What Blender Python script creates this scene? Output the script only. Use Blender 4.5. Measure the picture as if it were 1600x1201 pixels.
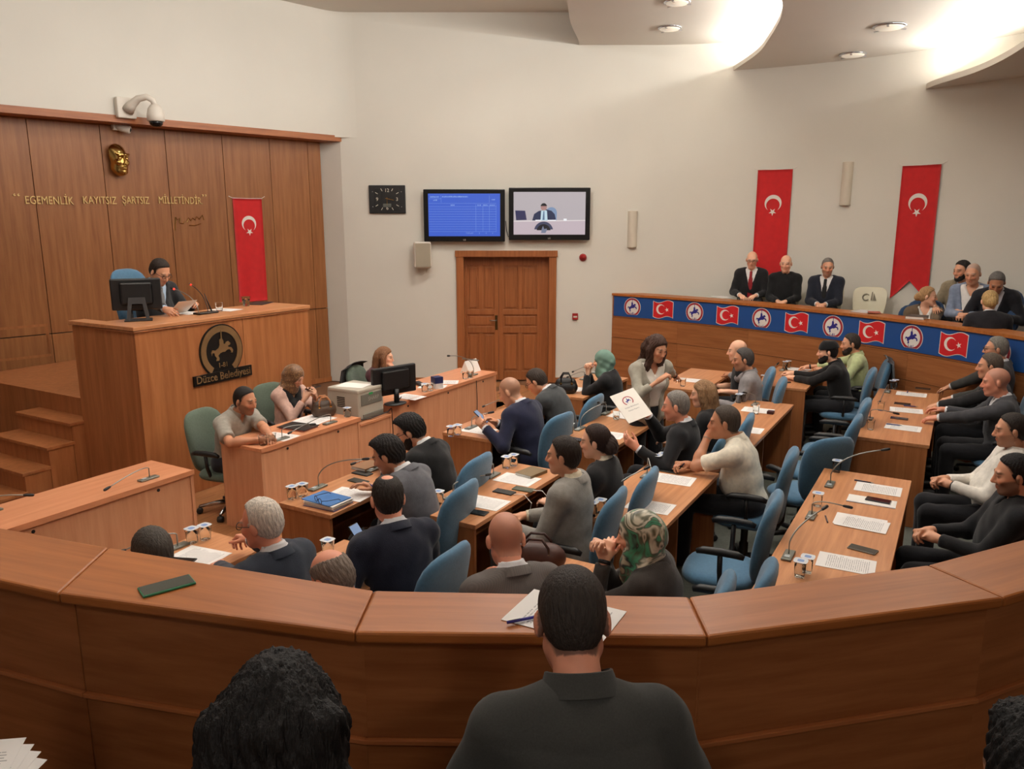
import bpy, bmesh, math, random
import numpy as np
from mathutils import Vector, Matrix
from mathutils.geometry import tessellate_polygon

for _o in list(bpy.data.objects):
    bpy.data.objects.remove(_o, do_unlink=True)
scene = bpy.context.scene
COL = scene.collection
PI = math.pi

# ------------------------------------------------------------------ camera
F_PX, Y_HORIZON, CAM_H, IMG_W, IMG_H = 1220.0, 345.0, 2.60, 1600, 1201
PITCH = math.atan((IMG_H / 2 - Y_HORIZON) / F_PX)
_cd = bpy.data.cameras.new('camera'); cam = bpy.data.objects.new('camera', _cd); COL.objects.link(cam)
_cd.sensor_width = 36.0; _cd.sensor_fit = 'HORIZONTAL'; _cd.lens = 36.0 * F_PX / IMG_W
_cd.clip_start = 0.05; _cd.clip_end = 100
cam.location = (0, 0, CAM_H); cam.rotation_euler = (PI / 2 - PITCH, 0, 0)
scene.camera = cam

# ------------------------------------------------------------------ world, exposure
world = bpy.data.worlds.new('world'); scene.world = world; world.use_nodes = True
_bg = world.node_tree.nodes['Background']; _bg.inputs[0].default_value = (1.0, 0.90, 0.78, 1); _bg.inputs[1].default_value = 0.02
vs = scene.view_settings
vs.view_transform = 'Standard'; vs.look = 'None'; vs.gamma = 1.0; vs.use_curve_mapping = False
vs.exposure = -0.05

# ------------------------------------------------------------------ large lights: unseen lamps added above the picture to brighten court, walls and near parapet
def area_light(name, loc, size, power, color=(1.0, 0.86, 0.70), size_y=None, rot=(0, 0, 0), spread=PI):
    ld = bpy.data.lights.new(name, 'AREA'); ld.energy = power; ld.color = color; ld.spread = spread
    ld.shape = 'RECTANGLE' if size_y else 'DISK'; ld.size = size
    if size_y: ld.size_y = size_y
    o = bpy.data.objects.new(name, ld); COL.objects.link(o); o.location = loc; o.rotation_euler = rot
    return o
LAMP_COL = (1.0, 0.95, 0.88)
ADDED_LAMPS = [(-4.6, 6.2, 5.50, 20), (-2.5, 8.6, 5.50, 40), (-0.9, 6.4, 5.50, 46), (-3.0, 4.4, 5.50, 34),
              (0.0, 9.6, 5.50, 72), (1.9, 7.9, 5.10, 46), (0.9, 4.9, 4.70, 14), (4.7, 6.4, 4.20, 8), (2.7, 5.2, 4.70, 24), (-1.3, -1.5, 4.70, 26), (1.9, -1.6, 4.20, 24)]  # last two added behind the camera to brighten the near parapet front
for _i, (_x, _y, _z, _p) in enumerate(ADDED_LAMPS):
    area_light('added_lamp_light', (_x, _y, _z - 0.04), 0.5, _p, LAMP_COL)
# cove lights: tubes lying on the upper side of the hung ceiling sheets, just behind their curved edges
EDGE_B = [(1.02, 12.75), (0.98, 12.3), (0.78, 11.2), (0.62, 9.8), (0.35, 8.2), (-0.3, 6.2), (-1.6, 4.2), (-3.0, 2.5), (-4.4, 0.5), (-5.0, -3.0)]
EDGE_C = [(3.30, 12.6), (3.31, 12.2), (3.30, 11.2), (3.19, 10.4), (2.95, 9.2), (2.62, 8.3), (1.9, 6.9), (0.9, 5.5), (-0.3, 4.0), (-1.6, 2.2), (-2.4, 0.2), (-2.6, -3.0)]
EDGE_D = [(5.50, 11.0), (5.42, 10.6), (5.40, 9.5), (5.07, 8.2), (4.5, 7.0), (3.6, 5.8), (2.4, 4.4), (1.3, 2.6), (0.7, 0.6), (0.6, -3.0)]
Z_A, Z_B, Z_C, Z_D = 5.66, 5.20, 4.80, 4.30
def cove(edge, z, watts, first, last):
    for _a, _b in list(zip(edge[:-1], edge[1:]))[first:last]:
        a = Vector((_a[0], _a[1], z)); b = Vector((_b[0], _b[1], z)); d = (b - a).normalized()
        outw = Vector((d.y, -d.x, 0))                                  # away from the sheet
        if outw.x > 0: outw = -outw
        n = (outw * 0.55 + Vector((0, 0, 0.85))).normalized()
        o = area_light('cove_light', (a + b) / 2 - outw * 0.16 + Vector((0, 0, 0.04)), 0.07, watts * (b - a).length, (1.0, 0.955, 0.89), (b - a).length * 0.9)
        y = d; x = y.cross(-n); o.rotation_euler = Matrix((x, y, x.cross(y))).transposed().to_euler()
cove(EDGE_B, Z_B + 0.06, 28, 3, 7)
cove(EDGE_C, Z_C + 0.06, 23, 1, 9)
cove(EDGE_D, Z_D + 0.07, 21, 1, 8)

# ------------------------------------------------------------------ helpers
R60 = math.radians(60)
CU, SU = math.cos(R60), math.sin(R60)
def W(u, w, z=0.0):
    """council coordinates: u runs along the desks, w away from the rostrum"""
    return Vector((u * CU + w * SU, u * SU - w * CU, z))
def ray(px, py):
    a = (px - IMG_W / 2) / F_PX; b = -(py - IMG_H / 2) / F_PX
    return Vector((a, math.cos(PITCH) + b * math.sin(PITCH), -math.sin(PITCH) + b * math.cos(PITCH)))
def at(px, py, z):
    """the point at height z seen at pixel px, py"""
    d = ray(px, py); t = (z - CAM_H) / d.z
    return Vector((d.x * t, d.y * t, z))
def srgb(r, g, b):
    f = lambda c: (c / 255 / 12.92) if c / 255 <= 0.04045 else ((c / 255 + 0.055) / 1.055) ** 2.4
    return (f(r), f(g), f(b), 1.0)

_mats = {}
def pbr(name, col, rough=0.5, metal=0.0, var=0.0, vscale=6.0, bump=0.0, bscale=60.0, emit=0.0, spec=0.5, stretch=None, alpha=None, coat=0.0, sheen=0.0):
    if name in _mats: return _mats[name]
    m = bpy.data.materials.new(name); m.use_nodes = True; nt = m.node_tree
    b = nt.nodes['Principled BSDF']
    col = tuple(col) if len(col) == 4 else tuple(col) + (1.0,)
    b.inputs['Base Color'].default_value = col
    b.inputs['Roughness'].default_value = rough; b.inputs['Metallic'].default_value = metal
    b.inputs['Specular IOR Level'].default_value = spec
    if coat: b.inputs['Coat Weight'].default_value = coat; b.inputs['Coat Roughness'].default_value = 0.15
    if sheen: b.inputs['Sheen Weight'].default_value = sheen
    if emit:
        b.inputs['Emission Color'].default_value = col; b.inputs['Emission Strength'].default_value = emit
    if var or bump:
        tc = nt.nodes.new('ShaderNodeTexCoord'); mp = nt.nodes.new('ShaderNodeMapping')
        nt.links.new(tc.outputs['Object'], mp.inputs[0])
        if stretch: mp.inputs['Scale'].default_value = stretch
    if var:
        n = nt.nodes.new('ShaderNodeTexNoise'); n.inputs['Scale'].default_value = vscale; n.inputs['Detail'].default_value = 4
        nt.links.new(mp.outputs[0], n.inputs['Vector'])
        r = nt.nodes.new('ShaderNodeValToRGB'); nt.links.new(n.outputs['Fac'], r.inputs[0])
        r.color_ramp.elements[0].position = 0.3; r.color_ramp.elements[1].position = 0.7
        r.color_ramp.elements[0].color = tuple(c * (1 - var) for c in col[:3]) + (1,)
        r.color_ramp.elements[1].color = tuple(min(1, c * (1 + var)) for c in col[:3]) + (1,)
        nt.links.new(r.outputs[0], b.inputs['Base Color'])
    if bump:
        n2 = nt.nodes.new('ShaderNodeTexNoise'); n2.inputs['Scale'].default_value = bscale; n2.inputs['Detail'].default_value = 3
        nt.links.new(mp.outputs[0], n2.inputs['Vector'])
        bp_ = nt.nodes.new('ShaderNodeBump'); bp_.inputs['Strength'].default_value = bump; bp_.inputs['Distance'].default_value = 0.01
        nt.links.new(n2.outputs['Fac'], bp_.inputs['Height']); nt.links.new(bp_.outputs[0], b.inputs['Normal'])
    _mats[name] = m
    return m
def wood(name, dark, light, grain=(1.0, 22.0, 22.0), scale=1.6, rough=0.35, coat=0.2, spec=0.35):
    """veneer: noise stretched along one object axis (the small grain number), two tones, fine pores"""
    if name in _mats: return _mats[name]
    m = bpy.data.materials.new(name); m.use_nodes = True; nt = m.node_tree; b = nt.nodes['Principled BSDF']
    tc = nt.nodes.new('ShaderNodeTexCoord'); mp = nt.nodes.new('ShaderNodeMapping')
    mp.inputs['Scale'].default_value = grain
    nt.links.new(tc.outputs['Object'], mp.inputs[0])
    oi = nt.nodes.new('ShaderNodeObjectInfo')
    cm = nt.nodes.new('ShaderNodeVectorMath'); cm.operation = 'ADD'
    rs = nt.nodes.new('ShaderNodeMath'); rs.operation = 'MULTIPLY'; rs.inputs[1].default_value = 37.0
    nt.links.new(oi.outputs['Random'], rs.inputs[0]); nt.links.new(mp.outputs[0], cm.inputs[0]); nt.links.new(rs.outputs[0], cm.inputs[1])
    n = nt.nodes.new('ShaderNodeTexNoise'); n.inputs['Scale'].default_value = scale; n.inputs['Detail'].default_value = 6; n.inputs['Roughness'].default_value = 0.6
    n.inputs['Distortion'].default_value = 0.25
    nt.links.new(cm.outputs[0], n.inputs['Vector'])
    r = nt.nodes.new('ShaderNodeValToRGB'); r.color_ramp.elements[0].position = 0.32; r.color_ramp.elements[1].position = 0.68
    r.color_ramp.elements[0].color = dark; r.color_ramp.elements[1].color = light
    nt.links.new(n.outputs['Fac'], r.inputs[0])
    hs = nt.nodes.new('ShaderNodeHueSaturation'); nt.links.new(r.outputs[0], hs.inputs['Color'])
    vr = nt.nodes.new('ShaderNodeMapRange'); vr.inputs[3].default_value = 0.93; vr.inputs[4].default_value = 1.07
    nt.links.new(oi.outputs['Random'], vr.inputs[0]); nt.links.new(vr.outputs[0], hs.inputs['Value'])
    nt.links.new(hs.outputs[0], b.inputs['Base Color'])
    b.inputs['Roughness'].default_value = rough; b.inputs['Specular IOR Level'].default_value = spec; b.inputs['Coat Weight'].default_value = coat * 0.6; b.inputs['Coat Roughness'].default_value = 0.25
    _mats[name] = m
    return m

def tag(o, label=None, cat=None, group=None, kind=None):
    if label: o['label'] = label
    if cat: o['category'] = cat
    if group: o['group'] = group
    if kind: o['kind'] = kind
    return o
def empty(name, loc=(0, 0, 0), rz=0.0, label=None, cat=None, group=None, kind=None):
    o = bpy.data.objects.new(name, None); COL.objects.link(o); o.empty_display_size = 0.1
    o.location = loc; o.rotation_euler = (0, 0, rz)
    return tag(o, label, cat, group, kind)
def mesh_np(name, V, Q, smooth=True):
    """fast mesh from an (n,3) and an (m,4) or (m,3) array"""
    me = bpy.data.meshes.new(name); V = np.asarray(V, np.float32); Q = np.asarray(Q, np.int32)
    n, k = Q.shape
    me.vertices.add(len(V)); me.vertices.foreach_set('co', V.ravel())
    me.loops.add(n * k); me.loops.foreach_set('vertex_index', Q.ravel())
    me.polygons.add(n); me.polygons.foreach_set('loop_start', np.arange(0, n * k, k, dtype=np.int32))
    me.polygons.foreach_set('loop_total', np.full(n, k, np.int32))
    me.polygons.foreach_set('use_smooth', np.full(n, smooth, bool))
    me.update(calc_edges=True)
    return me
def link(name, me, mat=None, parent=None, loc=None, rot=None):
    o = bpy.data.objects.new(name, me); COL.objects.link(o)
    if mat is not None and not me.materials: me.materials.append(mat)
    if parent is not None: o.parent = parent
    if loc is not None: o.location = loc
    if rot is not None: o.rotation_euler = rot
    return o
class MB:
    """collects boxes, tubes, prisms, lathes into one mesh"""
    def __init__(s): s.bm = bmesh.new()
    def box(s, lo, hi, bevel=0.0, M=None):
        v = [s.bm.verts.new((x, y, z)) for z in (lo[2], hi[2]) for y in (lo[1], hi[1]) for x in (lo[0], hi[0])]
        fs = [s.bm.faces.new([v[i] for i in f]) for f in ((0, 2, 3, 1), (4, 5, 7, 6), (0, 1, 5, 4), (2, 6, 7, 3), (0, 4, 6, 2), (1, 3, 7, 5))]
        if M is not None: bmesh.ops.transform(s.bm, matrix=M, verts=v)
        if bevel:
            es = list({e for f in fs for e in f.edges})
            bmesh.ops.bevel(s.bm, geom=es, offset=bevel, segments=2, affect='EDGES', profile=0.5)
        return s
    def prism(s, pts, z0, z1, M=None, bevel=0.0):
        a = [s.bm.verts.new((p[0], p[1], z0)) for p in pts]; b = [s.bm.verts.new((p[0], p[1], z1)) for p in pts]
        n = len(pts); fs = []
        fs.append(s.bm.faces.new(list(reversed(a)))); fs.append(s.bm.faces.new(b))
        for i in range(n): fs.append(s.bm.faces.new((a[i], a[(i + 1) % n], b[(i + 1) % n], b[i])))
        if M is not None: bmesh.ops.transform(s.bm, matrix=M, verts=a + b)
        bmesh.ops.recalc_face_normals(s.bm, faces=fs)
        if bevel:
            es = list({e for f in fs for e in f.edges})
            bmesh.ops.bevel(s.bm, geom=es, offset=bevel, segments=2, affect='EDGES', profile=0.5)
        return s
    def tube(s, pts, r, n=8, caps=True):
        """r: number or list of radii along the points"""
        pts = [Vector(p) for p in pts]; rs = r if isinstance(r, (list, tuple)) else [r] * len(pts)
        rings = []; up = Vector((0.13, 0.31, 0.94))
        for i, p in enumerate(pts):
            d = (pts[min(i + 1, len(pts) - 1)] - pts[max(i - 1, 0)]).normalized()
            a = d.cross(up)
            if a.length < 1e-3: a = d.cross(Vector((1, 0, 0)))
            a.normalize(); b = d.cross(a)
            up = b.cross(d) if False else up
            rings.append([s.bm.verts.new(p + (a * math.cos(2 * PI * k / n) + b * math.sin(2 * PI * k / n)) * rs[i]) for k in range(n)])
        for i in range(len(rings) - 1):
            for k in range(n):
                s.bm.faces.new((rings[i][k], rings[i][(k + 1) % n], rings[i + 1][(k + 1) % n], rings[i + 1][k]))
        if caps:
            s.bm.faces.new(list(reversed(rings[0]))); s.bm.faces.new(rings[-1])
        return s
    def lathe(s, prof, n=16, M=None, closed=False):
        """prof: list of (r, z)"""
        rings = []; allv = []
        for (r, z) in prof:
            ring = [s.bm.verts.new((r * math.cos(2 * PI * k / n), r * math.sin(2 * PI * k / n), z)) for k in range(n)]
            rings.append(ring); allv += ring
        for i in range(len(rings) - 1):
            for k in range(n):
                s.bm.faces.new((rings[i][k], rings[i][(k + 1) % n], rings[i + 1][(k + 1) % n], rings[i + 1][k]))
        if prof[0][0] > 1e-6: s.bm.faces.new(list(reversed(rings[0])))
        if prof[-1][0] > 1e-6: s.bm.faces.new(rings[-1])
        if M is not None: bmesh.ops.transform(s.bm, matrix=M, verts=allv)
        return s
    def poly(s, pts):
        s.bm.faces.new([s.bm.verts.new(p) for p in pts]); return s
    def mesh(s, name, smooth=False):
        bmesh.ops.remove_doubles(s.bm, verts=s.bm.verts, dist=1e-5)
        bmesh.ops.recalc_face_normals(s.bm, faces=s.bm.faces)
        me = bpy.data.meshes.new(name); s.bm.to_mesh(me); s.bm.free()
        if smooth:
            for p in me.polygons: p.use_smooth = True
        return me
    def build(s, name, mat, parent=None, loc=None, rot=None, smooth=False):
        return link(name, s.mesh(name, smooth), mat, parent, loc, rot)
def box(name, lo, hi, mat, parent=None, bevel=0.0, loc=None, rot=None):
    return MB().box(lo, hi, bevel).build(name, mat, parent, loc, rot)
def pillow(a, b, t, n=4.0, bend=0.0, bend2=0.0, rings=7, seg=32, taper=0.0):
    """upholstered pad in the x-z plane, half sizes a, b, thickness t along y; bend curves it towards +y at the sides"""
    V = []; Fq = []; layers = []
    for side in (1, -1):
        L = []
        for i in range(rings + 1):
            r = 1 - (1 - i / rings) ** 2
            row = []
            for k in range(seg):
                th = 2 * PI * k / seg
                c, s_ = math.cos(th), math.sin(th)
                q = (abs(c) ** n + abs(s_) ** n) ** (-1 / n)
                x, z = a * r * q * c, b * r * q * s_
                x *= 1 + taper * z / b
                y = side * t / 2 * math.sqrt(max(0.0, 1 - r ** 9)) + bend * (x / a) ** 2 + bend2 * (z / b) ** 2
                V.append((x, y, z)); row.append(len(V) - 1)
            L.append(row)
        layers.append(L)
    for li, L in enumerate(layers):
        for i in range(rings):
            for k in range(seg):
                f = (L[i][k], L[i][(k + 1) % seg], L[i + 1][(k + 1) % seg], L[i + 1][k])
                Fq.append(f if li == 1 else tuple(reversed(f)))
    bm = bmesh.new(); vs_ = [bm.verts.new(v) for v in V]
    for f in Fq:
        bm.faces.new([vs_[i] for i in f])
    bmesh.ops.remove_doubles(bm, verts=bm.verts, dist=1e-5)
    bmesh.ops.recalc_face_normals(bm, faces=bm.faces)
    me = bpy.data.meshes.new('pad'); bm.to_mesh(me); bm.free()
    for p in me.polygons: p.use_smooth = True
    return me
def children(o): return [c for c in bpy.data.objects if c.parent == o]
_kids = {}
def copy_tree(o, parent=None, kids=None):
    c = o.copy(); COL.objects.link(c); c.parent = parent
    for ch in list(o.children): copy_tree(ch, c)
    return c
def text_mesh(s, size, depth=0.0, spacing=1.0, align='CENTER', bold=0.0):
    cu = bpy.data.curves.new('lettering', 'FONT'); cu.body = s; cu.size = size; cu.extrude = depth; cu.align_x = align; cu.align_y = 'CENTER'
    cu.space_character = spacing; cu.offset = bold; cu.resolution_u = 3
    o = bpy.data.objects.new('lettering', cu); COL.objects.link(o)
    dg = bpy.context.evaluated_depsgraph_get(); dg.update()
    me = bpy.data.meshes.new_from_object(o.evaluated_get(dg))
    bpy.data.objects.remove(o, do_unlink=True)
    return me
# ================================================================== materials of the room
M_WALL = pbr('plaster', srgb(216, 212, 202), 0.85, var=0.02, vscale=1.2, bump=0.05, bscale=90)
M_CEIL = pbr('ceiling_paint', srgb(212, 206, 196), 0.85, var=0.02, vscale=0.8)
M_PANEL = wood('wall_veneer', srgb(134, 84, 48), srgb(160, 106, 64), (16.0, 16.0, 1.0), 1.3, 0.42, 0.1)
M_DESK = wood('desk_veneer', srgb(180, 120, 78), srgb(204, 144, 100), (1.0, 20.0, 20.0), 1.6, 0.34, 0.25)
M_BODY = wood('desk_side_veneer', srgb(150, 92, 52), srgb(174, 112, 68), (18.0, 18.0, 1.0), 1.5, 0.4, 0.15)
M_PINK = wood('beech_laminate', srgb(200, 132, 94), srgb(214, 148, 110), (1.0, 14.0, 14.0), 2.0, 0.36, 0.2)
M_PINKV = wood('beech_laminate_upright', srgb(198, 140, 104), srgb(212, 156, 120), (14.0, 14.0, 1.0), 2.0, 0.4, 0.15)
M_RAIL = wood('rail_veneer', srgb(154, 88, 40), srgb(178, 108, 54), (1.0, 18.0, 18.0), 1.5, 0.40, 0.06)
M_RAILF = wood('rail_front_veneer', srgb(150, 88, 46), srgb(176, 110, 64), (1.2, 16.0, 16.0), 1.5, 0.42, 0.1)
M_RAILC = wood('court_rail_veneer', srgb(142, 86, 48), srgb(166, 106, 64), (1.2, 1.2, 18.0), 1.5, 0.4, 0.1)
M_PODIUM = wood('rostrum_veneer', srgb(154, 94, 54), srgb(180, 116, 72), (14.0, 14.0, 1.0), 1.3, 0.36, 0.2)
M_DOOR = wood('door_veneer', srgb(140, 82, 44), srgb(164, 100, 58), (18.0, 18.0, 1.0), 1.4, 0.38, 0.2)
M_PLANK = wood('floor_plank', srgb(150, 100, 62), srgb(184, 128, 84), (1.0, 18.0, 18.0), 2.2, 0.4, 0.1)
M_CARPET = pbr('carpet', srgb(106, 110, 102), 0.95, var=0.12, vscale=40, bump=0.5, bscale=400)
M_DARKGAP = pbr('dark_void', srgb(20, 16, 14), 0.9)
M_BLACK = pbr('black_plastic', srgb(22, 22, 24), 0.45)
M_CHROME = pbr('chrome', srgb(200, 200, 205), 0.18, metal=1.0)
M_STEEL = pbr('satin_steel', srgb(150, 152, 148), 0.38, metal=0.9)
M_WHITEPL = pbr('white_plastic', srgb(216, 208, 196), 0.5)
M_PAPER = pbr('paper', srgb(232, 228, 222), 0.8, var=0.015, vscale=9)
M_INK = pbr('ink', srgb(112, 110, 114), 0.9)
M_GLASS = None

# ================================================================== floors
floor = box('floor', (-9.5, -3.2, -0.1), (8.0, 13.2, -0.012), pbr('screed', srgb(120, 84, 58), 0.7), None); tag(floor, kind='structure')
cp = MB()
_c = [W(1.2, -4.25), W(10.9, -4.25), W(12.2, 2.0), W(1.2, 2.0)]
cp.prism([(p.x, p.y) for p in _c], -0.02, 0.0)
carpet = cp.build('carpet', M_CARPET, floor)
_plank_mesh = MB().box((-0.6, -0.0945, -0.02), (0.6, 0.0945, 0.0), 0.0015).mesh('plank'); _plank_mesh.materials.append(M_PLANK)
_pl_root = floor
rnd = random.Random(5)
for _r in range(13):
    for _k in range(6):
        u = 2.4 + _k * 1.2 + (0.6 if _r % 2 else 0.0); w = -4.35 - _r * 0.19
        if w < -6.25 and u > 3.4 and u < 7.2: continue
        o = link('plank', _plank_mesh, None, floor); p = W(u, w, 0.0); o.location = p; o.rotation_euler = (0, 0, R60)
for _r in range(16):
    for _k in range(2):
        u = 9.6 + _k * 1.2 - (0.6 if _r % 2 else 0.0); w = -4.35 - _r * 0.19
        p = W(u, w, 0.0)
        if p.y > 12.45 or p.x < -2.9: continue
        o = link('plank', _plank_mesh, None, floor); o.location = p; o.rotation_euler = (0, 0, R60)

# ================================================================== walls
def wall_strip(name, pts, z0, z1, th, mat, n_in=None):
    """vertical wall along a polyline, thickness th to the right of its direction"""
    P = [Vector((p[0], p[1], 0)) for p in pts]; bmw = bmesh.new(); A = []; B = []
    for i, p in enumerate(P):
        d = (P[min(i + 1, len(P) - 1)] - P[max(i - 1, 0)]).normalized(); nrm = Vector((d.y, -d.x, 0)) * th
        A.append((bmw.verts.new((p.x, p.y, z0)), bmw.verts.new((p.x, p.y, z1))))
        q = p + nrm; B.append((bmw.verts.new((q.x, q.y, z0)), bmw.verts.new((q.x, q.y, z1))))
    for i in range(len(P) - 1):
        bmw.faces.new((A[i][0], A[i + 1][0], A[i + 1][1], A[i][1])); bmw.faces.new((B[i][1], B[i + 1][1], B[i + 1][0], B[i][0]))
        bmw.faces.new((A[i][1], A[i + 1][1], B[i + 1][1], B[i][1])); bmw.faces.new((A[i][0], B[i][0], B[i + 1][0], A[i + 1][0]))
    for i in (0, len(P) - 1): bmw.faces.new((A[i][0], A[i][1], B[i][1], B[i][0]))
    bmesh.ops.recalc_face_normals(bmw, faces=bmw.faces)
    me = bpy.data.meshes.new(name); bmw.to_mesh(me); bmw.free()
    for p in me.polygons: p.use_smooth = len(P) > 6
    if len(P) > 6: me.set_sharp_from_angle(angle=0.5)
    o = link(name, me, mat); tag(o, kind='structure'); return o
def spline(pts, n=6):
    out = []
    P = [Vector((p[0], p[1], 0)) for p in pts]
    for i in range(len(P) - 1):
        a = P[max(i - 1, 0)]; b = P[i]; c = P[i + 1]; d = P[min(i + 2, len(P) - 1)]
        for k in range(n):
            t = k / n
            q = 0.5 * ((2 * b) + (c - a) * t + (2 * a - 5 * b + 4 * c - d) * t * t + (3 * b - 3 * c + d - a) * t ** 3)
            out.append((q.x, q.y))
    out.append((P[-1].x, P[-1].y)); return out
RAD_ = math.radians
YW = 12.6                                                      # face of the door wall
DOOR_X0, DOOR_X1, DOOR_Z = -0.80, 0.62, 2.04
# door wall in three pieces round the doorway
wall_back = MB().box((-2.63, YW, 0), (DOOR_X0, YW + 0.3, 3.86)).box((-2.40, YW, 3.86), (DOOR_X0, YW + 0.3, 5.9)).box((DOOR_X1, YW, 0), (1.92, YW + 0.3, 5.9)).box((DOOR_X0, YW, DOOR_Z), (DOOR_X1, YW + 0.3, 5.9)).build('wall_back', M_WALL); tag(wall_back, kind='structure')
RIGHT_CURVE = spline([(1.92, 12.6), (2.3, 12.59), (3.0, 12.48), (3.95, 12.1), (4.9, 11.45), (5.8, 10.5), (6.5, 9.3), (7.0, 8.0), (7.2, 6.5), (7.2, 4.0)], 5)
wall_strip('wall_right', [(p[0], p[1]) for p in reversed(RIGHT_CURVE)] + [(1.75, 12.602)], 0, 5.9, 0.25, M_WALL)
wall_strip('wall_right_near', [(7.2, -3.0), (7.2, 4.0)], 0, 5.9, 0.25, M_WALL)
# left: veneered wall set back under a plaster upper wall
WD = Vector((-0.683, -0.7304, 0)); WN = Vector((0.7304, -0.683, 0))           # along the wall (to the left), into the room
WOOD0 = Vector((-3.02, 12.72, 0))
def WW(s, z, out=0.0): return WOOD0 + WD * s + WN * out + Vector((0, 0, z))
FASC = 0.345
top_pts = [(-2.40 + 0.6 * math.cos(RAD_(90 + 47 * k / 8)), 12.0 + 0.6 * math.sin(RAD_(90 + 47 * k / 8))) for k in range(9)] + [tuple((WW(s_, 0, FASC))[:2]) for s_ in (0.4, 1.6, 3.0, 4.5, 6.0, 9.0)]      # rounded corner above the lintel
wall_strip('wall_left_upper', top_pts, 3.86, 5.9, 0.30, M_WALL)
rt = MB().prism([(-2.63, 12.6), (-2.66, 12.6), (WW(0.0, 0, -0.02).x, WW(0, 0, -0.02).y), (-2.9, 12.95), (-2.63, 12.95)], 0, 3.86).build('wall_return', M_WALL); tag(rt, kind='structure')
wall_wood = empty('wall_podium', (0, 0, 0)); tag(wall_wood, kind='structure')
seams = [0.0, 0.23, 0.88, 1.62, 2.43, 3.25, 4.07, 4.9, 5.7, 6.5, 7.4, 8.3]
wz = math.atan2(WD.y, WD.x)
for a, b in zip(seams[:-1], seams[1:]):
    for (z0, z1) in ((0.0, 1.21), (1.218, 3.80)):
        w_ = b - a - 0.008
        box('panel', (0.004, 0.0, z0 + 0.002), (0.004 + w_, 0.03, z1 - 0.002), M_PANEL, wall_wood, 0.0015, WW(a, 0, 0), (0, 0, wz))
box('backing', (-0.3, -0.06, 0), (8.5, -0.035, 3.86), M_DARKGAP, wall_wood, 0, WW(0, 0, -0.005), (0, 0, wz))
# fascia and soffit of the upper wall
fb = MB().box((-0.17, 0.0, 3.80), (8.8, FASC + 0.02, 3.885))
fascia = fb.build('trim_1', wood('fascia_veneer', srgb(140, 82, 46), srgb(168, 104, 62), (1.0, 18.0, 18.0), 1.4, 0.4, 0.1), None, WW(0.0, 0, 0.0), (0, 0, wz)); tag(fascia, kind='structure')
wall_strip('wall_left', [(-9.2, -3.0), (-9.2, 6.2)], 0, 5.9, -0.25, M_WALL)
wn = box('wall_near', (-9.4, -3.3, 0), (7.5, -3.0, 5.9), M_WALL); tag(wn, kind='structure')
# low wooden skirting of the veneered wall and the raised panel frame by the steps
bb = MB().box((0.0, 0.03, 0.0), (3.9, 0.045, 0.08)).build('baseboard_podium', M_BODY, None, WW(0, 0, 0), (0, 0, wz)); tag(bb, kind='structure')
bb2 = MB().box((-2.63, YW - 0.015, 0), (DOOR_X0 - 0.09, YW, 0.08)).box((DOOR_X1 + 0.09, YW - 0.015, 0), (1.9, YW, 0.08)).build('baseboard_back', M_BODY); tag(bb2, kind='structure')

# ================================================================== ceiling: overlapping curved sheets that step down to the right
top_sheet = box('ceiling', (-9.4, -3.2, 5.66), (7.5, 13.0, 5.8), M_CEIL); tag(top_sheet, kind='structure')
def sheet(name, edge, far, z, th):
    pts = spline(edge, 8) + far
    o = MB().prism(pts, z, z + th).build(name, M_CEIL); tag(o, kind='structure'); return o
sheet('ceiling_sheet', EDGE_B, [(7.4, -3.0), (7.4, 12.75)], Z_B, 0.06)
sheet('ceiling_sheet', EDGE_C, [(7.4, -3.0), (7.4, 9.0), (5.6, 12.0), (4.0, 12.75)], Z_C, 0.06)
sheet('ceiling_sheet', EDGE_D, [(7.4, -3.0), (7.4, 8.0), (6.6, 9.6)], Z_D, 0.07)
# round ceiling fixtures
M_LAMP = pbr('lamp_glass', srgb(236, 226, 208), 0.4, emit=0.35)
def fixture(x, y, z, label, group=None, r=0.14):
    t = empty('ceiling_lamp', (x, y, z), 0, label, 'lamp', group)
    MB().lathe([(r * 1.15, 0.0), (r * 1.18, -0.012), (r * 1.02, -0.02), (r * 0.98, -0.02), (r * 0.98, 0.0)], 28).build('ring', M_CHROME, t, smooth=True)
    MB().lathe([(r * 0.97, -0.002), (r * 0.97, -0.022), (r * 0.9, -0.03), (1e-7, -0.032)], 28).build('glass_disc', M_LAMP, t, smooth=True)
    for k in range(3):
        a = 2 * PI * k / 3
        MB().box((r * 0.85, -0.012, -0.04), (r * 1.2, 0.012, -0.028)).build('clip', M_CHROME, t, None, (0, 0, a))
    return t
fixture(2.17, 11.51, 5.20, 'round ceiling lamp on the highest visible ceiling sheet')
fixture(4.35, 9.65, 4.80, 'round ceiling lamp with clips, nearer of two on the middle ceiling sheet', r=0.16)
fixture(4.59, 11.2, 4.80, 'round ceiling lamp close to the wall on the middle ceiling sheet', r=0.15)
fixture(2.0, 10.2, 5.20, 'round ceiling lamp half cut by the top edge of the picture')
for (_x, _y, _z, _p) in ADDED_LAMPS:  # ring housings for the added lamps, never in view
    zz = 5.66 if _z > 5.3 else (5.20 if _z > 4.9 else (4.80 if _z > 4.4 else 4.30))
    t = empty('ceiling_lamp', (_x, _y, zz), 0, 'added round ceiling lamp above the picture, out of view', 'lamp', 'added unseen ceiling lamps')
    MB().lathe([(0.30, 0.0), (0.30, -(zz - _z) - 0.01), (0.27, -(zz - _z) - 0.01), (0.27, 0.0)], 28).build('ring', M_CHROME, t, smooth=True)

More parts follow.
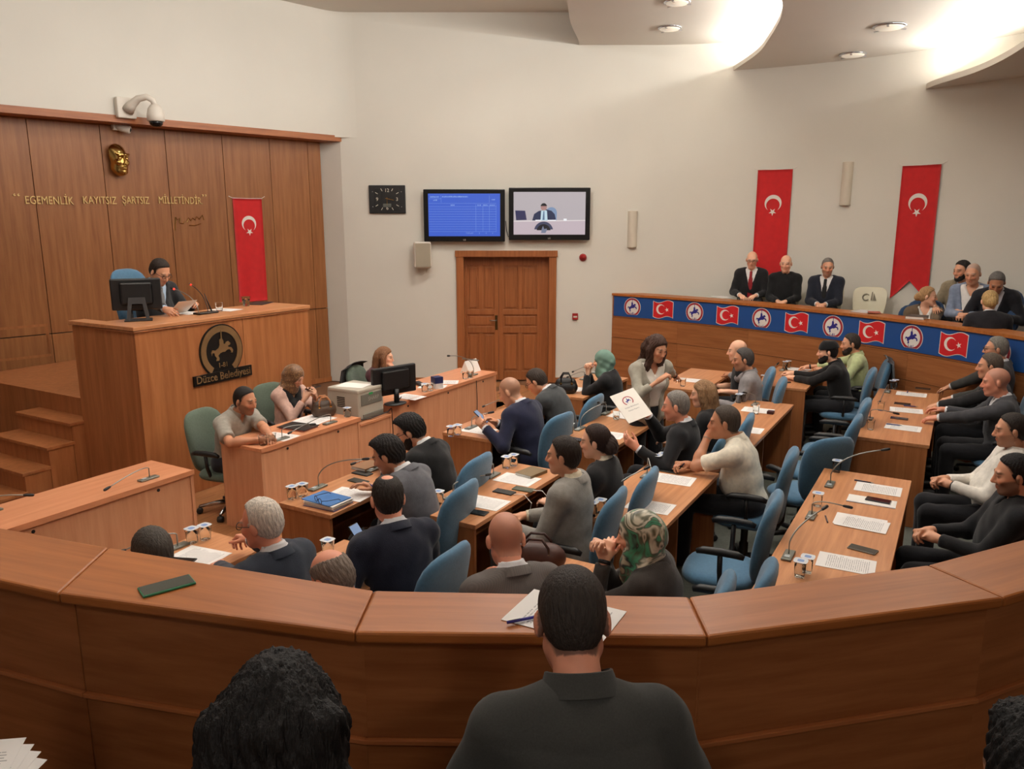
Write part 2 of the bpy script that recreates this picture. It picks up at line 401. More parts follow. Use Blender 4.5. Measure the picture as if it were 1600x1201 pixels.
# ================================================================== gallery floors (raised ring behind the parapets)
NEAR_IN = [(-4.45, 4.35), (-3.75, 3.72), (-2.85, 3.14), (-2.36, 2.87), (-1.39, 2.52), (-0.42, 2.20), (0.53, 2.16), (1.36, 2.38), (2.22, 2.78), (3.05, 3.45), (3.7, 4.1)]     # court edge of the parapet top
NEAR_OUT = [(-4.6, 4.02), (-3.9, 3.40), (-2.95, 2.83), (-2.30, 2.53), (-1.37, 2.18), (-0.43, 1.95), (0.53, 1.93), (1.47, 2.15), (2.36, 2.56), (3.22, 3.22), (3.9, 3.9)]
g1 = MB().prism([(p[0], p[1] - 0.05) for p in NEAR_OUT] + [(7.2, 3.9), (7.2, -3.0), (-9.2, -3.0), (-9.2, 4.1)], 0.0, 0.63)
tag(g1.build('floor_gallery_near', pbr('gallery_floor', srgb(100, 72, 54), 0.7, var=0.1, vscale=20)), kind='structure')
g2 = box('floor_gallery_step', (-9.2, -3.0, 0.63), (7.2, 0.75, 0.95), pbr('gallery_floor', (0, 0, 0)), None); tag(g2, kind='structure')

# ------------------------------------------------------------------ near parapet
RAIL_Z = 1.50
parapet = empty('gallery_parapet', (0, 2.1, 0.63), 0, 'curved wooden gallery parapet across the foreground, seen from behind', 'parapet')
PO = Vector((0, 2.1, 0.63))
def along(a, b): return math.atan2(b[1] - a[1], b[0] - a[0])
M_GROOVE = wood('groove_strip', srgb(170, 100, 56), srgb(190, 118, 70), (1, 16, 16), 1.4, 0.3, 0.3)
for i in range(len(NEAR_IN) - 1):
    ia, ib, oa, ob = NEAR_IN[i], NEAR_IN[i + 1], NEAR_OUT[i], NEAR_OUT[i + 1]
    rz = along(ia, ib); c = Vector(((ia[0] + ib[0] + oa[0] + ob[0]) / 4, (ia[1] + ib[1] + oa[1] + ob[1]) / 4, 0))
    Minv = Matrix.Rotation(-rz, 4, 'Z') @ Matrix.Translation(-c)
    lp = [Minv @ Vector((q[0], q[1], 0)) for q in (oa, ob, ib, ia)]
    sh = 0.0008
    lp[0].x += sh; lp[3].x += sh; lp[1].x -= sh; lp[2].x -= sh
    MB().prism([(q.x, q.y) for q in lp], RAIL_Z - 0.035, RAIL_Z, bevel=0.008).build('top_board', M_RAIL, parapet, c - PO + Vector((0, 0, 0)), (0, 0, rz))
    # panels under the board, on the gallery side; two boards with a lit strip between
    def panel(z0, z1, inset, mat, nm, th=0.02):
        q = [lp[0] + Vector((0.002, inset, 0)), lp[1] + Vector((-0.002, inset, 0)), lp[1] + Vector((-0.002, inset + th, 0)), lp[0] + Vector((0.002, inset + th, 0))]
        MB().prism([(v.x, v.y) for v in q], z0, z1, bevel=0.002).build(nm, mat, parapet, c - PO, (0, 0, rz))
    panel(RAIL_Z - 0.36, RAIL_Z - 0.037, 0.05, M_RAILF, 'panel')
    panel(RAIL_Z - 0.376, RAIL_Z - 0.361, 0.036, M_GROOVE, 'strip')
    panel(0.63, RAIL_Z - 0.377, 0.05, M_RAILF, 'panel')
    # court side
    q = [lp[3] + Vector((0, -0.05, 0)), lp[2] + Vector((0, -0.05, 0)), lp[2] + Vector((0, -0.07, 0)), lp[3] + Vector((0, -0.07, 0))]
    MB().prism([(v.x, v.y) for v in q], 0.0, RAIL_Z - 0.037).build('court_panel', M_RAILF, parapet, c - PO, (0, 0, rz))
for o in parapet.children: o.location.z -= 0.0
for o in parapet.children: o.location.z = -0.63

# ------------------------------------------------------------------ far parapet (smoothly curved) 
FAR_Z = 1.465
FARF = spline([(1.62, 12.585), (2.28, 12.06), (2.88, 11.5), (3.49, 10.86), (4.02, 10.15), (4.46, 9.45), (4.80, 8.75), (5.10, 7.9), (5.36, 6.9), (5.55, 5.7), (5.62, 4.5)], 8)
_fa = [0.0]
for p, q in zip(FARF[:-1], FARF[1:]): _fa.append(_fa[-1] + math.hypot(q[0] - p[0], q[1] - p[1]))
FAR_LEN = _fa[-1]
def far_pt(s_, d, z):
    """point at arc length s_ along the parapet face, d outwards into the gallery"""
    s_ = min(max(s_, 0.0), FAR_LEN - 1e-4)
    i = max(0, min(len(_fa) - 2, int(np.searchsorted(_fa, s_, side='right')) - 1)); t = (s_ - _fa[i]) / (_fa[i + 1] - _fa[i])
    def tang(j): a_ = Vector(FARF[max(j - 1, 0)]); b_ = Vector(FARF[min(j + 1, len(FARF) - 1)]); return (b_ - a_).normalized()
    p = Vector(FARF[i]).lerp(Vector(FARF[i + 1]), t); tg = tang(i).lerp(tang(i + 1), t).normalized()
    return Vector((p.x - tg.y * d, p.y + tg.x * d, z))
far_par = empty('gallery_parapet', far_pt(0, 0, 0), 0, 'curved wooden gallery parapet below the seated spectators at the right', 'parapet')
FO = far_pt(0, 0, 0)
_in = [far_pt(FAR_LEN * k / 60, 0.06, 0) for k in range(61)]
g3 = MB().prism([(p.x, p.y) for p in _in] + [(7.15, 4.4)] + [(p[0] * 0.999, p[1] - 0.01) for p in reversed(RIGHT_CURVE)], 0.0, 0.63)
tag(g3.build('floor_gallery_far', pbr('gallery_floor', (0, 0, 0))), kind='structure')
_in2 = [far_pt(FAR_LEN * k / 60, 0.95, 0) for k in range(8, 61)]
g4 = MB().prism([(p.x, p.y) for p in _in2] + [(7.15, 4.4)] + [(p[0] * 0.999, p[1] - 0.01) for p in reversed(RIGHT_CURVE) if p[0] > 3.2], 0.63, 0.80)
tag(g4.build('floor_gallery_far_step', pbr('gallery_floor', (0, 0, 0))), kind='structure')
def curved(s0, s1, d0, d1, z0, z1, mat, nm, parent, origin, n=6):
    pts = [far_pt(s0 + (s1 - s0) * k / n, d0, 0) for k in range(n + 1)] + [far_pt(s1 - (s1 - s0) * k / n, d1, 0) for k in range(n + 1)]
    pts = [(p.x - origin.x, p.y - origin.y) for p in pts]
    o = MB().prism(pts, z0, z1).build(nm, mat, parent); return o
_np = 8
for i in range(_np):
    s0, s1 = FAR_LEN * i / _np + 0.001, FAR_LEN * (i + 1) / _np - 0.001
    curved(s0, s1, -0.03, 0.32, FAR_Z - 0.035, FAR_Z, M_RAIL, 'top_board', far_par, FO)
    for (z0, z1) in ((1.08, 1.43), (0.76, 1.074), (0.40, 0.754), (0.0, 0.394)):
        curved(s0, s1, 0.0, 0.025, z0, z1, M_RAILC, 'panel', far_par, FO)
    curved(s0, s1, 0.25, 0.27, 0.63, 1.43, M_RAILF, 'back_panel', far_par, FO)
curved(0.0, FAR_LEN, 0.018, 0.03, 0.0, 1.43, M_DARKGAP, 'core', far_par, FO, 40)

# ================================================================== door
door = empty('door_1', ((DOOR_X0 + DOOR_X1) / 2, YW + 0.16, 0)); tag(door, kind='structure')
hw = (DOOR_X1 - DOOR_X0) / 2
fr = empty('door_frame', (0, 0, 0)); fr.parent = door
box('casing', (-hw - 0.09, -0.20, 0), (-hw + 0.03, -0.0, DOOR_Z + 0.02), M_DOOR, fr, 0.004)
box('casing', (hw - 0.03, -0.20, 0), (hw + 0.09, -0.0, DOOR_Z + 0.02), M_DOOR, fr, 0.004)
box('casing', (-hw - 0.105, -0.215, DOOR_Z), (hw + 0.105, -0.0, DOOR_Z + 0.10), M_DOOR, fr, 0.004)
box('door_jamb', (hw - 0.14, -0.02, 0), (hw - 0.03, 0.05, DOOR_Z), M_DOOR, fr)
for (x0, x1) in ((-hw + 0.0, -0.13 + 0.0), (-0.126, hw - 0.14)):
    leaf = empty('door_leaf', (0, 0, 0)); leaf.parent = door
    box('slab', (x0, 0.0, 0.01), (x1, 0.03, DOOR_Z - 0.005), M_DOOR, leaf)
    wl = x1 - x0; s_ = 0.07
    def frame_member(a, b): box('rail', a, b, M_DOOR, leaf, 0.003)
    for xa in (x0, x1 - s_): frame_member((xa, -0.022, 0.01), (xa + s_, 0.0, DOOR_Z - 0.005))
    for (za, zb) in ((0.01, 0.16), (0.80, 0.90), (1.10, 1.18), (1.90, DOOR_Z - 0.005)): frame_member((x0 + s_, -0.022, za), (x1 - s_, 0.0, zb))
    xm = (x0 + x1) / 2
    for (za, zb) in ((0.16, 0.80), (1.18, 1.90)): frame_member((xm - 0.03, -0.022, za), (xm + 0.03, 0.0, zb))
    for (za, zb) in ((0.16, 0.80), (1.18, 1.90)):
        for (xa, xb) in ((x0 + s_, xm - 0.03), (xm + 0.03, x1 - s_)): box('panel', (xa + 0.035, -0.014, za + 0.035), (xb - 0.035, 0.0, zb - 0.035), M_DOOR, leaf, 0.006)
    box('panel', (x0 + s_ + 0.035, -0.014, 0.93), (x1 - s_ - 0.035, 0.0, 1.07), M_DOOR, leaf, 0.006)
hd = empty('door_handle', (-0.165, -0.03, 0.98)); hd.parent = door
box('plate', (-0.022, -0.006, -0.13), (0.022, 0.002, 0.11), pbr('brass_dark', srgb(96, 78, 48), 0.35, metal=0.9), hd, 0.002)
MB().tube([(0, 0, 0.03), (0, -0.045, 0.03), (-0.02, -0.055, 0.03), (-0.11, -0.055, 0.03)], 0.008, 8).build('lever', M_STEEL, hd, smooth=True)

# ================================================================== rostrum, platform and steps
rost = empty('speaker_rostrum', W(4.25, -6.3, 0), R60, 'tall veneered speaker rostrum carrying the round municipal emblem', 'rostrum')
RL = 2.12      # length along u; local y is towards the wall
box('front_panel', (0, 0, 0), (1.20, 0.03, 1.64), M_PODIUM, rost, 0.002)
box('front_panel', (1.204, 0, 0), (RL, 0.03, 1.64), M_PODIUM, rost, 0.002)
box('side_panel', (0.0, 0.03, 0), (0.03, 0.93, 1.64), M_PODIUM, rost, 0.002)
box('side_panel', (RL - 0.03, 0.03, 0), (RL, 0.93, 1.64), M_PODIUM, rost, 0.002)
box('ledge', (-0.015, -0.015, 1.632), (RL + 0.015, 0.59, 1.645), M_PODIUM, rost, 0.003)
box('countertop', (-0.02, -0.02, 1.650), (RL + 0.02, 0.60, 1.685), M_DESK, rost, 0.004)
box('side_top', (-0.02, 0.603, 1.650), (0.14, 0.95, 1.685), M_DESK, rost, 0.004)
plat = empty('platform', W(4.3, -7.25, 0), R60); tag(plat, kind='structure')
box('deck', (0.05, 0, 0), (2.06, 2.3, 0.90), M_PODIUM, plat, 0)
steps = empty('staircase', W(3.2, -7.22, 0), R60, 'wooden steps rising to the platform beside the rostrum', 'steps')
for k in range(4):
    z1 = 0.18 * (k + 1); x0 = 0.19 + 0.24 * k
    box('riser', (x0 + 0.02, 0.02, 0), (x0 + 0.04, 0.92, z1 - 0.025), M_PODIUM, steps)
    box('tread', (x0, -0.01, z1 - 0.03), (x0 + 0.27, 0.93, z1), M_PODIUM, steps, 0.004)
    box('stringer', (x0 + 0.02, 0.0, 0.0), (x0 + 0.256, 0.02, z1 - 0.03), M_PODIUM, steps)
# framed panelling on the veneered wall behind the steps
pf = empty('trim_3', WW(4.10, 0.95, 0.03), wz); tag(pf, kind='structure')
for (a_, b_) in (((0.0, 0.0, 0.36), (1.25, 0.018, 0.40)), ((0.0, 0.0, -0.02), (1.25, 0.018, 0.02)), ((1.21, 0.0, 0.02), (1.25, 0.018, 0.36)), ((0.0, 0.0, 0.02), (0.04, 0.018, 0.36))):
    box('moulding', a_, b_, M_PODIUM, pf, 0.004).scale.y = -1

# ================================================================== desks
def council_desk(u0, u1, w_front, depth, label, group='council desks'):
    L = u1 - u0
    t = empty('council_desk', W(u0, w_front, 0), R60, label, 'desk', group)
    box('tabletop', (0, 0, 0.72), (L, depth, 0.75), M_DESK, t, 0.003)
    box('side_panel', (0.004, 0.012, 0), (0.03, depth - 0.004, 0.72), M_BODY, t, 0.002)
    box('side_panel', (L - 0.03, 0.012, 0), (L - 0.004, depth - 0.004, 0.72), M_BODY, t, 0.002)
    box('front_panel', (0.03, depth - 0.03, 0.0), (L - 0.03, depth - 0.008, 0.72), M_BODY, t, 0.002)
    box('divider', (L / 2 - 0.012, 0.10, 0), (L / 2 + 0.012, depth - 0.03, 0.72), M_BODY, t)
    box('inner_shelf', (0.03, 0.16, 0.56), (L - 0.03, depth - 0.03, 0.575), M_BODY, t)
    return t
DESKS = {
 'A1': (1.55, 2.96, -3.36, 0.50, 'council desk under the white-haired man, nearest the left beech desk'),
 'A2': (3.52, 4.86, -3.38, 0.46, 'council desk with the pile of blue books'),
 'A3': (5.54, 6.85, -3.40, 0.52, 'council desk of the man in navy looking at his phone'),
 'A4': (7.41, 8.70, -3.40, 0.52, 'council desk with the black handbag in front of the door'),
 'B1': (1.95, 3.27, -2.50, 0.54, 'council desk behind the parapet at the navy suited man'),
 'B2': (3.84, 5.08, -2.48, 0.50, 'council desk with two charging phones and two printed sheets'),
 'B3': (5.92, 7.20, -2.39, 0.54, 'council desk below the raised white folder'),
 'B4': (8.40, 9.70, -2.40, 0.54, 'council desk behind the standing woman, against the banner parapet'),
 'C1': (2.40, 3.70, -1.45, 0.54, 'council desk with the brown handbag, behind the parapet'),
 'C2': (4.33, 5.62, -1.45, 0.55, 'council desk the man in the white polo leans on'),
 'C3': (6.50, 8.23, -1.40, 0.55, 'long council desk with empty blue chairs behind the white polo man'),
 'C4': (9.07, 10.40, -1.42, 0.57, 'council desk of the man in the black cap'),
 'D1': (3.30, 6.15, -0.19, 0.60, 'long council desk at the right with four printed sheets, nearest the parapet'),
 'D2': (7.24, 9.55, -0.12, 0.60, 'long council desk at the right with the three men in jackets'),
}
for k, (a, b, c, d, lab) in DESKS.items(): council_desk(a, b, c, d, lab)
def beech_desk(u0, u1, w_back, depth, label, h=0.76, group='beech staff desks', overhang=0.0):
    L = u1 - u0
    t = empty('staff_desk', W(u0, w_back + depth, 0), R60, label, 'desk', group)      # local y=0 is the court side, y=depth where staff sit
    box('tabletop', (0, 0, h - 0.03), (L, depth, h), M_PINK, t, 0.003)
    box('edge_strip', (-0.002, -0.004, h - 0.035), (L + 0.002, 0.004, h + 0.004), M_PINK, t, 0.001)
    box('front_panel', (0.03, 0.012, 0), (L - 0.03, 0.032, h - 0.03), M_PINKV, t)
    box('side_panel', (0.002, 0.006, 0), (0.03, depth - 0.01, h - 0.03), M_PINKV, t, 0.002)
    box('side_panel', (L - 0.03, 0.006, 0), (L - 0.002, depth - 0.01, h - 0.03), M_PINKV, t, 0.002)
    for k in range(max(1, int(L / 0.6))):
        x = 0.3 + k * (L - 0.6) / max(1, int(L / 0.6) - 1) if L > 1.2 else L / 2
        MB().lathe([(0.012, 0), (0.012, 0.004), (1e-7, 0.005)], 10, Matrix.Translation((x, 0.012, h - 0.07)) @ Matrix.Rotation(PI / 2, 4, 'X')).build('cable_hole', M_BLACK, t)
    return t
beech_desk(1.3, 3.68, -5.40, 0.50, 'empty long beech desk at the left with two thin microphones')
beech_desk(4.32, 5.55, -5.38, 0.50, 'beech desk of the man in the grey polo shirt')
beech_desk(6.06, 8.14, -5.47, 0.55, 'long beech desk with the computer monitor, in front of the door', h=0.77)
st = empty('printer_stand', W(5.57, -4.90, 0), R60, 'low beech stand under the grey printer', 'stand')
box('top', (0, 0, 0.66), (0.48, 0.46, 0.685), M_PINK, st, 0.002)
box('front_panel', (0.02, 0.01, 0), (0.46, 0.03, 0.66), M_PINKV, st)
box('side_panel', (0.0, 0.005, 0), (0.02, 0.45, 0.66), M_PINKV, st); box('side_panel', (0.46, 0.005, 0), (0.48, 0.45, 0.66), M_PINKV, st)
# ================================================================== signed-distance modelling of people
class Grid:
    def __init__(s, lo, hi, h):
        s.lo = np.asarray(lo, float); s.h = h
        n = np.ceil((np.asarray(hi, float) - s.lo) / h).astype(int) + 1
        s.n = n; s.D = np.full(n, 0.5, np.float32)
        s.ax = [(s.lo[i] + h * np.arange(n[i])).astype(np.float32) for i in range(3)]
    def sub(s, blo, bhi):
        a = np.clip(np.floor((np.asarray(blo) - s.lo) / s.h).astype(int), 0, s.n)
        b = np.clip(np.ceil((np.asarray(bhi) - s.lo) / s.h).astype(int) + 1, 0, s.n)
        sl = tuple(slice(a[i], b[i]) for i in range(3))
        return sl, s.ax[0][sl[0]][:, None, None], s.ax[1][sl[1]][None, :, None], s.ax[2][sl[2]][None, None, :]
    def full(s): return s.ax[0][:, None, None], s.ax[1][None, :, None], s.ax[2][None, None, :]
    def rc(s, a, b, ra, rb, k=0.02, op='u'):
        a = np.asarray(a, float); b = np.asarray(b, float); m = max(ra, rb) + k + 2.5 * s.h
        sl, x, y, z = s.sub(np.minimum(a, b) - m, np.maximum(a, b) + m)
        d = b - a; L2 = float(d @ d) + 1e-12
        t = ((x - a[0]) * d[0] + (y - a[1]) * d[1] + (z - a[2]) * d[2]) / L2
        np.clip(t, 0, 1, out=t)
        q = np.sqrt((x - a[0] - t * d[0]) ** 2 + (y - a[1] - t * d[1]) ** 2 + (z - a[2] - t * d[2]) ** 2) - (ra + (rb - ra) * t)
        s.comb(sl, q, k, op)
    def el(s, c, r, R=None, k=0.02, op='u'):
        c = np.asarray(c, float); r = np.asarray(r, float); m = max(r) + k + 2.5 * s.h
        sl, x, y, z = s.sub(c - m, c + m)
        x = x - c[0]; y = y - c[1]; z = z - c[2]
        if R is not None:
            px = R[0, 0] * x + R[1, 0] * y + R[2, 0] * z; py = R[0, 1] * x + R[1, 1] * y + R[2, 1] * z; pz = R[0, 2] * x + R[1, 2] * y + R[2, 2] * z
            x, y, z = px, py, pz
        k0 = np.sqrt((x / r[0]) ** 2 + (y / r[1]) ** 2 + (z / r[2]) ** 2)
        k1 = np.sqrt((x / r[0] ** 2) ** 2 + (y / r[1] ** 2) ** 2 + (z / r[2] ** 2) ** 2) + 1e-9
        s.comb(sl, k0 * (k0 - 1) / k1, k, op)
    def comb(s, sl, q, k, op):
        D = s.D[sl]
        if D.size == 0: return
        if op == 'u':
            if k > 0:
                hh = np.maximum(k - np.abs(D - q), 0) / k
                s.D[sl] = np.minimum(D, q) - hh * hh * k * 0.25
            else: s.D[sl] = np.minimum(D, q)
        else:
            q = -q
            if k > 0:
                hh = np.maximum(k - np.abs(D - q), 0) / k
                s.D[sl] = np.maximum(D, q) + hh * hh * k * 0.25
            else: s.D[sl] = np.maximum(D, q)
    def mesh(s): return surface_nets(s.D, s.lo, s.h)
_CO = [(0, 0, 0), (1, 0, 0), (0, 1, 0), (1, 1, 0), (0, 0, 1), (1, 0, 1), (0, 1, 1), (1, 1, 1)]
_ED = [(0, 1), (2, 3), (4, 5), (6, 7), (0, 2), (1, 3), (4, 6), (5, 7), (0, 4), (1, 5), (2, 6), (3, 7)]
def surface_nets(D, lo, h):
    D = D.copy()
    D[0] = D[-1] = 0.5; D[:, 0] = D[:, -1] = 0.5; D[:, :, 0] = D[:, :, -1] = 0.5
    S = D < 0; n = np.array(D.shape) - 1
    c = np.zeros(n, np.uint8)
    for (i, j, k) in _CO: c += S[i:i + n[0], j:j + n[1], k:k + n[2]]
    act = (c > 0) & (c < 8); I = np.argwhere(act)
    ids = np.full(n, -1, np.int32); ids[act] = np.arange(len(I))
    vals = np.stack([D[I[:, 0] + i, I[:, 1] + j, I[:, 2] + k] for (i, j, k) in _CO], 1)
    co = np.array(_CO, np.float32); pos = np.zeros((len(I), 3), np.float32); cnt = np.zeros(len(I), np.float32)
    for (a, b) in _ED:
        va, vb = vals[:, a], vals[:, b]; m = (va < 0) != (vb < 0)
        t = np.where(m, va / np.where(m, va - vb, 1), 0)
        pos += m[:, None] * (co[a] + t[:, None] * (co[b] - co[a])); cnt += m
    V = (I + pos / cnt[:, None]) * h + lo
    Q = []
    for ax in range(3):
        o1, o2 = (ax + 1) % 3, (ax + 2) % 3
        s0 = [slice(None)] * 3; s1 = [slice(None)] * 3; s0[ax] = slice(0, -1); s1[ax] = slice(1, None)
        A = S[tuple(s0)]; B = S[tuple(s1)]; E = np.argwhere(A != B)
        E = E[(E[:, o1] > 0) & (E[:, o2] > 0) & (E[:, o1] < n[o1]) & (E[:, o2] < n[o2])]
        fl = A[E[:, 0], E[:, 1], E[:, 2]]
        def cell(d1, d2):
            X = E.copy(); X[:, o1] += d1; X[:, o2] += d2; return ids[X[:, 0], X[:, 1], X[:, 2]]
        q = np.stack([cell(-1, -1), cell(0, -1), cell(0, 0), cell(-1, 0)], 1)
        q[~fl] = q[~fl][:, ::-1]; Q.append(q)
    return V.astype(np.float32), np.concatenate(Q)

def rx(a): c, s = math.cos(a), math.sin(a); return np.array([[1, 0, 0], [0, c, -s], [0, s, c]])
def ry(a): c, s = math.cos(a), math.sin(a); return np.array([[c, 0, s], [0, 1, 0], [-s, 0, c]])
def rz3(a): c, s = math.cos(a), math.sin(a); return np.array([[c, -s, 0], [s, c, 0], [0, 0, 1]])
def v3(*a): return np.array(a, float)
def unit(v): return v / (np.linalg.norm(v) + 1e-12)
RAD = math.radians

# ------------------------------------------------------------------ materials
def skin_mat():
    if 'skin' in _mats: return _mats['skin']
    m = bpy.data.materials.new('skin'); m.use_nodes = True; nt = m.node_tree; b = nt.nodes['Principled BSDF']
    at_ = nt.nodes.new('ShaderNodeAttribute'); at_.attribute_name = 'tint'
    n = nt.nodes.new('ShaderNodeTexNoise'); n.inputs['Scale'].default_value = 25; n.inputs['Detail'].default_value = 3
    mx = nt.nodes.new('ShaderNodeMix'); mx.data_type = 'RGBA'; mx.blend_type = 'MULTIPLY'; mx.inputs[0].default_value = 0.25
    nt.links.new(at_.outputs['Color'], mx.inputs[6]); nt.links.new(n.outputs['Color'], mx.inputs[7])
    nt.links.new(at_.outputs['Color'], b.inputs['Base Color'])
    b.inputs['Roughness'].default_value = 0.5; b.inputs['Subsurface Weight'].default_value = 0.08; b.inputs['Subsurface Radius'].default_value = (0.01, 0.004, 0.002)
    _mats['skin'] = m; return m
def fabric(rgb, rough=0.85, var=0.12, bump=0.25, bscale=220):
    return pbr('fabric_%d_%d_%d' % rgb, srgb(*rgb), rough, var=var, vscale=30, bump=bump, bscale=bscale, sheen=0.15, spec=0.25)
def hair_mat(rgb):
    return pbr('hair_%d_%d_%d' % rgb, srgb(*rgb), 0.55, var=0.35, vscale=14, bump=0.6, bscale=30, stretch=(9, 9, 1.6), spec=0.3)

# ------------------------------------------------------------------ head (head frame: +y face, z up, origin between the ears)
def head_prims(g, C, R, neck_to, female=False, size=1.0, ears=True):
    def P(x, y, z): return C + R @ (v3(x, y, z) * size)
    f = 0.92 if female else 1.0; s = size
    g.el(P(0, -0.014, 0.036), v3(0.075, 0.094, 0.087) * s, R, 0.01)
    g.el(P(0, 0.030, -0.028), v3(0.062 * f, 0.062, 0.088) * s, R, 0.03)
    g.rc(P(0, 0.02, -0.045), P(0, 0.066, -0.096), 0.052 * s * f, 0.024 * s * f, 0.025)
    for sx in (-1, 1):
        g.rc(P(0.046 * sx * f, 0.0, -0.055), P(0.028 * sx * f, 0.055, -0.092), 0.022 * s, 0.018 * s, 0.02)
        g.el(P(0.040 * sx, 0.068, -0.022), v3(0.02, 0.018, 0.018) * s, R, 0.02)
        g.el(P(0.031 * sx, 0.103, 0.006), v3(0.0165, 0.017, 0.012) * s, R, 0.012, 'd')
        g.el(P(0.031 * sx, 0.077, 0.006), v3(0.014, 0.013, 0.0105) * s, R, 0.004)
        if ears:
            g.el(P(0.079 * sx, -0.012, -0.006), v3(0.010, 0.019, 0.032) * s, R @ rz3(-0.35 * sx) @ rx(-0.15), 0.008)
    g.rc(P(-0.034, 0.082, 0.026), P(0.034, 0.082, 0.026), 0.011 * s * f, 0.011 * s * f, 0.016)
    g.rc(P(0, 0.090, 0.014), P(0, 0.110, -0.028), 0.008 * s, 0.0125 * s * f, 0.010)
    for sx in (-1, 1): g.el(P(0.0115 * sx, 0.098, -0.033), v3(0.0085, 0.011, 0.008) * s, R, 0.006)
    g.el(P(0, 0.088, -0.0575), v3(0.023, 0.011, 0.0065) * s, R, 0.006)
    g.el(P(0, 0.086, -0.0690), v3(0.019, 0.011, 0.0070) * s, R, 0.006)
    g.rc(P(0, -0.02, -0.045), neck_to, 0.050 * s * f, 0.055 * s * f, 0.03)
def hand_prims(g, wr, f, n, side, curl=0.5, thumb=0.4, spread=0.06, size=1.0):
    """five separate fingers; side +1 right hand, -1 left hand"""
    f = unit(f); n = unit(n - f * (n @ f)); s = np.cross(n, f) * side      # s: towards the little finger
    z = size
    pal = wr + f * 0.045 * z
    g.rc(wr - f * 0.01, wr + f * 0.03 * z, 0.025 * z, 0.026 * z, 0.02)
    for j, o in enumerate((-0.027, -0.009, 0.010, 0.027)):
        g.rc(wr + f * 0.018 * z + s * o * 0.7 * z, wr + f * 0.088 * z + s * o * z, 0.0155 * z, 0.0125 * z, 0.012)
    lens = ((0.042, 0.026, 0.020), (0.046, 0.030, 0.021), (0.043, 0.028, 0.021), (0.034, 0.021, 0.018))
    for j, o in enumerate((-0.029, -0.0098, 0.0098, 0.028)):
        a = wr + f * (0.086 + (-0.004, 0.003, 0.0, -0.008)[j]) * z + s * o * z
        ang = curl * (0.75 + 0.12 * j); d0 = unit(f + s * spread * (j - 1.5))
        rad = (0.0092, 0.0082, 0.0074, 0.0066)
        for q in range(3):
            d = d0 * math.cos(ang) + n * math.sin(ang)
            b = a + d * lens[j][q] * z
            g.rc(a, b, rad[q] * z, rad[q + 1] * z, 0.002); a = b; ang += curl * (1.05, 0.7, 0.4)[q]
    a = wr + f * 0.022 * z - s * 0.022 * z + n * 0.006 * z
    d = unit(f * 0.75 - s * (0.75 - 0.5 * thumb) + n * (0.15 + 0.55 * thumb))
    b = a + d * 0.042 * z; g.rc(a, b, 0.0145 * z, 0.0110 * z, 0.008)
    d = unit(d + f * 0.35 + s * 0.35 * thumb); c = b + d * 0.030 * z; g.rc(b, c, 0.0102 * z, 0.0092 * z, 0.003)
    d = unit(d + f * 0.3 + s * 0.25 * thumb); g.rc(c, c + d * 0.024 * z, 0.0092 * z, 0.0075 * z, 0.003)

# ------------------------------------------------------------------ pose
def pose(sp):
    J = {}
    lean, twist, roll = RAD(sp.get('lean', 5)), RAD(sp.get('twist', 0)), RAD(sp.get('roll', 0))
    sc = sp.get('scale', 1.0); st = sp.get('stand', False)
    zp = sp.get('pelvis', 0.93 if st else 0.54) * (sc if st else 1)
    J['pel'] = v3(0, 0, zp)
    Rp = rx(-lean * 0.45) @ ry(roll * 0.4)
    Rc = rz3(twist) @ rx(-lean) @ ry(roll)
    Rn = rz3(twist) @ rx(-(lean * 1.15 + RAD(sp.get('neck', 8)))) @ ry(roll)
    J['Rp'], J['Rc'], J['Rn'] = Rp, Rc, Rn
    J['waist'] = J['pel'] + Rp @ v3(0, 0, 0.13) * sc
    J['chest'] = J['waist'] + (0.5 * Rc + 0.5 * Rp) @ v3(0, 0, 0.17) * sc
    J['neck'] = J['chest'] + Rc @ v3(0, -0.012, 0.185) * sc
    J['pivot'] = J['neck'] + Rn @ v3(0, 0.016, 0.078) * sc
    hy, hp, hr = RAD(sp.get('hyaw', 0)), RAD(sp.get('hpitch', 10)), RAD(sp.get('hroll', 0))
    J['Rh'] = rz3(hy) @ rx(-hp) @ ry(hr)
    J['head'] = J['pivot'] + J['Rh'] @ v3(0, 0.018, 0.062) * sc
    for sd, nm in ((1, 'R'), (-1, 'L')):
        J['sh' + nm] = J['chest'] + Rc @ v3(0.172 * sd * sp.get('wide', 1.0), 0, 0.105) * sc
        if st:
            J['hip' + nm] = J['pel'] + v3(0.09 * sd, 0, -0.03); J['kn' + nm] = J['pel'] + v3(0.10 * sd, 0.03, -0.44 * sc); J['an' + nm] = v3(0.11 * sd, -0.02, 0.08)
        else:
            sl = sp.get('knee', 0.47)
            J['hip' + nm] = J['pel'] + v3(0.09 * sd, 0.02, -0.02); J['kn' + nm] = v3(0.13 * sd, 0.43 * sc, zp - 0.03); J['an' + nm] = v3(0.14 * sd, 0.43 * sc + sp.get('foot', 0.0), 0.08)
    return J
def solve_arm(sh, tgt, l1, l2, hint):
    d = tgt - sh; L = np.linalg.norm(d)
    if L > (l1 + l2) * 0.995: d = d / L * (l1 + l2) * 0.995; L = (l1 + l2) * 0.995
    L = max(L, abs(l1 - l2) + 0.02)
    u = unit(d); wr = sh + u * L
    a = (l1 * l1 - l2 * l2 + L * L) / (2 * L); hgt = math.sqrt(max(l1 * l1 - a * a, 0))
    p = hint - u * (hint @ u); p = unit(p)
    return sh + u * a + p * hgt, wr

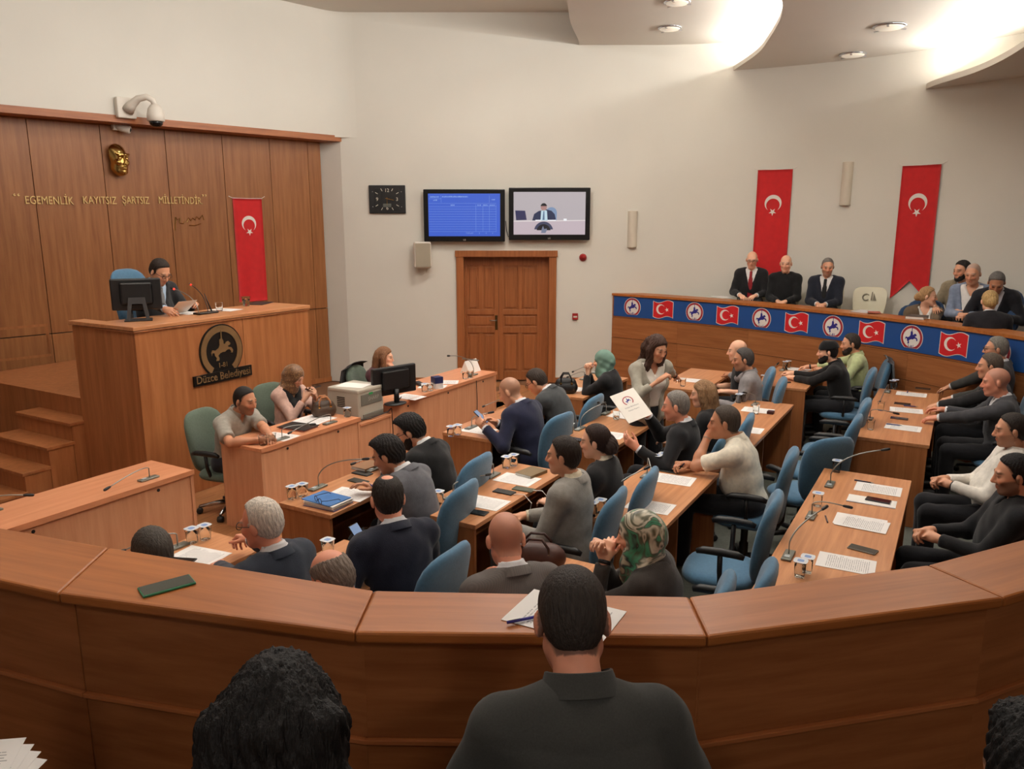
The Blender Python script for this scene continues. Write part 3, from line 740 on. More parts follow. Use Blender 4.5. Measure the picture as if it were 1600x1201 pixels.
def torso(g, J, o, sc, wide=1.0, fat=0.0, bust=0.0, hips=0.0, k=0.05):
    """trunk with offset o"""
    Rc, Rp = J['Rc'], J['Rp']
    g.el(J['pel'] + Rp @ v3(0, -0.01, 0.01), v3(0.162 + hips + o, 0.125 + o + fat * 0.5, 0.125 + o) * sc, Rp, k)
    g.el(J['waist'] + Rp @ v3(0, 0.008 + fat * 0.6, 0.03), v3(0.148 + fat + o, 0.112 + fat * 1.3 + o, 0.15) * sc, Rp, k)
    g.el(J['chest'] + Rc @ v3(0, -0.002, -0.02), v3(0.160 * wide + o, 0.112 + o + fat * 0.4, 0.175 + o) * sc, Rc, k)
    g.el(J['chest'] + Rc @ v3(0, -0.028, 0.06), v3(0.150 * wide + o, 0.088 + o, 0.12 + o) * sc, Rc, k)
    if bust:
        for sx in (-1, 1): g.el(J['chest'] + Rc @ v3(0.07 * sx, 0.085, -0.01) * sc, v3(0.062 + o, 0.05 + bust + o, 0.06 + o), Rc, 0.035)
    for nm, sd in (('R', 1), ('L', -1)):
        inn = J['chest'] + Rc @ v3(0.03 * sd, -0.01, 0.115) * sc
        g.rc(inn, J['sh' + nm] + (inn - J['sh' + nm]) * 0.06, (0.062 + o) * sc, (0.058 + o) * sc, k)
        g.rc(J['neck'] + Rc @ v3(0.015 * sd, -0.025, -0.012), J['sh' + nm] + Rc @ v3(-0.03 * sd, -0.01, 0.012), (0.040 + o * 0.7) * sc, (0.040 + o) * sc, k * 0.8)
def folds(g, amp, seed, sl=None):
    x, y, z = g.full(); r = random.Random(seed)
    a, b, c, d = (r.uniform(0, 6.28) for _ in range(4))
    w = (np.sin(x * 23 + 3.0 * np.sin(z * 9 + a)) * np.sin(z * 31 + 2.2 * np.sin(y * 13 + b)) + 0.7 * np.sin(y * 37 + z * 21 + 2.0 * np.sin(x * 17 + c)) + 0.5 * np.sin((x + y) * 55 - z * 34 + d))
    g.D += (amp * 0.55) * w.astype(np.float32)
def smooth01(a): a = np.clip(a, 0, 1); return a * a * (3 - 2 * a)

# ------------------------------------------------------------------ hair, scarves, caps: built once per style in the head frame
_hair_cache = {}
def hair_mesh(style):
    if style in _hair_cache: return _hair_cache[style]
    nm = style.split('_')[0]; h = 0.0055
    lo, hi = v3(-0.16, -0.20, -0.14), v3(0.16, 0.15, 0.18)
    if nm in ('long', 'wavy', 'scarf', 'bob'): lo = v3(-0.21, -0.25, -0.42); hi = v3(0.21, 0.21, 0.18); h = 0.0075
    if style == 'wavy_near': h = 0.0072; lo = v3(-0.22, -0.26, -0.42)
    g = Grid(lo, hi, h); x, y, z = g.full()
    if nm == 'scarf':
        g.el(v3(0, -0.016, 0.032), v3(0.090, 0.110, 0.104), None, 0.01)
        g.el(v3(0, -0.09, 0.0), v3(0.062, 0.05, 0.06), None, 0.05)
        g.rc(v3(0, 0.010, -0.05), v3(0, -0.004, -0.13), 0.082, 0.076, 0.04)
        g.rc(v3(0, 0.01, -0.12), v3(0, 0.028, -0.165), 0.078, 0.066, 0.04)
        g.rc(v3(0, -0.045, -0.06), v3(0, -0.06, -0.16), 0.074, 0.066, 0.05)
        for sx in (-1, 1): g.rc(v3(0, 0.0, -0.13), v3(0.07 * sx, -0.015, -0.165), 0.06, 0.042, 0.05)
        if style == 'scarf_b':
            for sx in (-1, 1): g.rc(v3(0.02 * sx, -0.02, -0.13), v3(0.115 * sx, -0.03, -0.20), 0.062, 0.045, 0.05)
            g.rc(v3(0, 0.02, -0.13), v3(-0.02, 0.065, -0.21), 0.074, 0.05, 0.05); g.rc(v3(0.02, -0.06, -0.16), v3(0.06, -0.12, -0.27), 0.07, 0.012, 0.03)
        g.D += (0.0042 * (np.sin(y * 52 + z * 44 + 1.2 * np.sin(x * 14)) + 0.6 * np.sin(z * 70 - y * 50 + 1.0 * np.sin(x * 20 + 1)))).astype(np.float32) * smooth01((0.05 - z) / 0.08 + 0.3 + 0 * x + 0 * y).astype(np.float32)
        g.el(v3(0, 0.125, -0.020), v3(0.057, 0.090, 0.080), None, 0.010, 'd')
        # hollow so that the face sits inside
        g.el(v3(0, 0.04, -0.02), v3(0.060, 0.058, 0.085), None, 0.0, 'd')
    elif nm == 'cap':
        g.el(v3(0, -0.016, 0.036), v3(0.090, 0.110, 0.112), None, 0.0)
        g.D = np.maximum(g.D, (0.045 - z - 0.10 * (y + 0.016)).astype(np.float32) + 0 * g.D)
        g.D = np.maximum(g.D, (z - 0.128).astype(np.float32) + 0 * g.D) - 0.003
    elif nm == 'beard':
        g.el(v3(0, 0.028, -0.030), v3(0.0635, 0.0635, 0.090), None, 0.0)
        g.rc(v3(0, 0.02, -0.045), v3(0, 0.068, -0.098), 0.054, 0.028, 0.025)
        for sx in (-1, 1): g.rc(v3(0.048 * sx, 0.0, -0.055), v3(0.030 * sx, 0.057, -0.095), 0.024, 0.021, 0.02)
        if style == 'beard_full':
            g.rc(v3(0, 0.06, -0.10), v3(0, 0.068, -0.120), 0.036, 0.022, 0.03)
        g.D += 0.0016 * np.sin(x * 300 + z * 130).astype(np.float32) * np.sin(z * 240 + y * 190).astype(np.float32)
        lim = -0.048 + 1.25 * np.maximum(np.abs(x) - 0.044, 0) + 0 * y            # upper edge rises to the sideburns
        g.D = np.maximum(g.D, (z - lim).astype(np.float32) + 0 * g.D)
        g.D = np.maximum(g.D, (-0.004 - y).astype(np.float32) + 0 * g.D)
        g.el(v3(0, 0.10, -0.063), v3(0.027, 0.04, 0.0135), None, 0.005, 'd')
    else:
        o = {'short': 0.010, 'crop': 0.006, 'buzz': 0.0035, 'thick': 0.020, 'sides': 0.008, 'thin': 0.008, 'white': 0.012, 'part': 0.016, 'bun': 0.010, 'long': 0.014, 'wavy': 0.018, 'bob': 0.014}[nm]
        g.el(v3(0, -0.014, 0.036), v3(0.075 + o * 0.75, 0.094 + o * 0.8, 0.087 + o), None, 0.0)
        g.el(v3(0, -0.050, -0.010), v3(0.060 + o * 0.6, 0.052 + o * 0.7, 0.07), None, 0.03)
        if nm in ('thick', 'part'): g.el(v3(0.01, 0.035, 0.108), v3(0.06, 0.055, 0.024), None, 0.03)
        if nm == 'bun':
            g.el(v3(0.0, -0.118, -0.022), v3(0.052, 0.042, 0.050), None, 0.015); g.el(v3(0.02, -0.105, 0.012), v3(0.036, 0.034, 0.032), None, 0.015)
        if style == 'bun_low':
            g.el(v3(0.0, -0.110, -0.045), v3(0.066, 0.05, 0.048), None, 0.02); g.el(v3(-0.025, -0.115, -0.08), v3(0.04, 0.034, 0.04), None, 0.02)
        if nm in ('long', 'wavy', 'bob'):
            L = {'long': -0.24, 'wavy': -0.26, 'bob': -0.13}[nm]; wv = 0.012 if nm == 'wavy' else 0.004
            for sx in (-1, 1):
                p = v3(0.066 * sx, 0.005, 0.05); m = 6
                for q in range(m):
                    nx = v3((0.078 + wv * math.sin(q * 2.1 + sx)) * sx, 0.005 + 0.006 * q * (1 if style != 'long_back' else -2), 0.05 + (L - 0.05) * (q + 1) / m)
                    g.rc(p, nx, 0.034, 0.034 - 0.002 * q, 0.02); p = nx
                p = v3(0.04 * sx, -0.075, 0.04)
                for q in range(m):
                    nx = v3((0.045 + wv * math.sin(q * 1.7 + 2)) * sx, -0.082 - 0.004 * q, 0.04 + (L - 0.06) * (q + 1) / m)
                    g.rc(p, nx, 0.048, 0.046 - 0.003 * q, 0.025); p = nx
            if style == 'wavy_near':
                for q in range(22):
                    a = PI + (q / 21) * PI; rr = 0.085 + 0.02 * math.sin(q * 5.3)
                    p = v3(rr * math.cos(a) * 1.1, rr * math.sin(a) - 0.02, 0.03)
                    for m_ in range(7):
                        a2 = a + 0.12 * math.sin(q * 3.1 + m_ * 1.3); r2 = rr + 0.012 * m_ + 0.010 * math.sin(m_ * 2.0 + q)
                        nx = v3(r2 * math.cos(a2) * 1.1, r2 * math.sin(a2) - 0.02, 0.03 - 0.055 * (m_ + 1))
                        g.rc(p, nx, 0.026, 0.024, 0.022); p = nx
        # strands
        ang = np.arctan2(x, -y - 0.02 + 0 * x)
        amp = {'crop': 0.0008, 'buzz': 0.0004, 'wavy': 0.004, 'long': 0.0025, 'thick': 0.003, 'short': 0.0016}.get(nm, 0.0018)
        g.D += (amp * (np.sin(ang * 26 + 3 * np.sin(z * 40)) + 0.8 * np.sin(ang * 47 + z * 60 + 2 * np.sin(y * 50)))).astype(np.float32)
        # hairline
        zz = np.array([-0.5, -0.09, -0.05, -0.035, 0.015, 0.045, 0.070, 0.088, 0.104, 0.122]); yy = np.array([-0.055, -0.055, -0.030, 0.016, 0.024, 0.034, 0.044, 0.060, 0.080, 0.16])
        if nm in ('long', 'wavy', 'bob'): yy = np.array([0.05, 0.05, 0.05, 0.045, 0.042, 0.05, 0.075, 0.092, 0.10, 0.16])
        if nm == 'white' or nm == 'thin': yy = yy - np.array([0, 0, 0, 0, 0, .01, .02, .03, .03, .02])
        yl = np.interp(z.ravel(), zz, yy).astype(np.float32)[None, None, :] - (0.30 * np.maximum(np.abs(x) - 0.035, 0) * (z > 0.03) if nm not in ('long', 'wavy', 'bob') else 0)
        cutp = (0.75 * (y - yl) + 0 * g.D).astype(np.float32); kk = 0.016
        hh = np.maximum(kk - np.abs(g.D - cutp), 0) / kk
        g.D = (np.maximum(g.D, cutp) + hh * hh * kk * 0.25).astype(np.float32)
        if nm not in ('long', 'wavy', 'bob'):
            g.D = np.maximum(g.D, (-0.082 - z + 0 * x + 0 * y).astype(np.float32))
            for sx in (-1, 1): g.el(v3(0.092 * sx, -0.010, -0.012), v3(0.034, 0.024, 0.036), None, 0.004, 'd')
        if nm == 'thin': g.el(v3(0, -0.055, 0.160), v3(0.060, 0.068, 0.056), None, 0.01, 'd')
        if nm == 'sides':
            g.el(v3(0, -0.01, 0.13), v3(0.074, 0.135, 0.092), None, 0.012, 'd')
        if nm == 'white': g.el(v3(0, -0.055, 0.155), v3(0.040, 0.045, 0.035), None, 0.01, 'd')
    V, Q = g.mesh(); me = mesh_np('hair_' + style, V, Q); _hair_cache[style] = me
    return me
def glasses_mesh():
    if 'glasses' in _hair_cache: return _hair_cache['glasses']
    b = MB()
    for sx in (-1, 1):
        ring = [(0.033 * sx + 0.024 * math.cos(a), 0.104 - 0.1 * abs(0.033 + 0.024 * math.cos(a) * sx) * 0.35, 0.006 + 0.018 * math.sin(a)) for a in [2 * PI * k / 16 for k in range(17)]]
        b.tube(ring, 0.0022, 5, False)
        b.tube([(0.057 * sx, 0.100, 0.012), (0.072 * sx, 0.07, 0.012), (0.080 * sx, -0.005, 0.012), (0.081 * sx, -0.02, 0.0)], 0.0022, 5)
    b.tube([(-0.010, 0.105, 0.010), (0, 0.108, 0.013), (0.010, 0.105, 0.010)], 0.0022, 5)
    me = b.mesh('glasses', True); _hair_cache['glasses'] = me; return me

def frame_obj(o, C, R):
    M = Matrix.Identity(4)
    for i in range(3):
        for j in range(3): M[i][j] = R[i, j]
        M[i][3] = C[i]
    o.matrix_local = M
def paint(me, V, J, sp, skin):
    """vertex tints on the head: lips, brows, eyes, shaved beard, cropped hair"""
    n = len(V); c = np.tile(np.array(skin[:3], np.float32), (n, 1))
    q = ((V - J['head']) @ J['Rh']) / sp.get('scale', 1.0)
    x, y, z = np.abs(q[:, 0]), q[:, 1], q[:, 2]
    head = (x < 0.10) & (np.abs(y) < 0.14) & (z > -0.13) & (z < 0.14)
    def put(w, col):
        w = (np.clip(w, 0, 1) * head)[:, None]; c[:] = c * (1 - w) + np.array(col, np.float32) * w
    sk = np.array(skin[:3])
    put(0.5 * np.exp(-((x - 0.045) ** 2 + (z + 0.025) ** 2) / 0.0005) * (y > 0.04), sk * np.array([1.1, 0.72, 0.65]))          # cheeks
    put(0.4 * (y > 0.10), sk * np.array([1.05, 0.78, 0.72]))
    hc = np.array(srgb(*sp.get('haircol', (40, 32, 28)))[:3])
    st = sp.get('stubble', 0.0)
    if st: put(st * smooth01((-0.035 - z + 0.9 * np.maximum(x - 0.04, 0)) / 0.012) * (y > -0.01) * (1 - np.exp(-((x / 0.02) ** 2 + ((z + 0.063) / 0.009) ** 2))), 0.55 * hc + 0.25 * sk)
    put(0.85 * np.exp(-((x / 0.022) ** 4 + ((z + 0.063) / 0.0105) ** 4)) * (y > 0.07), sp.get('lips', tuple(sk * np.array([0.85, 0.48, 0.45]))))
    put(0.9 * np.exp(-(((x - 0.033) / 0.019) ** 4 + ((z - 0.029 + 0.2 * (x - 0.033)) / 0.0055) ** 4)) * (y > 0.05), sp.get('browcol', tuple(hc * 0.8)))
    put(0.75 * np.exp(-(((x - 0.031) / 0.017) ** 4 + ((z - 0.006) / 0.0085) ** 4)) * (y > 0.05), tuple(sk * 0.35))
    put(0.8 * np.exp(-(((x - 0.031) / 0.0055) ** 4 + ((z - 0.006) / 0.006) ** 4)) * (y > 0.05), (0.02, 0.015, 0.012))
    bz = sp.get('buzz', 0.75 if (sp.get('hair') and not sp['hair'].startswith(('white', 'sides', 'thin'))) else 0.0)
    if bz:
        yl = np.interp(z, [-0.08, -0.05, -0.01, 0.03, 0.06, 0.09, 0.12], [-0.05, -0.03, 0.018, 0.030, 0.042, 0.064, 0.10])
        top = 1 - sp.get('bald', 0.0) * smooth01((z - 0.035) / 0.03) * smooth01((y + 0.11) / 0.05)
        put(bz * top * smooth01((yl - y) / 0.012) * (z > -0.075) * (x < 0.0785), hc)
    if not me.color_attributes: me.color_attributes.new('tint', 'FLOAT_COLOR', 'POINT')
    me.color_attributes['tint'].data.foreach_set('color', np.concatenate([c, np.ones((n, 1), np.float32)], 1).astype(np.float32).ravel())

def bounds(pts, m): P = np.array(pts); return P.min(0) - m, P.max(0) + m
SKINS = {'fair': srgb(232, 178, 148), 'mid': srgb(214, 156, 124), 'tan': srgb(192, 134, 102), 'red': srgb(222, 150, 122)}
N_PEOPLE = 0
def person(label, px=None, pos=None, yaw=60.0, floor_z=0.0, group=None, at_y=None, **sp):
    """px: pixel where the centre of the head is seen; pos: (x, y) of the pelvis instead"""
    global N_PEOPLE
    N_PEOPLE += 1; seed = N_PEOPLE
    sc = sp.get('scale', 1.0); J = pose(sp); psi = RAD(yaw); fem = sp.get('female', False)
    cz, sz = math.cos(psi), math.sin(psi)
    if at_y is not None:                                     # head on the sight line at that depth: the seat height follows
        d_ = ray(*px); hz = CAM_H + d_.z * at_y / d_.y - floor_z
        sp['pelvis'] = sp.get('pelvis', 0.54) + hz - J['head'][2]; J = pose(sp)
    if px is not None:
        hw_ = at(px[0], px[1], floor_z + J['head'][2]); hx, hy = J['head'][:2]
        root = Vector((hw_.x - (cz * hx - sz * hy), hw_.y - (sz * hx + cz * hy), floor_z))
    else: root = Vector((pos[0], pos[1], floor_z))
    def to_local(p): d = Vector(p) - root; return v3(cz * d.x + sz * d.y, -sz * d.x + cz * d.y, d.z)
    dist = max(1.2, (root.xy.length)); pxm = 1220.0 / dist
    hb = float(np.clip(1.55 / pxm, 0.0060, 0.0088)); hc = float(np.clip(2.5 / pxm, 0.0095, 0.0155))
    if sp.get('coarse'): hb, hc = 0.0095, 0.016
    t = empty('person', root, psi, label, 'person', group)
    # arms
    l1, l2 = 0.285 * sc, 0.255 * sc
    defaults = {'R': (0.16, 0.34, J['pel'][2] + 0.16), 'L': (-0.16, 0.34, J['pel'][2] + 0.16)}
    for nm, sd in (('R', 1), ('L', -1)):
        a = dict(sp.get('arm' + nm, {}))
        tg = a.get('to', defaults[nm])
        tg = to_local(at(tg[1], tg[2], tg[3])) if tg[0] == 'px' else (to_local(tg[1]) if isinstance(tg[0], str) else (J['head'] + J['Rh'] @ v3(*tg[1:]) if tg[0] is None else v3(*tg)))
        hint = v3(*a.get('elbow', (0.55 * sd, -0.35, -0.85)))
        J['el' + nm], J['wr' + nm] = solve_arm(J['sh' + nm], tg, l1, l2, hint)
        fd = unit(J['wr' + nm] - J['el' + nm])
        J['f' + nm] = unit(v3(*a['fwd'])) if 'fwd' in a else fd
        J['n' + nm] = v3(*a.get('palm', (-0.25 * sd, 0.0, -1.0)))
        J['c' + nm] = a.get('curl', 0.45); J['t' + nm] = a.get('thumb', 0.4)
    # ---------------- body: head, neck, chest core, arms and hands as one mesh
    pts = [J['head'] + J['Rh'] @ v3(*q) for q in ((0, 0, 0.13), (0, 0.13, 0), (0, -0.12, 0), (0.09, 0, 0), (-0.09, 0, 0))] + [J[k] for k in ('shR', 'shL', 'elR', 'elL', 'wrR', 'wrL', 'chest')]
    pts += [J['wr' + n_] + J['f' + n_] * 0.2 for n_ in 'RL']
    lo, hi = bounds(pts, 0.06)
    g = Grid(lo, hi, hb)
    Rc = J['Rc']
    g.el(J['chest'] + Rc @ v3(0, -0.01, 0.07), v3(0.12, 0.075, 0.11) * sc, Rc, 0.03)
    for nm, sd in (('R', 1), ('L', -1)):
        bare = sp.get('sleeve', 'long') == 'short'
        g.rc(J['chest'] + Rc @ v3(0.05 * sd, -0.01, 0.10), J['sh' + nm], 0.045 * sc, 0.046 * sc, 0.03)
        r0, r1, r2 = ((0.046, 0.040, 0.026) if bare else (0.022, 0.022, 0.023))
        if fem: r0, r1, r2 = r0 * 0.88, r1 * 0.88, r2 * 0.9
        g.rc(J['sh' + nm], J['el' + nm], r0 * sc, r1 * sc * 0.95, 0.02)
        g.rc(J['el' + nm], J['el' + nm] + (J['wr' + nm] - J['el' + nm]) * 0.35, r1 * sc * 0.95, r1 * sc, 0.02)
        g.rc(J['el' + nm] + (J['wr' + nm] - J['el' + nm]) * 0.3, J['wr' + nm], r1 * sc, r2 * sc, 0.02)
        hand_prims(g, J['wr' + nm], J['f' + nm], J['n' + nm], sd, J['c' + nm], J['t' + nm], size=sc * (0.93 if fem else 1.03))
    head_prims(g, J['head'], J['Rh'], J['neck'] + Rc @ v3(0, 0.0, 0.0), fem, sc * sp.get('headsize', 1.0), ears=not sp.get('scarf'))
    V, Q = g.mesh(); me = mesh_np('body', V, Q)
    paint(me, V, J, sp, SKINS[sp.get('skin', 'mid')]); link('body', me, skin_mat(), t)
    # ---------------- clothes
    top = sp.get('top', 'suit'); tc = sp.get('topcol', (34, 34, 40)); wide = sp.get('wide', 1.0); fat = sp.get('fat', 0.0); bust = 0.006 if fem else 0.0; hips = 0.015 if fem else 0.0
    tp = [J[k] for k in ('shR', 'shL', 'pel', 'chest', 'neck', 'waist')]
    ap = [J[k] for k in ('elR', 'elL', 'wrR', 'wrL')]
    outer = {'suit': 0.019, 'coat': 0.020, 'shirt': 0.008, 'polo': 0.009, 'sweater': 0.014, 'open': 0.018}[top]
    rfem = 0.9 if fem else 1.0
    lowz = J['pel'][2] - (0.14 if top in ('suit', 'coat', 'open') else 0.10)
    lo, hi = bounds(tp + ap, 0.24 + fat); lo[2] = max(lo[2], J['pel'][2] - 0.22)
    g = Grid(lo, hi, hc); x, y, z = g.full()
    torso(g, J, outer, sc, wide * rfem, fat, bust, hips)
    if top in ('suit', 'coat', 'open'):
        g.el(J['pel'] + v3(0, 0.0, -0.04), v3(0.185 + hips + fat, 0.15 + fat, 0.12) * sc, None, 0.05)
    dx, dy, dz = x - J['chest'][0], y - J['chest'][1], z - J['chest'][2]
    qx = Rc[0, 0] * dx + Rc[1, 0] * dy + Rc[2, 0] * dz; qy = Rc[0, 1] * dx + Rc[1, 1] * dy + Rc[2, 1] * dz; qz = Rc[0, 2] * dx + Rc[1, 2] * dy + Rc[2, 2] * dz
    if top in ('suit', 'open', 'coat'):
        z0 = {'suit': -0.13, 'open': -0.42, 'coat': 0.06}[top]; aa = {'suit': 0.28, 'open': 0.20, 'coat': 0.5}[top]
        edge = np.abs(qx) - np.maximum(aa * (qz - z0), 0.0 if top != 'open' else 0.05)
        lap = smooth01(1 - np.abs(edge - 0.022) / 0.03) * (qy > 0.02) * (qz > z0 - 0.02)
        if top != 'coat': g.D -= (0.007 * lap).astype(np.float32)
        cut = np.maximum(edge, 0.015 - qy)
        if top != 'open': cut = np.maximum(cut, z0 - qz)
        g.D = np.maximum(g.D, -cut).astype(np.float32)
    n0 = J['neck'] - Rc @ v3(0, 0, 0.02); n1 = J['neck'] + J['Rn'] @ v3(0, 0.012, 0.14)
    if top in ('suit', 'open', 'coat'):
        g.rc(n0 + Rc @ v3(0, -0.018, 0.010), n0 + Rc @ v3(0, -0.014, 0.030), 0.078 * sc * rfem, 0.072 * sc * rfem, 0.015)          # stand-up collar
        g.rc(n0, n1, 0.064 * sc * rfem, 0.066 * sc * rfem, 0.004, 'd')
        g.D = np.maximum(g.D, -np.maximum(np.abs(qx) - np.maximum(0.045, 0.3 * (qz - 0.0)), 0.0 - qy + 0.02) - 1.0 * (qz < 0.06)).astype(np.float32)
    elif top in ('shirt', 'polo'):
        g.rc(n0 + Rc @ v3(0, -0.012, 0.012), n0 + Rc @ v3(0, -0.006, 0.040), 0.074 * sc * rfem, 0.064 * sc * rfem, 0.008)
        g.rc(n0, n1, 0.056 * sc * rfem, 0.056 * sc * rfem, 0.004, 'd')
        vcut = np.maximum(np.maximum(np.abs(qx) - 0.40 * (qz - 0.10), 0.03 - qy), 0.10 - qz)
        g.D = np.maximum(g.D, -vcut).astype(np.float32)
    else:
        g.rc(n0 + Rc @ v3(0, 0.0, 0.02), n0 + Rc @ v3(0, 0.0, 0.035), 0.068 * sc, 0.066 * sc, 0.012)
        g.rc(n0, n1, 0.058 * sc * rfem, 0.058 * sc * rfem, 0.004, 'd')
    def clip_neck(gr, lim):
        sl_, X_, Y_, Z_ = gr.sub(n0 - 0.16, n0 + 0.16); ax_ = Rc[:, 2]
        up_ = (X_ - n0[0]) * ax_[0] + (Y_ - n0[1]) * ax_[1] + (Z_ - n0[2]) * ax_[2]
        rd_ = np.sqrt(np.maximum((X_ - n0[0]) ** 2 + (Y_ - n0[1]) ** 2 + (Z_ - n0[2]) ** 2 - up_ ** 2, 0))
        gr.D[sl_] = np.where(rd_ < 0.105, np.maximum(gr.D[sl_], up_ - lim), gr.D[sl_])
    clip_neck(g, 0.044 if top in ('shirt', 'polo') else 0.040)
    ra = {'suit': (0.066, 0.054, 0.043), 'coat': (0.064, 0.054, 0.044), 'open': (0.064, 0.052, 0.043), 'shirt': (0.060, 0.050, 0.038), 'polo': (0.062, 0.058, 0.05), 'sweater': (0.062, 0.052, 0.041)}[top]
    ra = tuple(q * sc * (0.92 if fem else 1.03) for q in ra)
    for nm, sd in (('R', 1), ('L', -1)):
        S, E_, Wr = J['sh' + nm], J['el' + nm], J['wr' + nm]
        if sp.get('sleeve', 'long') == 'short':
            e2 = S + (E_ - S) * 0.80
            g.rc(S, e2, ra[0], ra[0] * 0.98, 0.035)
        else:
            stop = sp.get('cuff', 0.93)
            e3 = E_ + (Wr - E_) * stop
            g.rc(S, E_, ra[0], ra[1], 0.035); g.rc(E_, e3, ra[1], ra[2], 0.02)
    if top == 'shirt': g.D += (0.003 * np.exp(-((qz - 0.075 - 0.25 * np.abs(qx) * 0.3) / 0.004) ** 2) * (qy < 0)).astype(np.float32)
    folds(g, 0.0042 if top in ('suit', 'coat', 'open') else 0.0046, seed)
    for nm, sd in (('R', 1), ('L', -1)):           # clean cuff planes and an opening for the arm
        S, E_, Wr = J['sh' + nm], J['el' + nm], J['wr' + nm]
        if sp.get('sleeve', 'long') == 'short': c0, dr = S + (E_ - S) * 0.78, unit(E_ - S)
        else: c0, dr = E_ + (Wr - E_) * sp.get('cuff', 0.93), unit(Wr - E_)
        m = 0.10; sl, X, Y, Z = g.sub(c0 - m, c0 + m)
        pl = (X - c0[0]) * dr[0] + (Y - c0[1]) * dr[1] + (Z - c0[2]) * dr[2]
        rad = np.sqrt((X - c0[0]) ** 2 + (Y - c0[1]) ** 2 + (Z - c0[2]) ** 2)
        g.D[sl] = np.where(rad < 0.085, np.maximum(g.D[sl], pl), g.D[sl])
    g.D = np.maximum(g.D, (lowz - z) + 0 * g.D).astype(np.float32)
    V, Q = g.mesh(); me = mesh_np('top', V, Q)
    nm_top = {'suit': 'jacket', 'coat': 'coat', 'open': 'blazer', 'shirt': 'shirt', 'polo': 'polo_shirt', 'sweater': 'sweater'}[top]
    link(nm_top, me, sp.get('topmat') or fabric(tc), t)
    if top in ('suit', 'open', 'coat'):
        lo2, hi2 = bounds([J['neck'], J['shR'], J['shL'], J['waist'], J['chest']], 0.17 + fat)
        s = Grid(lo2, hi2, hc * 1.1); torso(s, J, 0.007, sc, wide * rfem * 0.97, fat, bust, hips)
        x, y, z = s.full(); dx, dy, dz = x - J['chest'][0], y - J['chest'][1], z - J['chest'][2]
        qx = Rc[0, 0] * dx + Rc[1, 0] * dy + Rc[2, 0] * dz; qy = Rc[0, 1] * dx + Rc[1, 1] * dy + Rc[2, 1] * dz; qz = Rc[0, 2] * dx + Rc[1, 2] * dy + Rc[2, 2] * dz
        if sp.get('tee'):
            g2c = np.maximum(np.abs(qx) - 0.55 * (qz - 0.05), 0.02 - qy); s.D = np.maximum(s.D, -np.maximum(g2c, 0.05 - qz)).astype(np.float32)
            s.rc(n0, n1, 0.060 * sc, 0.062 * sc, 0.006, 'd')
        else:
            s.rc(n0 + Rc @ v3(0, -0.008, 0.02), n0 + Rc @ v3(0, -0.004, 0.056), 0.068 * sc * rfem, 0.061 * sc * rfem, 0.012)
            s.rc(n0, n1, 0.055 * sc * rfem, 0.055 * sc * rfem, 0.003, 'd')
            vc = np.maximum(np.maximum(np.abs(qx) - 0.45 * (qz - 0.13), 0.03 - qy), 0.13 - qz); s.D = np.maximum(s.D, -vc).astype(np.float32)
        clip_neck(s, 0.036 if sp.get('tee') else 0.066)
        s.D = np.maximum(s.D, (J['pel'][2] + 0.04 - z) + 0 * s.D).astype(np.float32)
        V, Q = s.mesh(); link('shirt', mesh_np('shirt', V, Q), fabric(sp.get('shirtcol', (225, 225, 228)), var=0.04), t)
        if sp.get('tie'):
            T = Grid(lo2, hi2, hc * 0.75); T2 = Grid(lo2, hi2, hc * 0.75); torso(T, J, 0.010, sc, wide * 0.97, fat)
            x, y, z = T.full(); dx, dy, dz = x - J['chest'][0], y - J['chest'][1], z - J['chest'][2]
            qx = Rc[0, 0] * dx + Rc[1, 0] * dy + Rc[2, 0] * dz; qy = Rc[0, 1] * dx + Rc[1, 1] * dy + Rc[2, 1] * dz; qz = Rc[0, 2] * dx + Rc[1, 2] * dy + Rc[2, 2] * dz
            wdt = 0.020 + 0.10 * np.clip(0.14 - qz, 0, 0.2)
            wdt = np.where(qz > 0.115, 0.024, wdt)
            D = np.maximum(np.abs(T.D - 0.004) - 0.007, np.abs(qx) - wdt); D = np.maximum(D, qz - 0.155); D = np.maximum(D, -0.30 - qz); D = np.maximum(D, 0.0 - qy)
            T.D = D.astype(np.float32); V, Q = T.mesh()
            if len(Q): link('tie', mesh_np('tie', V, Q), sp.get('tiemat') or fabric(sp['tie'], 0.6), t)
        for nm, sd in (('R', 1), ('L', -1)):
            if sp.get('sleeve', 'long') == 'long' and not fem and not sp.get('tee'):
                E_, Wr = J['el' + nm], J['wr' + nm]; c0 = E_ + (Wr - E_) * 0.90; c1 = E_ + (Wr - E_) * 0.985
                MB().tube([c0, c1, c1 - (c1 - c0) * 0.3], [0.037 * sc, 0.036 * sc, 0.028 * sc], 14, False).build('cuff', fabric(sp.get('shirtcol', (225, 225, 228)), var=0.04), t, smooth=True)
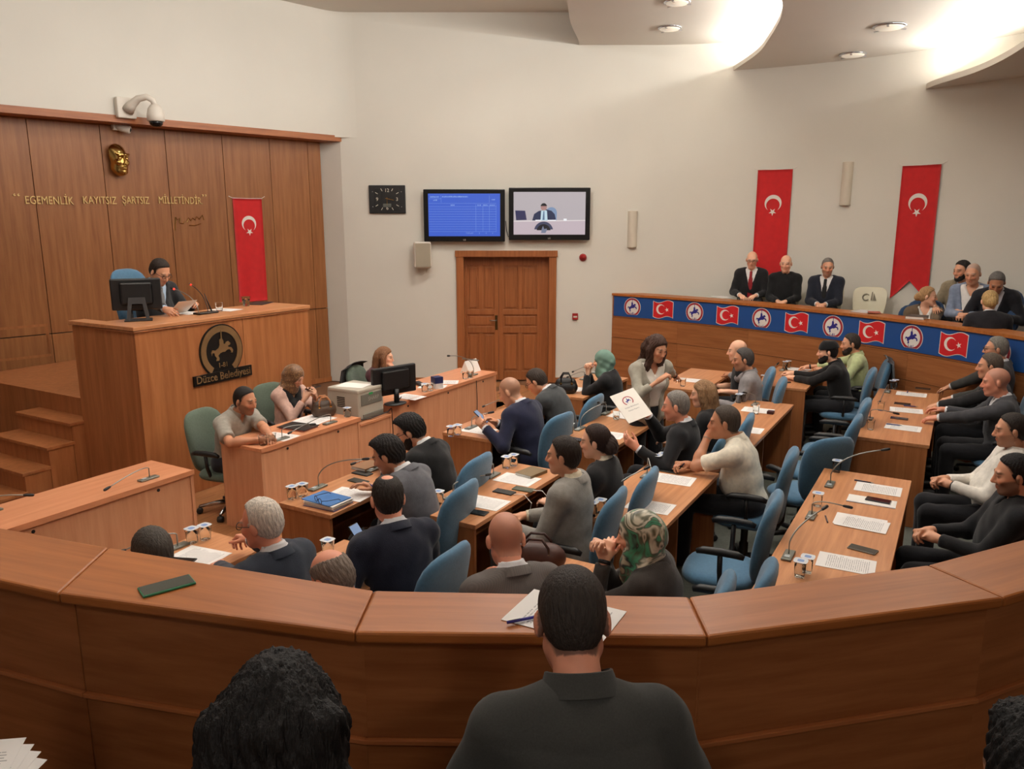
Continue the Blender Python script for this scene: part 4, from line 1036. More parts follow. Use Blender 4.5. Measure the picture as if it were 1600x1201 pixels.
    if top in ('shirt', 'polo', 'suit', 'coat'):
        jk = top in ('suit', 'coat'); rb, rt, zt, gap, drop = (0.104, 0.079, 0.036, 1.05, 0.0) if jk else (0.088, 0.0685, 0.044, 0.34, 0.028)
        rb, rt = rb * sc * rfem, rt * sc * rfem; NV, rowsV = 26, []
        for i in range(NV + 1):
            ph = (-1 + 2 * i / NV) * (PI - gap); s_ = smooth01((abs(ph) - 1.4) / (PI - gap - 1.4)) if not jk else smooth01(abs(ph) / (PI - gap))
            zb = -0.004 - drop * s_ - (0.012 * s_ if jk else 0); ztt = zt - 0.014 * s_
            rbe = rt + (rb - rt) * (1 - (0.85 * s_ ** 2 if jk else 0))
            def cp(r_, z_): return n0 + Rc @ v3(r_ * math.sin(ph), -0.010 - r_ * 0.96 * math.cos(ph), 0.012 + z_)
            rowsV.append([cp(rt - 0.006, 0.0), cp(rt - 0.001, ztt), cp(rt + 0.004, ztt - 0.001), cp(rbe, zb), cp(rbe - 0.005, zb), cp(rt - 0.003, ztt - 0.008)])
        VV = np.array([p for rr_ in rowsV for p in rr_]); QQ = [(i * 6 + j, (i + 1) * 6 + j, (i + 1) * 6 + (j + 1) % 6, i * 6 + (j + 1) % 6) for i in range(NV) for j in range(6)]
        cme = mesh_np('collar', VV, np.array(QQ)); cme.set_sharp_from_angle(angle=0.9); link('collar', cme, sp.get('topmat') or fabric(tc), t)
    # ---------------- trousers and shoes
    if not sp.get('nolegs'):
        lp = [J[k] for k in ('pel', 'knR', 'knL', 'anR', 'anL', 'hipR', 'hipL')]
        lo, hi = bounds(lp, 0.2); lo[2] = 0.0; g = Grid(lo, hi, 0.020); Rp = J['Rp']
        g.el(J['pel'] + Rp @ v3(0, -0.01, 0.0), v3(0.172 + hips + fat * 0.7, 0.132 + fat * 0.5, 0.13) * sc, Rp, 0.04)
        for nm in 'RL':
            g.rc(J['hip' + nm], J['kn' + nm], 0.093 * sc, 0.068 * sc, 0.05); g.rc(J['kn' + nm], J['an' + nm], 0.068 * sc, 0.054 * sc, 0.02)
        folds(g, 0.004, seed + 9); V, Q = g.mesh(); link('trousers', mesh_np('trousers', V, Q), fabric(sp.get('legcol', (28, 28, 32))), t)
        for nm, sd in (('R', 1), ('L', -1)):
            a = J['an' + nm]; lo, hi = a + v3(-0.09, -0.12, -0.09), a + v3(0.09, 0.27, 0.08); g = Grid(lo, hi, 0.014)
            g.rc(a + v3(0, -0.03, -0.03), a + v3(0.01 * sd, 0.15, -0.048), 0.045, 0.040, 0.02); g.rc(a, a + v3(0, 0, -0.04), 0.04, 0.045, 0.02)
            xx, yy, zz = g.full(); g.D = np.maximum(g.D, (0.002 - zz) + 0 * g.D).astype(np.float32)
            V, Q = g.mesh(); link('shoe', mesh_np('shoe', V, Q), pbr('shoe_leather', srgb(24, 20, 18), 0.35), t)
    # ---------------- hair and what is worn on the head
    hs = sc * sp.get('headsize', 1.0)
    for key, nm in (('hair', 'hair'), ('beard', 'beard'), ('scarf', 'headscarf'), ('cap', 'cap')):
        if sp.get(key):
            src = hair_mesh(sp[key])
            m = sp.get('scarfmat') if key == 'scarf' else (fabric((18, 18, 20)) if key == 'cap' else hair_mat(sp.get('haircol' if key != 'beard' else 'beardcol', sp.get('haircol', (40, 32, 28)))))
            o = link(nm, src, None, t)
            if not src.materials: src.materials.append(m)
            o.material_slots[0].link = 'OBJECT'; o.material_slots[0].material = m
            frame_obj(o, J['head'], J['Rh'] * hs)
    if sp.get('glasses'):
        o = link('glasses', glasses_mesh(), pbr('spectacle_frame', srgb(26, 22, 22), 0.3), t); frame_obj(o, J['head'], J['Rh'] * hs)
    for nm in 'RL':
        if sp.get('watch') == nm:
            E_, Wr = J['el' + nm], J['wr' + nm]; d = unit(Wr - E_); c = Wr - d * 0.018
            w_ = MB().tube([c - d * 0.010, c - d * 0.008, c + d * 0.008, c + d * 0.010], [0.027, 0.031, 0.031, 0.027], 16, False).build('watch', M_STEEL if sp.get('watchmetal') else M_BLACK, t, smooth=True)
    t['pelvis'] = 0; del t['pelvis']
    PEOPLE.append((t, J, root, psi, floor_z, sp)); return t, J, to_local
PEOPLE = []
# ================================================================== chairs
M_BLUE = pbr('blue_upholstery', srgb(70, 112, 142), 0.9, var=0.10, vscale=60, bump=0.3, bscale=350, sheen=0.3)
M_NAVY = pbr('dark_blue_upholstery', srgb(34, 62, 96), 0.9, var=0.10, vscale=60, bump=0.3, bscale=350, sheen=0.2)
M_GREEN = pbr('green_upholstery', srgb(84, 98, 84), 0.9, var=0.10, vscale=60, bump=0.3, bscale=350, sheen=0.2)
_back_me = pillow(0.238, 0.285, 0.075, 3.2, 0.035, -0.015, taper=0.06); _seat_me = pillow(0.24, 0.23, 0.085, 3.4, 0.0)
_arm = MB(); _arm.tube([(0, -0.14, 0.0), (0, -0.10, 0.012), (0, 0.0, 0.016), (0, 0.10, 0.012), (0, 0.14, 0.0)], [0.016, 0.024, 0.026, 0.024, 0.016], 8); _arm.tube([(0, 0.0, 0.0), (-0.012, 0.0, -0.12), (-0.05, 0.0, -0.22), (-0.12, 0.0, -0.245)], 0.016, 8)
_arm_me = _arm.mesh('armrest', True)
_arm2 = MB(); _arm2.tube([(0, -0.14, 0.0), (0, -0.10, 0.012), (0, 0.0, 0.016), (0, 0.10, 0.012), (0, 0.14, 0.0)], [0.016, 0.024, 0.026, 0.024, 0.016], 8); _arm2.tube([(0, 0.0, 0.0), (0.012, 0.0, -0.12), (0.05, 0.0, -0.22), (0.12, 0.0, -0.245)], 0.016, 8)
_armL_me = _arm2.mesh('armrest', True)
_post_me = MB().lathe([(0.05, 0.40), (0.045, 0.37), (0.028, 0.34), (0.026, 0.22), (0.034, 0.21), (0.034, 0.10), (0.05, 0.085)], 14).mesh('post', True)
_leg = MB(); _leg.tube([(0.03, 0, 0.10), (0.15, 0, 0.09), (0.29, 0, 0.07)], [0.026, 0.022, 0.014], 8); _leg_me = _leg.mesh('base_leg', True)
_cast = MB(); _cast.lathe([(0.012, -0.026), (0.027, -0.024), (0.029, 0), (0.027, 0.024), (0.012, 0.026)], 12, Matrix.Translation((0.29, 0, 0.03)) @ Matrix.Rotation(PI / 2, 4, 'X')); _cast.tube([(0.29, 0, 0.035), (0.288, 0, 0.075)], 0.010, 6); _cast_me = _cast.mesh('caster', True)
_stay_me = MB().tube([(0, -0.10, 0.39), (0, -0.24, 0.39), (0, -0.255, 0.43), (0, -0.27, 0.60)], [0.025, 0.025, 0.025, 0.02], 8).mesh('back_stay', True)
for m_ in (_arm_me, _armL_me, _post_me, _leg_me, _cast_me, _stay_me): m_.materials.append(M_BLACK)
def office_chair(loc, yaw, label, mat=None, group='blue council chairs', chrome=False, arms=True, recline=0.16, name='office_chair', seat_z=0.44):
    mat = mat or M_BLUE
    t = empty(name, loc, yaw, label, 'chair', group); dz = seat_z - 0.44
    def put(nm, me, l=(0, 0, 0), r=(0, 0, 0), m=None):
        o = link(nm, me, None, t, l, r)
        if m is not None:
            if not me.materials: me.materials.append(m)
            o.material_slots[0].link = 'OBJECT'; o.material_slots[0].material = m
        return o
    put('seat', _seat_me, (0, 0.0, 0.43 + dz), (-PI / 2, 0, 0), mat)
    put('backrest', _back_me, (0, -0.265, 0.705 + dz), (recline, 0, 0), mat)
    put('back_stay', _stay_me, (0, 0, dz), m=M_BLACK)
    put('post', _post_me, (0, 0, dz), m=M_STEEL if chrome else M_BLACK)
    if arms:
        put('armrest', _arm_me, (0.27, -0.03, 0.65 + dz)); put('armrest', _armL_me, (-0.27, -0.03, 0.65 + dz))
    for k in range(5):
        put('base_leg', _leg_me, (0, 0, 0), (0, 0, 2 * PI * k / 5 + 0.3), M_CHROME if chrome else M_BLACK)
        put('caster', _cast_me, (0, 0, 0), (0, 0, 2 * PI * k / 5 + 0.3))
    return t
# ================================================================== patterned cloth
def pattern(name, cols, scale=14.0, dist=1.5, rough=0.6, tex='NOISE'):
    m = bpy.data.materials.new(name); m.use_nodes = True; nt = m.node_tree; b = nt.nodes['Principled BSDF']
    tc = nt.nodes.new('ShaderNodeTexCoord')
    if tex == 'VORONOI':
        n = nt.nodes.new('ShaderNodeTexVoronoi'); n.inputs['Scale'].default_value = scale; out = n.outputs['Distance']
    else:
        n = nt.nodes.new('ShaderNodeTexNoise'); n.inputs['Scale'].default_value = scale; n.inputs['Distortion'].default_value = dist; n.inputs['Detail'].default_value = 2; out = n.outputs['Fac']
    nt.links.new(tc.outputs['Object'], n.inputs['Vector'])
    r = nt.nodes.new('ShaderNodeValToRGB'); r.color_ramp.interpolation = 'EASE'
    el = r.color_ramp.elements
    while len(el) < len(cols): el.new(0.5)
    for i, (p_, c_) in enumerate(cols): el[i].position = p_; el[i].color = srgb(*c_)
    nt.links.new(out, r.inputs[0]); nt.links.new(r.outputs[0], b.inputs['Base Color'])
    b.inputs['Roughness'].default_value = rough; b.inputs['Sheen Weight'].default_value = 0.2
    return m
def check_cloth(name, c1, c2, scale):
    m = bpy.data.materials.new(name); m.use_nodes = True; nt = m.node_tree; b = nt.nodes['Principled BSDF']
    tc = nt.nodes.new('ShaderNodeTexCoord'); ck = nt.nodes.new('ShaderNodeTexChecker'); ck.inputs['Scale'].default_value = scale
    ck.inputs['Color1'].default_value = srgb(*c1); ck.inputs['Color2'].default_value = srgb(*c2)
    nt.links.new(tc.outputs['Object'], ck.inputs['Vector']); nt.links.new(ck.outputs[0], b.inputs['Base Color']); b.inputs['Roughness'].default_value = 0.8
    return m
M_SCARF_BROWN = pattern('brown_spotted_scarf', [(0.0, (214, 186, 140)), (0.16, (176, 136, 92)), (0.26, (132, 92, 58)), (0.8, (104, 72, 46))], 62, tex='VORONOI', rough=0.45)
M_SCARF_GREEN = pattern('floral_green_scarf', [(0.28, (34, 32, 28)), (0.38, (92, 90, 66)), (0.45, (206, 198, 176)), (0.52, (84, 88, 70)), (0.58, (70, 150, 112)), (0.66, (52, 54, 50)), (0.75, (190, 180, 150))], 7.5, 1.4, 0.35)
M_SCARF_TEAL = pbr('teal_headscarf', srgb(108, 140, 126), 0.7, var=0.12, vscale=10)
M_TWEED = check_cloth('grey_tweed', (104, 96, 92), (84, 78, 76), 260)
M_TIE_CHECK = check_cloth('checked_tie', (30, 30, 34), (168, 168, 170), 130)

def chair_for(res, kind, label, dyaw=0.0, group=None, back=0.0):
    t, J, _ = res; psi = t.rotation_euler[2] + RAD(dyaw); z = t.location.z
    loc = Vector((t.location.x + math.sin(psi) * back, t.location.y - math.cos(psi) * back, z)); sz_ = float(J['pel'][2]) - 0.10
    if kind == 'blue': office_chair(loc, psi, label, M_BLUE, seat_z=sz_)
    elif kind == 'green': office_chair(loc, psi, label, M_GREEN, 'green staff chairs', True, seat_z=sz_)
    elif kind == 'navy': office_chair(loc, psi, label, M_NAVY, group or 'dark blue gallery chairs', arms=False, seat_z=sz_, name='gallery_chair')

# ------------------------------------------------------------------ rostrum and staff
r = person('man in dark suit and glasses reading a paper at the rostrum', px=(250, 425), yaw=-122, floor_z=0.90, at_y=8.1, lean=13, hpitch=30, neck=12, hyaw=6, top='suit', topcol=(44, 44, 46), shirtcol=(176, 198, 220), tie=(40, 40, 46), tiemat=M_TIE_CHECK, hair='short_a', haircol=(44, 34, 28), glasses=True, skin='mid', fat=0.03, headsize=1.06,
           armR=dict(to=('px', 264, 487, 1.73), palm=(-0.6, 0.2, -0.6), curl=0.7), armL=dict(to=('px', 302, 476, 1.74), palm=(0.7, 0.2, -0.5), curl=0.7))
chair_for(r, 'blue', 'blue chair behind the man at the rostrum', dyaw=18); SPEAKER_CHAIR = [o for o in bpy.data.objects if o.get('label') == 'blue chair behind the man at the rostrum'][0]; SPEAKER_CHAIR.scale = (1.1, 1.0, 1.16)
r = person('smiling man in a grey polo shirt leaning on the beech desk', px=(383, 626), yaw=-118, pelvis=0.49, lean=26, hpitch=10, hyaw=6, top='polo', sleeve='short', topcol=(152, 146, 136), hair='crop_a', haircol=(30, 24, 22), stubble=0.7, skin='tan', legcol=(40, 42, 50), wide=1.04,
           armR=dict(to=('px', 405, 687, 0.80), elbow=(0.9, 0.0, -0.5), fwd=(-0.8, 0.5, 0), curl=0.5), armL=dict(to=('px', 424, 684, 0.80), elbow=(-0.8, 0.3, -0.6), curl=0.9))
chair_for(r, 'green', 'green staff chair holding the man in the grey polo shirt', dyaw=8)
r = person('woman in brown spotted headscarf and pink blazer holding a phone', px=(460, 588), yaw=-118, pelvis=0.49, lean=8, hpitch=28, hyaw=10, scale=0.93, female=True, top='open', topcol=(200, 164, 150), cuff=0.84, shirtcol=(20, 19, 20), tee=True, scarf='scarf_a', scarfmat=M_SCARF_BROWN, skin='fair',
           armR=dict(to=(0.03, 0.27, 0.84), palm=(-0.7, -0.4, 0.3), curl=0.6), armL=dict(to=(-0.06, 0.33, 0.85), palm=(0.5, -0.5, 0.4), curl=0.5))
chair_for(r, 'green', 'green staff chair holding the woman in the pink blazer', dyaw=-6)
SCARF_WOMAN = r
r = person('woman with long brown hair and maroon jacket at the computer', px=(601, 558), yaw=-120, pelvis=0.50, lean=10, hpitch=6, hyaw=22, scale=0.93, female=True, top='open', topcol=(78, 42, 48), shirtcol=(222, 214, 206), tee=True, hair='long_a', haircol=(128, 88, 60), skin='fair',
           armL=dict(to=(None, 0.005, 0.11, -0.11), palm=(0.3, -0.8, 0.3), curl=1.0, elbow=(-0.5, 0.5, -0.9)), armR=dict(to=(0.16, 0.38, 0.80)))
COMPUTER_WOMAN = r
chair_for(r, 'green', 'green staff chair with a black coat over its back, at the computer', dyaw=14)
# ------------------------------------------------------------------ row A
r = person('young bearded man in black suit and glasses bending over his desk', px=(641, 674), yaw=64, lean=27, hpitch=26, neck=14, hyaw=18, top='suit', topcol=(20, 19, 21), shirtcol=(220, 220, 222), hair='thick_a', haircol=(22, 18, 17), beard='beard_short', glasses=True, skin='mid',
           armL=dict(to=(-0.10, 0.44, 0.79)), armR=dict(to=(0.10, 0.46, 0.79)))
chair_for(r, 'blue', 'blue chair behind the young man in the black suit')
r = person('man in grey suit writing beside the blue books', px=(606, 711), yaw=66, lean=26, hpitch=24, neck=12, hyaw=10, top='suit', topcol=(92, 92, 98), shirtcol=(214, 214, 216), hair='thick_b', haircol=(26, 20, 18), skin='tan',
           armL=dict(to=('px', 600, 772, 0.79), curl=0.9, thumb=0.8), armR=dict(to=(0.14, 0.46, 0.79)))
GREY_WRITER = r
chair_for(r, 'blue', 'blue chair behind the man in the grey suit by the books')
r = person('white-haired man in a dark jacket sitting sideways at his desk', px=(408, 818), yaw=58, lean=8, hpitch=10, hyaw=14, roll=0, top='suit', topcol=(44, 50, 62), shirtcol=(206, 204, 206), hair='white_a', haircol=(206, 196, 184), browcol=(0.4, 0.36, 0.32), skin='red', glasses=True,
           armL=dict(to=('px', 340, 884, 0.79), curl=0.7), armR=dict(to=('px', 378, 838, 0.85), curl=0.9))
chair_for(r, 'blue', 'blue chair behind the white-haired man')
r = person('man with short dark greying hair, only his head above the parapet', px=(237, 866), coarse=True, yaw=45, lean=6, hpitch=4, top='suit', topcol=(40, 40, 46), hair='short_b', haircol=(70, 64, 58), skin='red',
           armL=dict(to=(-0.14, 0.4, 0.80)), armR=dict(to=(0.2, 0.4, 0.80)))
chair_for(r, 'blue', 'blue chair of the man whose head shows above the parapet at far left')
# row A far
r = person('shaven-headed man in navy suit looking at his phone', px=(797, 612), yaw=54, lean=24, hpitch=26, neck=12, hyaw=12, top='suit', topcol=(28, 31, 56), shirtcol=(216, 216, 222), buzz=0.45, haircol=(90, 74, 64), skin='mid', wide=1.08, headsize=1.05,
           armL=dict(to=('px', 757, 667, 0.84), palm=(0.8, 0.1, -0.3), curl=0.7), armR=dict(to=('px', 775, 660, 0.86), palm=(-0.7, 0, -0.4), curl=0.6))
NAVY_PHONE = r
chair_for(r, 'blue', 'blue chair behind the shaven-headed man in navy')
r = person('man in dark grey jacket and glasses bowed forward beside the navy suit', px=(838, 596), yaw=62, lean=36, hpitch=32, neck=10, hyaw=8, top='suit', topcol=(62, 64, 66), hair='short_a', haircol=(52, 42, 36), glasses=True, skin='mid',
           armL=dict(to=(-0.08, 0.46, 0.79)), armR=dict(to=(0.12, 0.48, 0.79)))
chair_for(r, 'blue', 'blue chair behind the bowed man in dark grey')
r = person('woman in pale green headscarf and black coat with clasped hands', px=(942, 564), yaw=68, lean=12, hpitch=6, scale=0.94, female=True, hyaw=4, top='coat', topcol=(26, 25, 28), scarf='scarf_a', scarfmat=M_SCARF_TEAL, skin='fair',
           armL=dict(to=(None, -0.01, 0.17, -0.10), palm=(0.9, 0.1, 0.0), curl=1.0, elbow=(-0.3, 0.2, -1)), armR=dict(to=(None, 0.02, 0.17, -0.10), palm=(-0.9, 0.1, 0), curl=1.0, elbow=(0.3, 0.2, -1)))
chair_for(r, 'blue', 'blue chair of the woman in the pale green headscarf')
# ------------------------------------------------------------------ row B
r = person('balding grey man, only his crown above the parapet', px=(520, 905), coarse=True, yaw=55, lean=10, hpitch=40, top='suit', topcol=(60, 60, 64), hair='sides_a', haircol=(120, 108, 98), skin='red')
chair_for(r, 'blue', 'blue chair of the balding man behind the parapet')
r = person('balding man in navy suit holding up a phone, seen from behind', px=(606, 780), yaw=34, lean=16, hpitch=16, hyaw=-16, top='suit', topcol=(30, 33, 48), shirtcol=(212, 212, 216), hair='thin_a', haircol=(40, 33, 29), skin='red', wide=1.08, headsize=1.05, fat=0.02,
           armL=dict(to=('px', 552, 872, 0.84), palm=(0.6, -0.2, 0.1), curl=0.6), armR=dict(to=(0.16, 0.40, 0.80)))
NAVY_BACK = r
chair_for(r, 'blue', 'blue chair behind the balding man in navy', dyaw=28)
r = person('dark-haired man in light grey blazer looking to the left', px=(880, 712), yaw=66, lean=2, hpitch=4, hyaw=4, top='suit', topcol=(142, 138, 132), shirtcol=(222, 210, 186), hair='short_a', haircol=(42, 33, 28), skin='mid', fat=0.02, legcol=(96, 92, 88),
           armL=dict(to=(-0.13, 0.33, 0.68), curl=0.8), armR=dict(to=(0.10, 0.35, 0.68), curl=0.8))
chair_for(r, 'blue', 'blue chair behind the man in the light grey blazer')
r = person('woman with a dark brown low bun and black blazer', px=(930, 690), yaw=66, lean=6, hpitch=6, hyaw=6, scale=0.96, female=True, top='suit', topcol=(30, 29, 31), shirtcol=(216, 206, 186), hair='bun_low', haircol=(46, 30, 25), skin='fair')
chair_for(r, 'blue', 'blue chair behind the woman with the bun')
r = person('grey-haired man in black jacket holding up a white folder', px=(1056, 634), yaw=66, lean=6, hpitch=8, hyaw=4, top='suit', topcol=(25, 25, 28), shirtcol=(210, 210, 214), hair='crop_b', haircol=(128, 122, 116), skin='red',
           armR=dict(to=('px', 1012, 648, 1.02), palm=(-0.8, 0.3, 0.2), curl=0.7), armL=dict(to=('px', 996, 700, 0.88), palm=(0.9, 0.0, 0.2), curl=0.5))
FOLDER_MAN = r
chair_for(r, 'blue', 'blue chair behind the grey-haired man with the folder')
r = person('woman with long dark blond hair and black jacket', px=(1098, 616), yaw=66, lean=8, hpitch=6, hyaw=8, scale=0.95, female=True, top='suit', topcol=(27, 26, 28), hair='long_back', haircol=(142, 108, 76), skin='fair')
chair_for(r, 'blue', 'blue chair behind the woman with dark blond hair')
r = person('grey-haired man in grey shirt resting an arm on his desk', px=(1161, 562), yaw=72, lean=10, hpitch=6, hyaw=8, top='shirt', topcol=(136, 131, 132), hair='short_b', haircol=(72, 68, 66), stubble=0.3, skin='tan',
           armR=dict(to=('px', 1122, 584, 0.79), curl=0.7, elbow=(0.6, 0.0, -0.8)), armL=dict(to=(-0.12, 0.36, 0.70)))
chair_for(r, 'blue', 'blue chair behind the grey-haired man in the grey shirt')
r = person('bald man mostly hidden behind the grey-haired man', px=(1152, 548), yaw=75, lean=6, hpitch=6, top='polo', sleeve='short', topcol=(30, 30, 32), sides=1, buzz=0.25, bald=0.9, haircol=(90, 74, 64), skin='fair', armL=dict(to=(-0.3, 0.16, 0.74)))
chair_for(r, 'blue', 'blue chair of the mostly hidden bald man')
# ------------------------------------------------------------------ the woman who stands
r = person('standing woman in light grey blazer and white top, hand raised', px=(1026, 545), yaw=206, stand=True, scale=0.955, lean=9, hpitch=16, hyaw=6, female=True, top='open', topcol=(158, 153, 140), shirtcol=(222, 216, 206), tee=True, hair='wavy_a', haircol=(74, 50, 40), skin='mid', cuff=0.55,
           armR=dict(to=(0.06, 0.27, 1.22), palm=(-0.9, 0.1, -0.2), curl=1.1, elbow=(0.8, -0.1, -0.6)), armL=dict(to=('px', 1074, 604, 0.84), palm=(0, 0, -1), curl=0.3, elbow=(-0.5, -0.8, 0)), watch='L')
# ------------------------------------------------------------------ row C
r = person('shaven-headed man in grey tweed jacket seen from behind', px=(790, 843), yaw=22, lean=16, hpitch=22, neck=14, hyaw=-10, top='suit', topcol=(94, 88, 84), topmat=M_TWEED, buzz=0.4, haircol=(120, 96, 80), skin='red', wide=1.06, headsize=1.06,
           armL=dict(to=(0.02, 0.36, 0.80)), armR=dict(to=(0.14, 0.38, 0.80)))
chair_for(r, 'blue', 'blue chair of the man in grey tweed', dyaw=40)
r = person('woman in floral green headscarf and dark jacket, hands folded', px=(998, 836), yaw=66, lean=10, hpitch=8, scale=0.96, female=True, hyaw=8, top='coat', topcol=(56, 50, 46), scarf='scarf_b', scarfmat=M_SCARF_GREEN, skin='fair', cuff=0.88,
           armL=dict(to=('px', 946, 872, 1.0), palm=(0.9, 0.1, 0.2), curl=0.9, elbow=(-0.5, 0.2, -1)), armR=dict(to=('px', 940, 862, 1.03), palm=(-0.9, 0.2, 0.2), curl=1.0, elbow=(0.3, 0.3, -1)), watch='L')
chair_for(r, 'blue', 'blue chair of the woman in the floral headscarf')
r = person('man in white polo shirt and wristwatch, hand at his mouth', px=(1132, 660), yaw=66, lean=20, hpitch=6, hyaw=4, top='polo', sleeve='short', topcol=(230, 222, 204), hair='crop_b', haircol=(72, 62, 54), skin='tan', wide=1.08, fat=0.03, headsize=1.05, watch='L', watchmetal=True,
           armL=dict(to=(None, -0.01, 0.125, -0.10), palm=(0.3, -0.9, 0.1), curl=0.9, elbow=(-0.5, 0.6, -0.9)), armR=dict(to=('px', 1075, 726, 0.80), curl=0.9, thumb=0.8))
WHITE_POLO = r
chair_for(r, 'blue', 'blue chair behind the man in the white polo shirt')
r = person('bearded man in black cap and black coat leaning on his desk', px=(1293, 550), yaw=66, lean=20, hpitch=4, hyaw=6, top='shirt', topcol=(26, 25, 26), cap='cap_a', hair='crop_a', haircol=(30, 26, 25), beard='beard_full', skin='fair',
           armL=dict(to=('px', 1240, 590, 0.79), curl=0.8), armR=dict(to=('px', 1238, 583, 0.80), curl=0.9))
chair_for(r, 'blue', 'blue chair behind the man in the black cap')
r = person('bearded man in pale green shirt with a black watch', px=(1329, 537), yaw=72, lean=12, hpitch=8, hyaw=6, top='shirt', topcol=(190, 200, 150), hair='short_a', haircol=(58, 50, 44), beard='beard_full', beardcol=(46, 38, 34), skin='mid', cuff=0.6, watch='R',
           armR=dict(to=('px', 1262, 573, 0.80), curl=0.9), armL=dict(to=(-0.12, 0.40, 0.80)))
GREEN_SHIRT = r
chair_for(r, 'blue', 'blue chair with a grey jacket, under the man in the pale green shirt')
# ------------------------------------------------------------------ row D
r = person('man with thick grey hair in dark jacket, farthest at the right desk', px=(1556, 545), yaw=66, at_y=7.85, lean=4, hpitch=4, top='suit', topcol=(58, 58, 56), hair='short_b', haircol=(128, 124, 116), skin='mid', glasses=True,
           armL=dict(to=(-0.12, 0.42, 0.80)), armR=dict(to=('px', 1478, 607, 0.79)))
chair_for(r, 'blue', 'blue chair of the grey-haired man at the far end of the right desk')
r = person('man in black suit and striped tie between two neighbours at the right', px=(1546, 572), yaw=64, at_y=7.35, lean=8, hpitch=6, top='suit', topcol=(34, 34, 36), shirtcol=(224, 222, 218), tie=(26, 26, 30), hair='short_a', haircol=(96, 84, 74), skin='mid',
           armL=dict(to=('px', 1462, 634, 0.80), curl=0.6, elbow=(-0.8, -0.2, -0.5)), armR=dict(to=(0.1, 0.44, 0.80)))
chair_for(r, 'blue', 'blue chair of the man in black suit at the middle of the right desk')
r = person('shaven-headed man in charcoal suit resting a hand by his phone', px=(1556, 597), yaw=66, at_y=6.85, lean=8, hpitch=8, top='suit', topcol=(66, 66, 70), hair=None, buzz=0.4, haircol=(110, 98, 88), skin='red', wide=1.06, headsize=1.05,
           armL=dict(to=('px', 1452, 654, 0.80), curl=0.5, elbow=(-0.8, -0.2, -0.5)), armR=dict(to=('px', 1476, 640, 0.81), curl=0.5))
chair_for(r, 'blue', 'blue chair of the shaven-headed man in charcoal')
r = person('dark-haired man in white shirt with folded hands at the right edge', px=(1580, 672), yaw=68, lean=-12, neck=16, hpitch=8, top='shirt', topcol=(226, 220, 210), hair='crop_a', haircol=(48, 40, 36), stubble=0.5, skin='mid', fat=0.03,
           armL=dict(to=(-0.05, 0.30, 0.72), palm=(0.6, 0, -0.7), curl=0.9), armR=dict(to=(0.05, 0.32, 0.73), palm=(-0.4, 0, -0.8), curl=0.9), watch='L')
chair_for(r, 'blue', 'blue chair of the man in the white shirt')
r = person('bearded man in black shirt with folded hands, front right', px=(1584, 742), yaw=70, lean=-14, neck=18, hpitch=10, top='shirt', topcol=(24, 25, 28), hair='short_b', haircol=(24, 20, 19), stubble=0.9, skin='mid',
           armL=dict(to=(-0.05, 0.31, 0.72), palm=(0.6, 0, -0.7), curl=0.9), armR=dict(to=(0.05, 0.33, 0.73), palm=(-0.4, 0, -0.8), curl=0.9))
chair_for(r, 'blue', 'blue chair of the bearded man in black, front right')
# ------------------------------------------------------------------ far gallery
FG = 0.80
GALLERY_MEN = []
r = person('elderly man in black suit with a red tie in the gallery', px=(1175, 406), yaw=160, floor_z=FG, at_y=11.8, foot=-0.18, lean=2, hpitch=14, top='suit', topcol=(28, 27, 30), shirtcol=(226, 224, 222), tie=(140, 26, 34), buzz=0.3, bald=0.95, haircol=(150, 138, 128), skin='fair', glasses=True,
           armR=dict(to=(0.13, 0.30, 0.72)), armL=dict(to=(-0.10, 0.30, 0.72)))
GALLERY_MEN.append(r)
r = person('bald man in black sweater in the gallery', px=(1228, 412), yaw=155, floor_z=FG, at_y=11.5, foot=-0.18, lean=2, hpitch=6, top='sweater', topcol=(22, 22, 24), buzz=0.25, bald=0.95, haircol=(150, 138, 128), skin='fair',
           armR=dict(to=(0.05, 0.30, 0.66)), armL=dict(to=(-0.05, 0.31, 0.66)))
GALLERY_MEN.append(r)
r = person('grey-haired man in navy suit and black tie in the gallery', px=(1293, 417), yaw=150, floor_z=FG, at_y=11.1, foot=-0.18, lean=2, hpitch=12, hyaw=14, top='suit', topcol=(32, 36, 48), shirtcol=(226, 224, 222), tie=(20, 20, 22), hair='crop_b', haircol=(124, 118, 112), stubble=0.5, skin='mid',
           armR=dict(to=(0.05, 0.31, 0.66)), armL=dict(to=(-0.05, 0.32, 0.66)))
GALLERY_MEN.append(r)
r = person('woman in brown jacket with pinned-up blond hair in the gallery', px=(1450, 463), yaw=165, floor_z=0.63, at_y=9.65, lean=4, hpitch=4, hyaw=75, scale=0.94, female=True, top='suit', topcol=(104, 86, 68), shirtcol=(226, 222, 216), tee=True, hair='bun_a', haircol=(176, 138, 96), skin='fair',
           armL=dict(to=(None, 0.0, 0.10, -0.12), palm=(0.5, -0.6, 0.1), curl=0.9, elbow=(-0.3, 0.3, -1)), armR=dict(to=(0.12, 0.32, 0.70)))
chair_for(r, 'navy', 'gallery chair of the woman in the brown jacket')
r = person('bearded man in beige jacket at the gallery wall', px=(1503, 423), yaw=130, floor_z=FG, at_y=9.65, lean=4, hpitch=8, hyaw=-22, top='coat', topcol=(134, 122, 100), hair='short_a', haircol=(36, 30, 28), beard='beard_short', skin='mid')
chair_for(r, 'navy', 'gallery chair of the man in the beige jacket')
